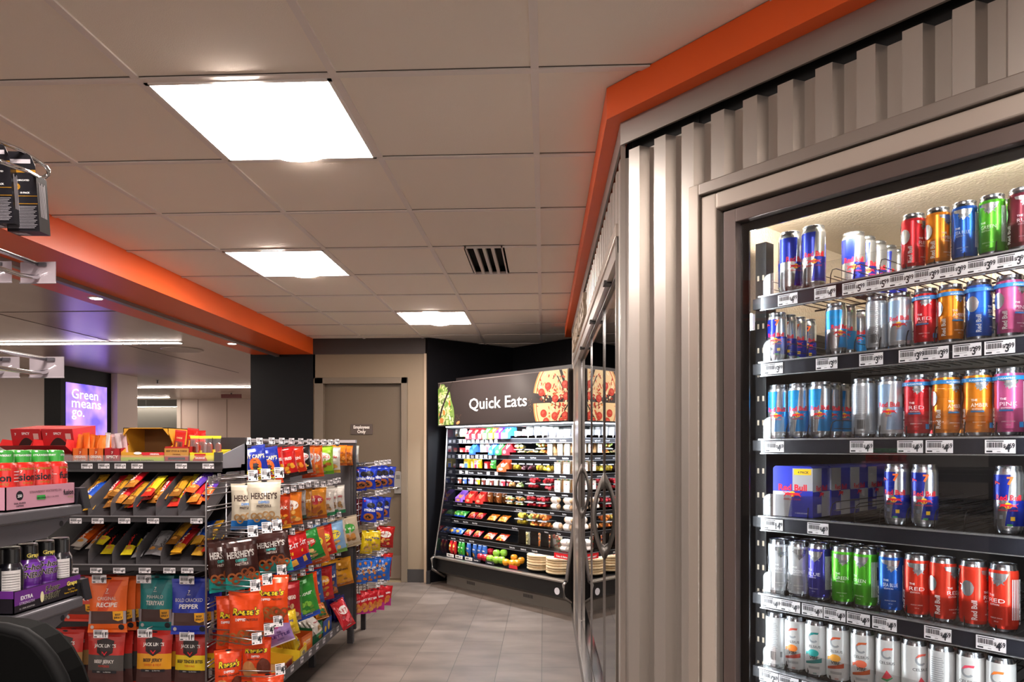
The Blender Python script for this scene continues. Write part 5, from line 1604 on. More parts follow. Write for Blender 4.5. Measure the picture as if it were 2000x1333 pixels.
def stick_box(px0, px1, h_, cols, words, lab, nst, stc, grp):
    x0, x1 = topx(px0), topx(px1); w_ = x1 - x0
    mb = tray(w_, .15, h_, h_ * 1.15, cols[0], CARD, [('p', [(-w_ * .1, h_), (w_ * .15, h_), (0, 0), (-w_ * .25, 0)], M(cols[1], .5)), T('7', 0, h_ * .72, h_ * .17, M('#e8dcd4', .5))] + [T(wd, 0, h_ * (.5 - .22 * q), h_ * .2, M('#e8dcd4', .5), fit=w_ * .75) for q, wd in enumerate(words)] + [('r', -w_ * .2, h_ * .14, w_ * .2, h_ * .17, M('#d8b8a0', .5))])
    o = mb.build('stick_carton', loc=((x0 + x1) / 2, EY + .155 + .075, TZ))
    tag(o, lab, 'carton', grp)
    r = random.Random(px0)
    for k in range(nst):
        c = stc[k % len(stc)]
        me = bag_mesh(.032, .14, .012, [(0, .35, '#5a2c20'), (.35, 1, c)], [('r', -.007, .02, .007, .06, M('#b8b4b4', .4))], k + px0, hole=False, foil=.35)
        xx = (x0 + x1) / 2 + (-.5 + (k + .5) / nst) * w_ * .8
        p_ = place('meat_stick', me, None, (xx, EY + .19 + .05 * (k % 2) + r.uniform(0, .02), TZ + h_ + .058 + r.uniform(-.008, .012)), (r.uniform(-.1, .1), r.uniform(-.12, .22), r.uniform(-.5, .5)))
        tag(p_, 'wrapped meat stick standing in the %s, %s from the left' % (lab.split(',')[0], ORD[k]), 'meat stick', 'meat sticks in the %s' % lab.split(',')[0])


stick_box(155, 185, .085, ('#d8661c', '#b84818'), ('ORIGINAL', 'RECIPE'), 'left orange recipe carton', 5, ['#ec7a24', '#f08a34', '#e86a1c'], 'orange recipe cartons')
stick_box(186, 215, .085, ('#d8661c', '#b84818'), ('ORIGINAL', 'RECIPE'), 'right orange recipe carton', 5, ['#f07a1c', '#e8e0dc', '#ec7a24'], 'orange recipe cartons')
stick_box(216, 247, .085, ('#a81822', '#8a121c'), ('SPICY',), 'dark red spicy carton', 5, ['#d8b0b4', '#ec7a24', '#d0bcc0', '#d82438'], 'red spicy carton')
# large open yellow box
x0, x1 = topx(246), topx(334); w_ = x1 - x0
m = MB(); yb = M('#d89a2c', .5); rb_ = M('#c03a20', .5)
m.box(-w_ / 2, 0, 0, w_ / 2, .004, .068, yb); m.box(-w_ / 2, .18, 0, w_ / 2, .184, .175, CARD); m.box(-w_ / 2, 0, 0, w_ / 2, .18, .003, CARD)
for sg in (-1, 1):
    xa = sg * w_ / 2; pr = [(0, 0), (.18, 0), (.18, .175), (.02, .175), (.02, .155), (.06, .1), (.0, .068)]
    vs = [(xa - sg * d_, y, z) for d_ in (0, .003) for y, z in pr]
    n = len(pr); m.add(vs, [tuple(range(n)), tuple(range(2 * n - 1, n - 1, -1))] + [(i, (i + 1) % n, (i + 1) % n + n, i + n) for i in range(n)], yb)
    m.add([(sg * w_ / 2, .02, .175), (sg * w_ * .36, .02, .175), (sg * w_ / 2, .02, .14)], [(0, 1, 2)], yb)
m.box(-w_ / 2, .02, .172, w_ / 2, .184, .175, yb)
decals(m, [('r', -w_ / 2, .018, w_ / 2, .046, M('#a0b42c', .5)), ('r', -w_ / 2, 0, w_ / 2, .017, rb_), T('MONSTER SHORTBOI', -.01, .024, .017, M('#3a3a1c', .5), fit=w_ * .55), ('p', [(-w_ * .1, .068), (w_ / 2, .068), (w_ / 2, .056), (0, .054)], RED), T('ORIGINAL', w_ * .25, .057, .009, W_), ('c', -w_ * .12, .064, .018, .006, W_)], front(0), None, .0005)
decals(m, [('r', -w_ * .3, .05, w_ * .22, .09, M('#c8502c', .5)), T('SHORTBOI', 0, .1, .03, M('#b87a2c', .5))], lambda a, b, e: (a, b, .1752 + e), None)
o = m.build('display_carton', loc=((x0 + x1) / 2, EY + .16, TZ)); tag(o, 'large open yellow carton with a dark hollow, lime green stripe on front', 'carton')
for k in range(6):
    p_ = place('meat_stick', bag_mesh(.03, .13, .014, [(0, .4, '#3a2018'), (.4, 1, ('#d8cc2c', '#c8b828')[k % 2])], [], 40 + k, hole=False), None, ((x0 + x1) / 2 - .06 + .022 * k, EY + .25, TZ + .07), (math.radians(75), 0, 1.2 + .1 * k))
    tag(p_, 'yellow wrapped stick lying inside the large open yellow carton, %s from left' % ORD[k], 'meat stick', 'sticks in the large yellow carton')
# beef stick and cheese carton
x0, x1 = topx(332), topx(379); w_ = x1 - x0
mb = tray(w_, .14, .092, .1, '#a8201c', CARD, [('r', -w_ / 2, .05, w_ / 2, .085, M('#b8843c', .5)), T('BEEF STICK & CHEESE', 0, .07, .01, M('#3a1c14', .5), fit=w_ * .85), T('ORIGINAL', 0, .056, .008, M('#5a2c1c', .5)), ('r', -w_ * .35, .036, w_ * .35, .046, INK), ('p', [(-w_ * .3, .0), (-w_ * .28, .026), (0, .032), (w_ * .28, .026), (w_ * .3, 0)], M('#2a1416', .5)), T("JACK LINK'S", 0, .008, .014, M('#e0dcd8', .5), fit=w_ * .6)])
tag(mb.build('stick_carton', loc=((x0 + x1) / 2, EY + .225, TZ)), 'red beef stick and cheese carton with tan band', 'carton')
for k, (dx, dy, ro) in enumerate(((-.055, .05, -.35), (-.035, .03, -.28), (-.01, -.01, -.12), (.02, .04, -.1), (.045, .05, .02))):
    hh = .155
    me = bag_mesh(.05, hh, .014, [(0, 1, '#c02420')], [('r', -.018, .012, .018, .105, M('#7a3a30', .35)), ('p', [(-.012, .02), (-.003, .02), (-.006, .1), (-.014, .1)], M('#e08a24', .4)), ('p', [(.004, .02), (.014, .02), (.012, .1), (.003, .1)], M('#5a2018', .35)), T('CHEESE', 0, .118, .008, M('#e0c080', .5))], 60 + k, hole=False)
    p_ = place('meat_stick_pack', me, None, ((x0 + x1) / 2 + dx, EY + .22 + dy, TZ + .175 - .01 * abs(k - 3)), (0, -ro, .1 * k - .2))
    tag(p_, 'red stick and cheese twin pack leaning in its carton, %s from left' % ORD[k], 'stick pack', 'twin packs in the beef stick and cheese carton')
# yellow sausage carton
x0, x1 = topx(380), topx(430); w_ = x1 - x0
mb = tray(w_, .15, .066, .08, '#d8c81e', CARD, [('c', -.01, .025, .034, .03, M('#c83a1c', .5)), T('HOT', -.01, .012, .018, M('#e8d83a', .5)), ('r', -.035, .052, .015, .062, M('#b82a1c', .5)), T('SAUSAGE', -.01, .04, .01, W_)])
tag(mb.build('stick_carton', loc=((x0 + x1) / 2, EY + .23, TZ)), 'bright yellow sausage carton at the right end of the top shelf', 'carton')
for k in range(4):
    q = MB(); zt_ = .1
    q.lathe([(.002, 0), (.011, .006), (.0125, .02), (.0125, zt_ - .015), (.010, zt_ - .004), (.002, zt_)], M('#a83a1e', .3, coat=.6), 14)
    o = q.build('pickled_sausage', loc=((x0 + x1) / 2 - .05 + .03 * k, EY + .2 + .02 * (k % 2), TZ + .01)); tag(o, 'red sausage in clear wrapper standing in the yellow carton, %s from left' % ORD[k], 'sausage', 'sausages in the yellow carton')
    q = MB(); q.prism([(-.017, 0), (.017, 0), (.018, .13), (-.018, .13)], -.0145, -.0138, CLEAR); q.prism([(-.018, .118), (.018, .118), (.02, .13), (-.02, .13)], -.0147, -.0136, M('#e8dc3a', .4)); q.build('wrapper', o)

# ================================================================= NEAR LEFT CHECKOUT RACK
g = thing('checkout_rack', 'grey checkout rack cut off by the left picture edge, holding energy shots', 'rack', (-.8, .44, 0))
RX = -.8; RY = .44
SHG = M('#66646a', .4, .3)
m = MB(); m.box(-.55, -.02, 0, .2, 0, 1.95, G3); m.box(-.55, -.02, 0, -.5, .76, .05, G3); m.box(.15, -.3, 0, .2, .0, .05, G3); m.build('back_panel', g)
for nm, z, ye in (('upper', 1.307, 1.178), ('lower', 1.147, 1.181)):
    m = MB(); m.box(-.5, 0, z - .018, 0, ye - RY, z, SHG); s = m.build('shelf', g, bev=.003)
    m = MB(); yy = ye - RY
    pr = [(0, z - .02), (yy - .012, z - .02), (yy - .03, z - .034), (yy - .07, z - .05), (0, z - .06)]
    vs = [(x, y, zz) for x in (-.016, -.013) for y, zz in pr]; n = len(pr)
    m.add(vs, [tuple(range(n)), tuple(range(2 * n - 1, n - 1, -1))] + [(i, (i + 1) % n, (i + 1) % n + n, i + n) for i in range(n)], SHG)
    decals(m, [('c', yy - .035, z - .03, .005, .005, INK)], lambda a, b, e: (-.013 + e, a, b), None)
    m.build('bracket', s)
    m = MB()
    pr = [(-.025, z - .008), (-.025, z + .028), (-.004, z + .028), (.004, z - .008), (.002, z - .008), (-.006, z + .024), (-.01, z - .008)]
    vs = [(x, y, zz) for y in (yy + .0, yy + .018) for x, zz in pr]; n = len(pr)
    m.add(vs, [tuple(range(n)), tuple(range(2 * n - 1, n - 1, -1))] + [(i, (i + 1) % n, (i + 1) % n + n, i + n) for i in range(n)], M('#1e1e24', .35)); m.build('label_clip', s)


def shot_tray(z, y0, y1, xw, h0, colr, items, lab, side=()):
    """open tray whose printed long side faces +x"""
    m = MB(); c = M(colr, .45); t = .0015
    m.box(-xw, y0, 0, 0, y1, t, c); m.box(-t, y0, 0, 0, y1, h0, c); m.box(-xw, y0, 0, -xw + t, y1, h0, c); m.box(-xw, y0, 0, 0, y0 + t, h0, c); m.box(-xw, y1 - t, 0, 0, y1, h0, c)
    decals(m, items, lambda a, b, e: (e, a, b), None, .0003)
    decals(m, side, lambda a, b, e: (a, y0 - e, b), None, .0003)
    o = m.build('display_tray', loc=(-.812, 0, z))
    return tag(o, lab, 'display tray')


shot_tray(1.3085, 1.02, 1.176, .13, .036, '#d39aae', [('c', 1.048, .022, .0075, .0075, INK), T('250', 1.048, .0195, .006, W_), T('DUAL SOURCE', 1.048, .009, .0036, INK), T('CAFFEINE', 1.048, .0048, .0036, INK), T('STRAWBERRY WATERMELON', 1.105, .024, .0055, M('#5a3a44', .5), b=0), ('r', 1.084, .013, 1.103, .02, M('#3cae4c', .5)), T('ZERO SUGAR', 1.094, .0145, .0035, INK), T('ZERO CALORIES', 1.12, .0145, .004, M('#5a3a44', .5), b=0), T('fusion', 1.158, .017, .012, INK, fit=.025), T('energy', 1.163, .0115, .005, M('#8a9a3a', .5), b=0)], 'pink open tray of red energy shots on the upper checkout shelf')
PUR = M('#6a2a8a', .4)
shot_tray(1.1485, 1.036, 1.19, .13, .0345, '#1a141e', [('p', [(1.037, .012), (1.09, .014), (1.19, .026), (1.19, .034), (1.037, .034)], PUR), T('EXTRA', 1.063, .019, .0085, W_), T('STRENGTH', 1.063, .0115, .0065, M('#d8c8e4', .4), b=0), ('c', 1.096, .015, .004, .009, M('#efe8b8', .4)), T('5-hour', 1.12, .021, .0125, M('#efe8b8', .4), fit=.034, b=.05, sh=.2), T('5-hour', 1.12, .021, .0125, INK, fit=.033, sh=.2), T('ENERGY', 1.118, .0085, .0125, M('#efe8b8', .4), fit=.038, b=.05, sh=.2), T('ENERGY', 1.118, .0085, .0125, INK, fit=.037, sh=.2), T('Grape', 1.167, .021, .0095, M('#f0dc6a', .4), fit=.026, b=.05), T('Sugar Free', 1.165, .013, .004, YEL, b=0), T('Vitamins + 230mg Caffeine', 1.165, .008, .004, YEL, fit=.036, b=0), T('12 - 1.93 FL OZ BOTTLES', 1.062, .005, .003, W_, b=0)],
          'black and purple open tray of grape energy shots on the lower checkout shelf', [T('Grape', -.06, .014, .016, M('#f0dc6a', .4), b=.04), ('r', -.13, .024, 0, .036, PUR), T('Sugar Free', -.04, .006, .006, YEL, b=0)])


def shot(bodyc, capc, items, r=.019, h=.087, capitems=(), hump=False):
    mb = MB()
    sh = h * .68
    if hump: prof = [(r * .85, 0), (r, .004), (r, h * .28), (r * .95, h * .33), (r, h * .4), (r, h * .62), (r * .93, h * .68), (r * .76, h * .735), (r * .74, h * .75)]
    else: prof = [(r * .85, 0), (r, .004), (r, h * .7), (r * .96, h * .745), (r * .85, h * .775), (r * .76, h * .785)]
    mb.lathe(prof, M(bodyc, .25, .05, coat=.7), 32)
    fm_ = lambda a, b, e: ((r + e) * math.sin(a / r), -(r + e) * math.cos(a / r), b)
    decals(mb, items, fm_, (.003, 0), .0002, .00008)
    cp = MB(); rc = r * .76
    k0 = .745 if hump else .78
    cp.lathe([(rc, h * k0), (rc, h * .96), (rc * .93, h * .99), (rc * .2, h)], M(capc, .3, coat=.4), 32)
    decals(cp, capitems, lambda a, b, e: ((rc + e) * math.sin(a / rc), -(rc + e) * math.cos(a / rc), b), (.003, 0), .0002, .00008)
    return mb.mesh('bottle_body'), cp.mesh('bottle_cap')


fus = shot('#e0261e', '#3aa63c', [T('fusion', 0, .043, .0155, INK, fit=.036), T('energy', .007, .0375, .006, M('#a08a2c', .5), b=0), T('EXTRA STRENGTH', 0, .0595, .0042, M('#a08a2c', .5)), T('7', -.003, .0545, .006, W_)] + [('r', .022, .042 + .005 * k, .036, .0428 + .005 * k, W_) for k in range(4)] + [('r', -.036, .05, -.022, .0508, W_)], .0205, .091, [T('STRAWBERRY', .004, .081, .0042, W_), T('STRAWBERRY', -.03, .081, .0042, W_), T('STRAWBERRY', .035, .081, .0042, W_)])
gra = shot('#5c2288', '#131316', [('c', 0, .058, .017, .013, M('#7a3ab8', .3)), T('5-hou', .001, .058, .013, M('#efe8b8', .4), b=.05, sh=.2), T('5-hou', .001, .058, .013, INK, sh=.2), T('ENERGY', .002, .046, .012, M('#efe8b8', .4), b=.05, sh=.2, fit=.034), T('ENERGY', .002, .046, .012, INK, sh=.2, fit=.033), ('c', -.017, .05, .003, .008, INK)] + rnd_bars(-.034, -.024, .032, .046, 4), .0185, .1, [T('Grape', .004, .078, .009, M('#f0dc6a', .4), b=.03)], True)
grb = shot('#20202a', '#131316', [('r', -.012, .032, .014, .064, M('#dcd8d8', .5))] + [('r', -.011, .034 + .004 * k, .012, .0346 + .004 * k, INK) for k in range(7)] + [('r', -.03, .03 + .003 * k, -.016, .0308 + .003 * k, M('#8a8a92', .5)) for k in range(12)], .0185, .1, [], True)


def put_shot(me, x, y, z, yaw, lab, grp):
    o = place('energy_shot_bottle', me[0], None, (x, y, z), (0, 0, math.radians(yaw)))
    tag(o, lab, 'bottle', grp); place('cap', me[1], o)


for k in range(4):
    y = 1.0 + .046 + .0415 * k - .0
    if k < 4 and y < 1.16:
        pass
ys = [1.043, 1.081, 1.117, 1.153]
for k, px in enumerate((-22, 43, 78, 110)):
    X = -.835; Y = atx(px, 900, X)[1]
    Y = [1.0425, 1.078, 1.117, 1.155][k]
    put_shot(fus, X, Y, 1.3105, (20, 52, 50, 110)[k], 'red energy shot bottle with green cap, %s from the left in the front row' % ORD[k], 'red energy shots in the pink tray')
    put_shot(fus, X - .042, Y + .004, 1.3105, 40 * k, 'red energy shot bottle in the second row, %s from left' % ORD[k], 'red energy shots in the second row of the pink tray')
for k in range(4):
    Y = [1.058, 1.096, 1.134, 1.171][k]
    put_shot(gra if k in (1, 2) else grb, -.835, Y, 1.1505, (40, 60, 56, 40)[k], '%s, %s from the left in the front row' % ('grape energy shot bottle with black cap' if k in (1, 2) else 'dark energy shot bottle showing its fact label', ORD[k]), 'grape energy shots in the black tray')
    put_shot(grb, -.876, Y + .004, 1.1505, 60 * k, 'dark energy shot bottle, second row of the black tray, %s from left' % ORD[k], 'grape energy shots in the second row of the black tray')

# long pegs with clear ticket holders
for k, (px0, py0, z, Y, lab) in enumerate(((74, 532, 1.686, 1.045, 'upper right'), (-12, 531, 1.686, 1.045, 'upper left'), (91, 717, 1.544, 1.07, 'lower right'), (4, 717, 1.544, 1.07, 'lower left'))):
    X, _, Zc = aty(px0, py0, Y)
    t = thing('peg_hook', 'empty chrome display peg with clear ticket holder, %s of four near the left edge' % lab, 'hook', (X, Y, Zc), 0, 'empty pegs of the checkout rack')
    ln = Y - RY
    m = MB(); m.tube([(0, -ln, .014), (0, 0, .012)], .0034, CHROME, 10)
    m.tube([(-.004, -ln, -.012), (-.004, -.03, -.012), (.0, -.004, -.009), (.002, .016, .002)], .0034, CHROME, 10)
    m.build('wire', t)
    m = MB(); m.box(-.028, .0, -.017, .028, .0012, .016, HOLDER); m.tube([(-.029, -.0005, -.017), (.029, -.0005, -.017)], .0012, HOLDER, 6); m.box(-.002, -.003, .009, .014, .0, .014, M('#5a565c', .3)); m.build('ticket_holder', t)

# chrome loop with black cartons
t = thing('wire_loop_hanger', 'polished chrome loop hanger with black cartons at the top left edge', 'hanger', (-.8, .46, 1.8))
pts = [(-.05, -.02, .07)] + [tuple(Vector(aty(px, py, Y)) - Vector((-.8, .46, 1.8))) for px, py, Y in ((-50, 268, .9), (0, 277, .95), (40, 293, .98), (70, 312, 1.0), (88, 324, 1.015), (95, 333, 1.022), (94, 341, 1.025), (86, 347, 1.02), (74, 346, 1.0), (55, 335, .96), (0, 315, .86))]
m = MB(); m.tube(pts, .003, CHROME, 10); m.build('wire', t)
GOLD = M('#c8902c', .35, .5)
bxm = MB(); bw, bd, bh = .044, .03, .082
bxm.box(-bw / 2, 0, -bh, bw / 2, bd, 0, M('#15131a', .35))
bxm.prism([(-bw / 2, 0), (bw / 2, 0), (bw / 2, .012), (bw * .38, .026), (bw * .2, .032), (-bw * .3, .032), (-bw / 2, .02)], .0, .0008, M('#15131a', .35))
decals(bxm, [('r', -bw / 2, .002, bw / 2, .006, GOLD), ('r', -.014, .015, .016, .021, M('#c8c0c8', .4)), T('NUM', -.012, -.012 + .02, .006, GOLD), ('c', -.006, -.018, .006, .005, GOLD), ('c', -.006, -.018, .003, .002, INK), ('r', -bw / 2, -.032, bw / 2, -.031, GOLD), ('r', -bw / 2, -.043, bw / 2, -.042, GOLD), T('LUBRICATED', .004, -.01, .003, W_), T('10 PACK', .006, -.028, .0035, W_)]
       + [('r', -.02, -.047 - .0022 * k, .020 - .002 * (k % 3), -.0460 - .0022 * k, M('#8c8890', .5)) for k in range(15)], front(0), None, .0002, .00006)
decals(bxm, [('r', .006 + .0035 * k, -.06, .0082 + .0035 * k, -.01 - .003 * (k % 2), M('#b8b4bc', .5)) for k in range(5)], lambda a, b, e: (bw / 2 + e, a, b), None, .0002)
decals(bxm, rnd_bars(-.018, .0, .006, .022, 8, M('#c8c4cc', .5)), lambda a, b, e: (a, b, -bh - e), None, .0002)
bxme = bxm.mesh('carton')
for k, (px, py, Y) in enumerate(((38, 340, .985), (-13, 322, .965))):
    X, _, Z = aty(px, py, Y)
    tag(place('small_carton', bxme, None, (X, Y, Z), (math.radians(4), math.radians(-2), math.radians(10))), ('right black and gold small carton hanging from the chrome loop', 'left black and gold small carton cut off by the picture edge')[k], 'carton', 'black and gold cartons on the chrome loop')

# black seat back bottom left
t = thing('high_chair_back', 'black rounded chair back rising into the bottom left corner', 'chair', (-.6, .62, 0))
pl = [(-120, 1200), (0, 1203), (45, 1207), (80, 1216), (108, 1236), (132, 1264), (152, 1300), (164, 1333), (176, 1400), (182, 1500)]
outl = [(aty(px - 9, py + 8, .62)[0] + .6, aty(px - 9, py + 8, .62)[2]) for px, py in pl]
zl_ = .72
ctr = outl[0][0]
left = [(2 * ctr - x, z) for x, z in reversed(outl[1:])]
full = left + outl
full = [(full[0][0] + .03, zl_)] + full + [(outl[-1][0] - .03, zl_)]
m = MB(); m.prism(full, -.018, .02, M('#030303', .8, spec=.08)); m.build('seat_back', t, bev=.008)
m = MB()
m.tube([(x * .985 + .0 * ctr, -.012, z - .004) for x, z in full[1:-1]], .006, M('#0a0a0b', .7, spec=.15), 10); m.build('edge_roll', t)
m = MB(); m.box(ctr - .2, -.42, .66, ctr + .2, .02, .73, M('#141416', .7)); m.build('seat', t, bev=.02)
m = MB(); m.lathe([(.03, .03), (.03, .66)], CHROME, 16, Matrix.Translation((ctr, -.2, 0))); m.build('column', t)
m = MB(); m.lathe([(.24, 0), (.24, .012), (.05, .04)], CHROME, 28, Matrix.Translation((ctr, -.2, 0))); m.build('base', t)

# ================================================================= COLD FOOD CASE
Q0, N0 = -5.77, 4.36
cx_, cy_ = cw(Q0, N0)
CL, CR = (cx_, cy_, 0), -PI / 4
WID = 1.814
KST = M('#8b8680', .35, .7)
BK = M('#111113', .35)


def cx(px, n):
    """pixel column -> local x along the case at distance n"""
    q, z = onl(px, 900, (n * S2, n * S2), (S2, -S2)); return q - Q0


def cz(px, py, n): return onl(px, py, (n * S2, n * S2), (S2, -S2))[1]


case = thing('open_cold_case', 'black open cold food case with nine lit levels under the Quick Eats sign', 'refrigerated case', CL, CR)
m = MB()
m.box(0, 0, .0, WID, .6, .1, KST)
m.prism([(0, 0), (0, 0)], 0, 0, KST) if False else None
m.add([(0, -.11, .15), (WID, -.11, .15), (WID, .0, .095), (0, .0, .095)], [(3, 2, 1, 0)], KST)
for x in (.33, 1.15):
    for k in range(8): m.box(x + k * .016, -.001, .05, x + .008 + k * .016, 0, .08, INK)
m.build('kick_plate', case)
m = MB(); m.box(0, -.125, .15, WID, -.1, .30, BK); m.build('front_panel', case)
m = MB(); m.box(0, -.16, .285, WID, -.1, .302, M('#a39c94', .3, .8)); m.box(0, -.1, .15, WID, .6, .285, BK); m.build('bumper_ledge', case, bev=.003)
m = MB(); m.box(0, .55, .1, WID, .6, 2.1, BK); m.build('back_wall', case)


def side_poly(mb, x, th, pts, mat):
    vs = [(x + d_, n - N0, z) for d_ in (0, th) for n, z in pts]; n_ = len(pts)
    mb.add(vs, [tuple(range(n_)), tuple(range(2 * n_ - 1, n_ - 1, -1))] + [(i, (i + 1) % n_, (i + 1) % n_ + n_, i + n_) for i in range(n_)], mat)


for x, nm in ((-.02, 'left'), (WID, 'right')):
    m = MB(); side_poly(m, x, .02, [(4.375, 1.63), (4.34, .96), (4.215, .30), (4.96, .30), (4.96, 1.63)], M('#0e0e12', .06, spec=.8)); 
    side_poly(m, x, .02, [(4.19, .31), (4.19, .18), (4.36, .08), (4.96, .08), (4.96, .31)], BK)
    s = m.build('side_panel', case)
    m = MB(); m.tube([(x + .01, 4.372 - N0, 1.63), (x + .01, 4.335 - N0, .96), (x + .01, 4.21 - N0, .30)], .007 if x < 0 else .016, M('#a8a5a4', .3, .8), 6)
    m.tube([(x + .01, 4.215 - N0, .305), (x + .01, 4.175 - N0, .28), (x + .01, 4.185 - N0, .17), (x + .01, 4.34 - N0, .075)], .013, M('#8f8a85', .3, .8), 8); m.build('metal_edge', s)
m = MB(); m.box(0, .0, 1.6, WID, .6, 2.06, BK); m.box(.0, .12, 2.06, WID, .6, 2.13, M('#2a2424', .5)); m.build('canopy', case)
m = MB(); m.lathe([(.03, 0), (.03, .003)], M('#e8e8f0', .4), 16, Matrix.Translation((WID - .12, -.125, .2)) @ Matrix.Rotation(PI / 2, 4, 'X')); m.build('maker_badge', case)
m = MB(); m.box(.02, -.03, 1.612, WID - .02, -.01, 1.622, M('#eef4ff', .4, emit=14)); m.build('lamp_tube', case)
# sign
sx0, sx1, sz0, sz1 = .0, WID, 1.632, 2.06
SGN = M('#332b2a', .35, coat=.3)
m = MB(); m.box(sx0, -.11, sz0, sx1, .0, sz1, SGN); m.box(sx0, -.112, sz1 - .003, sx1, .0, sz1 + .004, M('#6a605c', .4)); m.box(sx0 - .002, -.112, sz0 - .012, sx1, .0, sz0, BK)
sx1 -= .012


def cl(poly): 
    p_ = clip(clip(poly, 0, sx0, sx1), 1, sz0, sz1); return p_


def ell(x, z, a, b, rot=0, n=14, wob=0, r=None):
    out = []
    for q in range(n):
        t = 2 * PI * q / n; k = 1 + (r.uniform(-wob, wob) if r else 0)
        px, pz = a * k * math.cos(t), b * k * math.sin(t)
        out.append((x + px * math.cos(rot) - pz * math.sin(rot), z + px * math.sin(rot) + pz * math.cos(rot)))
    return out


SN = 4.25
art = []
r = random.Random(5)
# salad
bnd = [(.02, 2.02), (.05, 2.045), (.1, 2.045), (.14, 2.0), (.2, 1.96), (.22, 1.88), (.26, 1.8), (.275, 1.72), (.26, sz0), (0, sz0), (0, 1.99)]
bnd = [(x * .98, z) for x, z in bnd]
art.append((bnd, '#7a9a4c'))
for k in range(190):
    x, z = r.uniform(.0, .26), r.uniform(sz0, 2.03)
    if x > .272 - (z - sz0) * .36: continue
    c = r.choice(['#b8d078', '#6c9438', '#dce0b0', '#9cbc58', '#f0ecc8', '#e4dcb4', '#c8d898', '#54782c', '#d8c898'])
    art.append((ell(x, z, r.uniform(.012, .03), r.uniform(.006, .014), r.uniform(0, 3), 8, .25, r), c))
for x, z, a, b, c in ((.06, 1.68, .035, .03, '#c07a3c'), (.1, 1.76, .022, .028, '#d88a3c'), (.05, 1.9, .03, .012, '#e0d8a8'), (.19, 1.85, .014, .03, '#d07a34'), (.16, 1.78, .018, .035, '#d8c890'), (.12, 1.92, .016, .03, '#e4dcb0'), (.03, 1.74, .02, .016, '#c88a4c'), (.2, 1.7, .016, .02, '#e8e4cc'), (.33, 1.652, .03, .016, '#c88a50'), (.33, 1.655, .016, .008, '#dca870')):
    art.append((ell(x, z, a, b, .3, 10, .12, r), c))
art.append(([(.02, 1.72), (.05, 1.8), (.1, 1.88), (.2, 2.03), (.23, 2.06), (.25, 2.06), (.13, 1.88), (.08, 1.8), (.04, 1.7)], '#2a2422'))
for k in range(16): art.append((ell(.28 + r.uniform(0, .1), 1.64 + r.uniform(0, .09), .002, .002), '#d0a070'))
# pizza
PX, PZ, PR = cx(1113, SN), 1.845, None
PR = PX - cx(1043, SN)
PZ = 1.80


def slices(col_, rr, off, gap):
    for a0, a1, dx, dz in ((62, 112, .0, .03), (112, 172, -.012, .014), (178, 232, -.008, -.014), (232, 290, 0, -.02), (0, 60, .01, .01)):
        pts = [(PX + dx, PZ + dz)] + [(PX + dx + rr * math.cos(math.radians(a0 + 1.5 + (a1 - a0 - 3) * q / 10)), PZ + dz + rr * .98 * math.sin(math.radians(a0 + 1.5 + (a1 - a0 - 3) * q / 10))) for q in range(11)]
        art.append((pts, col_))


slices('#c98d4e', PR * 1.0, 0, 0); slices('#e8c890', PR * .965, 0, 0); slices('#c8502a', PR * .92, 0, 0); slices('#edd09c', PR * .90, 0, 0)
for k in range(330):
    a, d_ = r.uniform(60, 292), PR * r.uniform(.05, .9) ** .8
    x, z = PX + d_ * math.cos(math.radians(a)), PZ + .01 + d_ * math.sin(math.radians(a))
    if x > sx1: continue
    art.append((ell(x, z, r.uniform(.007, .022), r.uniform(.004, .011), r.uniform(0, 3), 7, .25, r), r.choice(['#cc4a28', '#f0d8a8', '#f8e8c4', '#c03c22', '#e08a44', '#f6e0b4', '#a82c18', '#d86038'])))
for px, py in ((1071, 755), (1058, 767), (1085, 779), (1062, 808), (1084, 813), (1104, 751), (1107, 774), (1104, 812), (1097, 825), (1067, 824)):
    x, z = cx(px, SN), cz(px, py, SN)
    art.append((ell(x, z, .038, .034, 0, 16), '#a8301f')); art.append((ell(x, z, .034, .03, 0, 16), '#c8402c')); art.append((ell(x - .006, z + .006, .018, .012, .4, 10), '#d8604a')); art.append((ell(x + .01, z - .008, .01, .006, .4, 8), '#b03222'))
# cuts between slices, shown as the dark board
for a, b in (((1089, 735), (1104, 768)), ((1046, 776), (1113, 803))):
    xa, za = cx(a[0], SN), cz(*a, SN); xb, zb_ = cx(b[0], SN), cz(*b, SN)
    art.append(([(xa - .012, za + .012), (xa + .012, za - .004), (xb + .003, zb_), (xb - .003, zb_ + .004)], '#2c2423'))
for k in range(14): art.append((ell(cx(1040, SN) - r.uniform(0, .05), 1.78 + r.uniform(-.06, .05), .002, .002), '#d0a070'))
its = []
for poly, c in art:
    p_ = cl(poly)
    if len(p_) >= 3: its.append(('p', p_, M(c, .45)))
decals(m, its, front(-.11), None, .0004, .00001)
qx0, qx1 = cx(917, SN), cx(1030, SN)
decals(m, [T('Quick Eats', (qx0 + qx1) / 2, cz(970, 797, SN), .15, M('#ffffff', .4), fit=qx1 - qx0, b=.012)], front(-.11), None, .005)
m.build('sign_board', case)
# lighting of the case
a_ = cw(Q0 + WID / 2, 4.36)
area('case_canopy_light', (a_[0], a_[1], 1.6), (math.radians(28), 0, CR), 1.7, .06, 70, (.88, .94, 1.0))

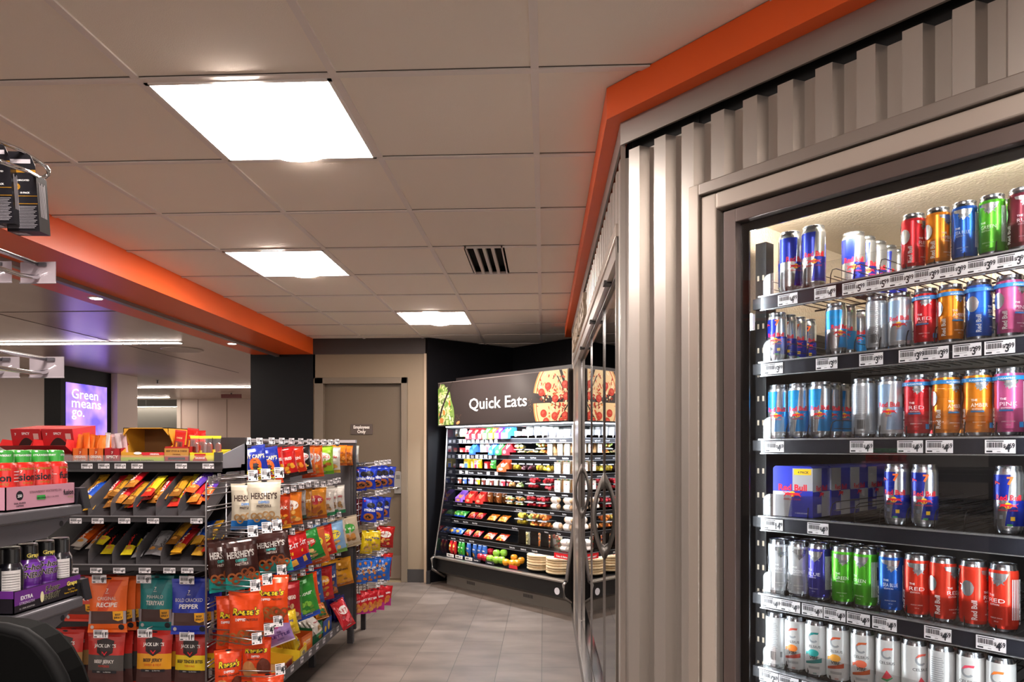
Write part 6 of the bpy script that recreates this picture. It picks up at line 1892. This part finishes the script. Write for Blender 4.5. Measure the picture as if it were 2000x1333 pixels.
SF = [(1.49, 4.50), (1.333, 4.49), (1.172, 4.48), (1.01, 4.465), (.845, 4.45), (.672, 4.43), (.497, 4.385)]
SHL = [None] * 7
WORDS = [[('Pantry Eggs', 1060), ('Pantry Eggs', 1080), ('Sandwiches', 1100)], [('Cut Fruits', 1020), ('Cut Fruits', 1042), ('Sandwiches', 1080), ('Sandwiches', 1105)], [('Snacks', 902), ('Snacks', 921), ('Snacks', 938), ('Cut Fruits', 1017), ('Cut Fruits', 1039), ('Sandwiches', 1076), ('Sandwiches', 1100)],
         [('Desserts', 899), ('Desserts', 918), ('Desserts', 937), ('Cut Fruits', 1016), ('Cut Fruits', 1038), ('Sandwiches', 1080), ('Sandwiches', 1104)], [('Snacks', 898), ('Snacks', 916), ('Snacks', 934), ('Cut Fruits', 1014), ('Cut Fruits', 1036), ('Subs', 1079), ('Subs', 1103)],
         [('Meat & Eat', 892), ('Meat & Eat', 910), ('Meat & Eat', 928), ('Cut Fruits', 1006), ('Subs', 1068), ('Subs', 1092)], [('Meat & Eat', 886), ('Meat & Eat', 903), ('Meat & Eat', 922), ('Salads', 1001), ('Salads', 1023), ('Salads', 1045)]]
for i, (z, n) in enumerate(SF):
    y = n - N0
    m = MB(); m.box(.0, y, z - .012, WID, .55, z - .002, M('#1c1c20', .4)); m.box(.0, y - .004, z - .038, WID, y, z, M('#17171b', .35)); m.box(0, y - .008, z, WID, y + .002, z + .003, M('#b8bcc4', .3, .7)); m.box(0, y - .006, z - .042, WID, y, z - .038, M('#b8bcc4', .3, .7))
    its = []
    for wd, px in WORDS[i]:
        its.append(T(wd, cx(px, n), z - .028, .02, M('#e8ecf4', .4), fit=min(.075, .012 * len(wd)), b=.02))
    if i < 2:
        for k in range(9): its.append(('r', .03 + k * .07, z - .034, .075 + k * .07, z - .004, M('#e8e8f0', .4)))
    if i == 2:
        for x in (.06, .16, .5, .62): its.append(('r', x, z - .034, x + .045, z - .004, M('#e8e8f0', .4)))
    decals(m, its, front(y - .004), None, .0005)
    s = m.build('shelf', case)
    q = MB(); q.prism([(0, z), (WID, z), (WID, z + .028), (0, z + .028)], y - .006, y - .005, CLEAR); q.build('clear_guard', s)
    if i:
        q = MB(); q.box(.03, y + .002, z - .02, WID - .03, y + .018, z - .0125, M('#eef4ff', .4, emit=13)); q.build('led_or_fill_strip', s)  # glowing strip added under the shelf to brighten the food below
    SHL[i] = s

# ---- food packages ----
FWH = M('#f2f2f0', .45)


def f_box(w, h, d, c, c2='#f0f0f0', word=''):
    mb = MB(); mb.box(-w / 2, 0, 0, w / 2, d, h, M(c, .45))
    decals(mb, [('r', -w * .4, h * .2, w * .4, h * .62, M(c2, .45)), T(word or 'box', 0, h * .7, h * .15, M(c2, .45), fit=w * .7)], front(0), None, .0006); return mb


def f_wedgebox(w, h, d, c, c2):
    """carton with low front and high back, pouches inside"""
    mb = tray(w, d, h * .38, h, c, M(c, .6), [('c', 0, h * .2, w * .3, h * .1, M(c2, .5))]); 
    for k in range(4):
        mb.box(-w * .38 + k * w * .22, -d * .1, 0, -w * .38 + k * w * .22 + w * .13, -d * .05, h * (.6 + .07 * (k % 2)), M(c2, .4))
    return mb


def f_cup(w, h, c, lid='#f4f4f4'):
    mb = MB(); r_ = w / 2; mb.lathe([(r_ * .78, 0), (r_ * .95, h * .86), (r_ * .95, h * .88)], M(c, .4), 20); mb.lathe([(r_, h * .88), (r_, h * .97), (r_ * .9, h)], M(lid, .4), 20)
    mb2 = lambda a, b, e: ((r_ * .9 + e) * math.sin(a / r_), -(r_ * .9 + e) * math.cos(a / r_), b)
    decals(mb, [('r', -w * .25, h * .3, w * .25, h * .62, M('#d8dce8', .5))], mb2, (.006, 0), .002); return mb


def f_tray(w, h, d, foods, lid=True, seed=1):
    """clear tray filled with pieces"""
    mb = MB(); r_ = random.Random(seed)
    for k in range(int(10 + w * 90)):
        x, y = r_.uniform(-.42, .42) * w, r_.uniform(.06, .6) * d
        mb.blob((x, y, h * r_.uniform(.25, .62)), .016, .016, h * .24, M(r_.choice(foods), .4), 8, 5)
    t = .0012
    mb.add([(-w * .45, .01, .001), (w * .45, .01, .001), (w * .5, 0, h * .86), (-w * .5, 0, h * .86)], [(0, 1, 2, 3)], CLEAR)
    for sg in (-1, 1): mb.add([(sg * w * .45, .01, .001), (sg * w * .45, d - .01, .001), (sg * w * .5, d, h * .86), (sg * w * .5, 0, h * .86)], [(0, 1, 2, 3)], CLEAR)
    mb.box(-w * .45, .01, 0, w * .45, d - .01, .002, M('#d8dcd8', .4))
    mb.box(-w * .52, -.004, h * .86, w * .52, .001, h * .96, M('#dfe4ea', .25)); mb.box(-w * .52, d, h * .86, w * .52, d + .004, h * .96, M('#dfe4ea', .25))
    mb.box(-w * .52, 0, h * .95, w * .52, d, h * .97, CLEAR)
    return mb


def f_wedge(w, h, d, bread='#c8a070', fill='#6a9a4c'):
    """triangular sandwich pack with paper label"""
    mb = MB()
    for k, c in enumerate((bread, fill, '#e8dcc0', bread)):
        a, b = -w / 2 + .004 + k * (w - .008) / 4, -w / 2 + .004 + (k + 1) * (w - .008) / 4
        vs = [(a, .012, 0), (b, .012, 0), (b, d, 0), (a, d, 0), (a, .03, h * .93), (b, .03, h * .93)]
        mb.add(vs, [(0, 1, 5, 4), (0, 4, 3), (1, 2, 5), (3, 4, 5, 2), (0, 3, 2, 1)], M(c, .7))
    mb.box(-w / 2, .0, 0, w * .28, .0015, h * .78, FWH)
    decals(mb, [('r', -w * .2, h * .5, -w * .02, h * .56, M('#c84a4a', .5)), ('r', -w * .35, h * .25, w * .1, h * .28, M('#b8b8b8', .5)), ('r', -w * .35, h * .18, w * .05, h * .2, M('#b8b8b8', .5))], front(0), None, .0005)
    mb.add([(-w / 2, .002, 0), (w / 2, .002, 0), (w / 2, .02, h), (-w / 2, .02, h)], [(0, 1, 2, 3)], CLEAR)
    mb.tube([(-w / 2, .02, h), (0, .018, h * 1.03), (w / 2, .02, h)], .002, M('#e8eef4', .3), 5)
    return mb


def f_wrap(w, h, d, c='#d8b48c'):
    mb = MB()
    mb.blob((0, d / 2, h / 2), w / 2, d / 2, h / 2, M(c, .6), 18, 10)
    mb.lathe([(h * .47, -w * .18), (h * .505, -w * .16), (h * .505, w * .3), (h * .47, w * .32)], M('#efe9e4', .5), 20, Matrix.Translation((0, d * .42, h / 2)) @ Matrix.Rotation(PI / 2, 4, 'Y') @ Matrix.Diagonal((1, d / h * .9, 1, 1)))
    return mb


def f_clam(w, h, d, foods, seed):
    mb = MB(); r_ = random.Random(seed)
    for k in range(46):
        mb.blob((r_.uniform(-.4, .4) * w, r_.uniform(.012, .035) + .3 * d * 0, h * r_.uniform(.1, .88)), .012, .01, .01, M(r_.choice(foods), .5), 7, 4)
    mb.box(-w * .2, .0, h * .4, w * .15, .001, h * .72, FWH)
    mb.prism([(-w / 2, 0), (w / 2, 0), (w * .46, h), (-w * .46, h)], -.002, -.001, CLEAR); mb.prism([(-w / 2, 0), (w / 2, 0), (w * .46, h), (-w * .46, h)], .045, .047, M('#b8b49c', .5)); return mb


_f = {}


def food(kind, *a):
    k = (kind,) + tuple(str(x) for x in a)
    if k not in _f:
        _f[k] = globals()['f_' + kind](*a).mesh('food_package')
    return _f[k]


def lay(i, px, me, label, cat, group, depth=1, dy=.07, up=0, rotz=0, nm='food_package', dn=.02, rot=None):
    z, n = (SF[i] if i < 7 else (.305, 4.34))
    x = cx(px, n + dn)
    out = []
    for k in range(depth):
        y = n + dn + k * dy
        p_ = cw(Q0 + x, y)
        o = place(nm, me, None, (p_[0], p_[1], z + .001 + up * (1.16 if i < 7 else 1)), (0, 0, CR + rotz))
        if i < 7: o.scale = (1.06, 1, 1.16)
        lb = label if k == 0 else '%s in line behind the %s, %s level' % (ORD[k], ' '.join(label.split(', ' + LV[i % 7])[0].split()[:7]), LV[i] if i < 7 else 'lowest')
        tag(o, lb, cat, group)
        out.append(o)
    return out


LV = ['top', 'second', 'third', 'fourth', 'fifth', 'sixth', 'seventh']


def LL(i, px, me, words, cat='food package', depth=1, **k):
    lay(i, px, me, '%s, %s level of the cold case' % (words, LV[i]), cat, '%s items of the cold case' % LV[i], depth, **k)


# top level
for k, px in enumerate((899, 908)): LL(0, px, bag('whit', .07, .12), 'white and red pouch, %s at the left end' % ('first', 'second')[k], 'pouch', up=.12, dn=.05)
for k, px in enumerate((920, 932, 944)): LL(0, px, food('wedgebox', .055, .12, .1, '#a82430', ('#e8e4e8', '#e8c060', '#c8b8a0')[k]), 'dark red front carton with %s contents' % ('white', 'yellow', 'tan')[k], 'carton')
for px, c, c2, wd in ((955, '#4ab04c', '#c8f0c0', 'light green'), (967, '#d88a1c', '#f0d080', 'amber'), (979, '#7a2ab0', '#e8d8f4', 'purple'), (994, '#3a8ae0', '#c0e4f8', 'light blue')): LL(0, px, food('wedgebox', .06 if px < 990 else .09, .13, .12, c, c2), '%s pouch carton' % wd, 'carton')
LL(0, 1011, food('cup', .06, .06, '#f0eee8'), 'small white cup beside the light blue carton', 'cup', 2); LL(0, 1023, food('box', .035, .075, .05, '#f0e8e8', '#d84048'), 'narrow white and red carton', 'carton')
for k, px in enumerate((1035, 1050, 1064)): LL(0, px, food('cup', .064, .09, '#f2f2f6'), 'tall white yogurt cup, %s of three' % ORD[k], 'cup', 3)
for k, px in enumerate((1080, 1095, 1108)): LL(0, px, food('cup', .064, .066, '#f6f6fa'), 'short white yogurt cup, %s of three' % ORD[k], 'cup', 3)
# second
LL(1, 901, food('box', .05, .06, .06, '#c8282c', '#d8b890'), 'short red box at the left end', 'box'); LL(1, 913, food('box', .055, .075, .06, '#f0eeec', '#b0202c'), 'white box beside the short red box', 'box')
LL(1, 928, food('wedgebox', .068, .13, .1, '#1e4aa0', '#38b080'), 'blue carton with green band', 'carton'); LL(1, 941, food('box', .045, .13, .06, '#eef4ee', '#58b070'), 'tall white carton with green panel', 'carton'); LL(1, 952, food('box', .045, .12, .06, '#f0ecea', '#d04048'), 'tall white carton with red panel', 'carton')
for px, c, wd in ((967, '#2a6ad0', 'blue'), (980, '#2c9a48', 'green'), (994, '#d82430', 'red')): LL(1, px, food('wedgebox', .065, .13, .12, c, '#eef0f4'), 'wedge shaped %s cheese carton' % wd, 'carton')
VEG = ['#a8c858', '#e88a3c', '#d8e0a0', '#e8c8a0']; MEL = ['#f0a040', '#b8d878', '#e8c858', '#e88838']
LL(1, 1012, food('tray', .1, .05, .12, VEG), 'shallow vegetable tray at the left', 'food tray'); LL(1, 1012, food('tray', .1, .05, .12, VEG, True, 4), 'vegetable tray stacked on the shallow left one', 'food tray', up=.05)
LL(1, 1034, food('tray', .11, .05, .12, VEG, True, 2), 'wide vegetable tray with orange pieces', 'food tray'); LL(1, 1055, food('tray', .1, .058, .12, MEL), 'lower melon tray of the pair', 'food tray'); LL(1, 1054, food('tray', .1, .058, .12, MEL, True, 5), 'upper melon tray of the pair', 'food tray', up=.058)
for k, px in enumerate((1075, 1095, 1109)): LL(1, px, food('wedge', .07, .12, .09), 'sandwich wedge with large white label, %s of three' % ORD[k], 'sandwich', 2)
# third
LL(2, 900, food('box', .035, .055, .05, '#f0e8e4', '#c83038'), 'small white and red box at the left', 'box'); LL(2, 910, food('box', .06, .1, .06, '#e8cc2c', '#4a6ac0'), 'yellow and blue box', 'box'); LL(2, 922, food('box', .035, .1, .06, '#e8d030', '#e8e4f0'), 'yellow box with white panel', 'box')
LL(2, 929, food('box', .04, .09, .06, '#f0d8dc', '#a82440'), 'white and crimson box', 'box'); LL(2, 938, bag('yell', .05, .1), 'yellow pouch', 'pouch', up=.1, dn=.04); LL(2, 949, food('box', .045, .08, .05, '#d82c2c', '#e8d8d0'), 'red box beside the green bag', 'box')
LL(2, 964, bag('grnb', .08, .095), 'bright green bag', 'pouch', up=.095, dn=.04); LL(2, 985, food('wedgebox', .1, .11, .1, '#e0582c', '#f0e8e4'), 'orange and white snack carton', 'carton')
GRP = ['#4a1c28', '#5c2430', '#3a1620']; PIN = ['#e8cc38', '#e0c02c', '#f0dc60']; RDM = ['#c81e2c', '#b81824', '#d83040']
for k, (px, f_, wd) in enumerate(((1004, PIN, 'yellow fruit tray beside the orange carton'), (1019, GRP, 'dark grape tray, left of two'), (1035, GRP, 'dark grape tray, right of two'), (1051, PIN, 'yellow pineapple tray in the middle'), (1067, PIN, 'yellow pineapple tray by the sandwiches'))): LL(2, px, food('tray', .068, .075, .1, f_, True, k), wd, 'food tray')
for k, px in enumerate((1090, 1108)): LL(2, px, food('wedge', .09, .115, .09), 'sandwich wedge with green filling, %s of two' % ORD[k], 'sandwich', 2)
# fourth
for px, c, lc, wd in ((898, '#8a4a38', '#e8e4e0', 'brown and white'), (908, '#4a6ad0', '#f0f0f0', 'blue and white'), (921, '#e8a0b0', '#f4f0f0', 'pink and white'), (934, '#e8c828', '#e8e8e8', 'yellow'), (945, '#7a3a34', '#dcd8d4', 'brown layered'), (953, '#e0dcc0', '#dcd8d4', 'cream'), (961, '#7a3a34', '#dcd8d4', 'second brown layered'), (969, '#d8d4b8', '#dcd8d4', 'second cream'), (983, '#c83848', '#dcd8d4', 'red berry')):
    LL(3, px, food('cup', .042, .07, c, lc), '%s dessert cup' % wd, 'cup', 2)
for k, px in enumerate((996, 1010)): LL(3, px, food('tray', .062, .07, .08, ['#9ac060', '#e8b070', '#d86a3c', '#c8d898'], True, k), 'vegetable stick cup, %s of two' % ORD[k], 'food tray')
for k, px in enumerate((1036, 1066)):
    for u in range(2): LL(3, px, food('tray', .118, .056, .12, RDM, True, k + u), '%s red watermelon tray of the %s stack' % (('lower', 'upper')[u], ('left', 'right')[k]), 'food tray', up=.056 * u)
for k, px in enumerate((1090, 1108)): LL(3, px, food('wedge', .085, .115, .09, '#c89860', '#5a9a3c'), 'sandwich wedge beside the watermelon trays, %s of two' % ORD[k], 'sandwich', 2)
# fifth
LL(4, 902, food('wedgebox', .09, .1, .1, '#8a5ac0', '#e0984c'), 'purple snack carton at the left', 'carton'); LL(4, 921, food('wedgebox', .085, .12, .1, '#c82820', '#e8a87c'), 'red snack carton, left of two', 'carton'); LL(4, 941, food('wedgebox', .085, .12, .1, '#c82c24', '#d8987c'), 'red snack carton, right of two', 'carton')
for k, px in enumerate((958, 975)): LL(4, px, bag('brng', .07, .12), 'brown pouch, %s of two' % ORD[k], 'pouch', 2, up=.12, dn=.04)
for k, px in enumerate((994, 1014)):
    for u in range(2): LL(4, px, food('tray', .085, .045, .1, VEG, True, k + 3 + u), '%s vegetable tray of the %s pair' % (('lower', 'upper')[u], ('left', 'right')[k]), 'food tray', up=.045 * u)
for k, px in enumerate((1033, 1056)):
    for u in range(2): LL(4, px, food('tray', .1, .052, .12, RDM, True, k + u + 2), '%s red berry tray of the %s stack' % (('lower', 'upper')[u], ('left', 'right')[k]), 'food tray', up=.052 * u)
for k, px in enumerate((1080, 1105)):
    for u in range(2): LL(4, px, food('wrap', .11, .055, .07), '%s wrapped sub roll of the %s pair' % (('lower', 'upper')[u], ('left', 'right')[k]), 'sub roll', up=.052 * u)
# sixth
FL = {'ggr': bag('grnb', .12, .09), 'grd': bag('redc', .1, .09), 'gor': bag('oran', .12, .11), 'gbl': bag('blup', .15, .09), 'gwo': bag('redo', .13, .12)}


def flat(i, px, key, words, tilt=55, up=.02):
    z, n = SF[i]; x = cx(px, n + .06); p_ = cw(Q0 + x, n + .10)
    o = place('snack_bag', FL[key], None, (p_[0], p_[1], z + .075), (Matrix.Rotation(CR, 4, 'Z') @ Matrix.Rotation(math.radians(-tilt), 4, 'X')).to_euler())
    tag(o, '%s, %s level of the cold case' % (words, LV[i]), 'pouch', '%s items of the cold case' % LV[i])


flat(5, 892, 'ggr', 'green and white pouch lying at the left'); flat(5, 905, 'ggr', 'second green and white pouch'); flat(5, 924, 'grd', 'red and white pouch, left of two'); flat(5, 939, 'grd', 'red and white pouch, right of two'); flat(5, 964, 'gor', 'orange pouch, left of two'); flat(5, 985, 'gor', 'orange pouch, right of two')
for k, px in enumerate((1013, 1037, 1059)):
    for u in range(2): LL(5, px, food('tray', .1, .062, .12, (PIN, MEL, ['#e8782c', '#e08830'])[k], True, k + u), '%s %s tray' % (('lower', 'upper')[u], ('yellow pineapple', 'mixed melon', 'orange mandarin')[k]), 'food tray', up=.06 * u)
LL(5, 1084, food('wrap', .11, .06, .07), 'single sub roll left of the pair', 'sub roll'); LL(5, 1104, food('wrap', .11, .06, .07), 'lower sub roll by the frame', 'sub roll'); LL(5, 1107, food('wrap', .11, .06, .07), 'upper sub roll by the frame', 'sub roll', up=.056)
# seventh
flat(6, 886, 'gbl', 'blue pouch lying at the left'); flat(6, 897, 'gbl', 'second blue pouch'); flat(6, 916, 'grd', 'red and white cracker pouch'); flat(6, 934, 'grd', 'second red and white cracker pouch'); flat(6, 958, 'gwo', 'orange and white pouch, left of two'); flat(6, 982, 'gwo', 'orange and white pouch, right of two')
for k, px in enumerate((1020, 1044, 1064, 1083)): LL(6, px, food('clam', .1, .13, .06, (['#d8cc90', '#c8b878', '#e8e0a8'], ['#8a4a50', '#c8a888', '#e88a3c'], ['#6a3440', '#c8b090', '#e8803c'], ['#4a7040', '#b84a30', '#c8c0a0'])[k], k), 'upright clear salad box, %s from left' % ORD[k], 'salad box')
LL(6, 1098, food('wrap', .12, .05, .1, '#e8e2d4'), 'flat white bread pack by the frame', 'bread pack'); LL(6, 1099, food('wrap', .12, .05, .1, '#e8e2d4'), 'second flat white bread pack stacked on top', 'bread pack', up=.046)
# bottom deck


def B(px, me, words, cat, up=0, dn=.02, nm='food_package', n=None, depth=1, dy=.03):
    lay(7, px, me, '%s, bottom of the cold case' % words, cat, 'bottom deck of the cold case: ' + cat, depth, dy, up, 0, nm, dn)


for k, (px, kk, wd) in enumerate(((882, 'redc', 'red'), (889, 'redc', 'second red'), (899, 'grnb', 'green'), (905, 'grnb', 'second green'), (916, 'blup', 'blue'), (928, 'blup', 'second blue'), (938, 'blup', 'third blue'), (947, 'blup', 'fourth blue'))):
    B(px, bag(kk, .045 if px < 910 else .065, .15), '%s standing pouch' % wd, 'pouch', up=.15, dn=.05)


def fruit(c, r_=.038):
    mb = MB(); mb.lathe([(.002, r_ * .12), (r_ * .5, .0), (r_ * .85, r_ * .35), (r_, r_ * .95), (r_ * .9, r_ * 1.45), (r_ * .55, r_ * 1.75), (r_ * .2, r_ * 1.68), (.002, r_ * 1.55)], M(c, .25, coat=.4), 20, cap=False)
    mb.tube([(0, 0, r_ * 1.55), (.002, 0, r_ * 1.95)], .0016, M('#4a3420', .7), 5); return mb.mesh('fruit')


RA, GA, OR_ = fruit('#b02430'), fruit('#8ab83c'), fruit('#e89a24', .034)
for k, (px, up, dn, me, wd) in enumerate(((939, 0, .03, RA, 'red apple'), (948, 0, .03, RA, 'red apple'), (951, .0, .1, RA, 'red apple'), (958, .045, .12, RA, 'red apple'), (957, 0, .02, GA, 'green apple'), (969, 0, .02, GA, 'green apple'), (980, 0, .05, GA, 'green apple'), (970, .05, .08, GA, 'green apple'), (984, .055, .12, GA, 'green apple'), (988, 0, .01, OR_, 'yellow mango'), (1000, 0, .02, OR_, 'yellow mango'), (1010, .0, .06, OR_, 'yellow mango'), (1004, .035, .1, OR_, 'yellow mango'), (1018, .02, .1, OR_, 'yellow mango'))):
    pos = {'red apple': k, 'green apple': k - 4, 'yellow mango': k - 9}[wd]
    B(px, me, '%s, %s from the left' % (wd, ORD[pos]), wd.split()[1], up=up, dn=dn, nm=wd.replace(' ', '_'))
m = MB(); m.box(-.055, 0, 0, .055, .004, .03, M('#c8202a', .4)); tagm = m.mesh('red_tag'); B(1002, tagm, 'small red price sign before the fruit', 'sign', dn=-.06, nm='price_sign')
m = MB(); m.box(-.06, 0, 0, .06, .004, .03, M('#1c1c2a', .4)); decals(m, [T('Fresh Fruit', 0, .008, .014, W_)], front(0), None, .0005); tagm = m.mesh('dark_tag')
for k, px in enumerate((930, 956)): B(px, tagm, 'small dark fruit sign, %s' % ('left', 'right')[k], 'sign', dn=-.06, nm='price_sign')
m = MB(); m.box(-.055, 0, 0, .055, .004, .03, M('#e8e4e0', .4)); decals(m, rnd_bars(-.04, .01, .01, .024, 3) + [T('2.99', .03, .01, .014, INK)], front(0), None, .0005); tagm = m.mesh('white_tag')
for k, px in enumerate((879, 896, 915)): B(px, tagm, 'white ticket under the standing pouches, %s' % ORD[k], 'ticket', dn=-.06, nm='price_sign')
pz = MB(); pr_ = .125
pz.lathe([(.002, 0), (pr_ * .93, .0), (pr_, .008), (pr_ * .99, .018), (pr_ * .9, .022), (pr_ * .85, .018), (.002, .02)], M('#dcc49c', .75, noise=.15, scale=40), 32, cap=False)
rr_ = random.Random(3)
for k in range(26):
    a, d_ = rr_.uniform(0, 6.28), rr_.uniform(0, pr_ * .8)
    pz.blob((d_ * math.cos(a), d_ * math.sin(a), .02), .016, .016, .003, M(rr_.choice(['#f0e4c8', '#c85a3c', '#e8d0a0', '#f4ead0']), .6), 7, 4)
pzm = pz.mesh('pizza')
for st, (px, n_, dn) in enumerate(((1056, 6, .13), (1094, 6, .12))):
    for k in range(n_):
        B(px, pzm, 'wrapped pizza %s from the bottom of the %s stack' % (ORD[k], ('left', 'right')[st]), 'pizza', up=k * .0235, dn=dn + .006 * math.sin(k * 2.1), nm='pizza')
m = MB(); m.box(-.09, 0, 0, .09, .004, .045, M('#d8202a', .4)); decals(m, [T('Take & Bake', 0, .012, .022, W_, fit=.13)], front(0), None, .0005)
B(1097, m.mesh('red_tag'), 'large red sign above the right pizza stack', 'sign', up=.15, dn=-.01, nm='price_sign')
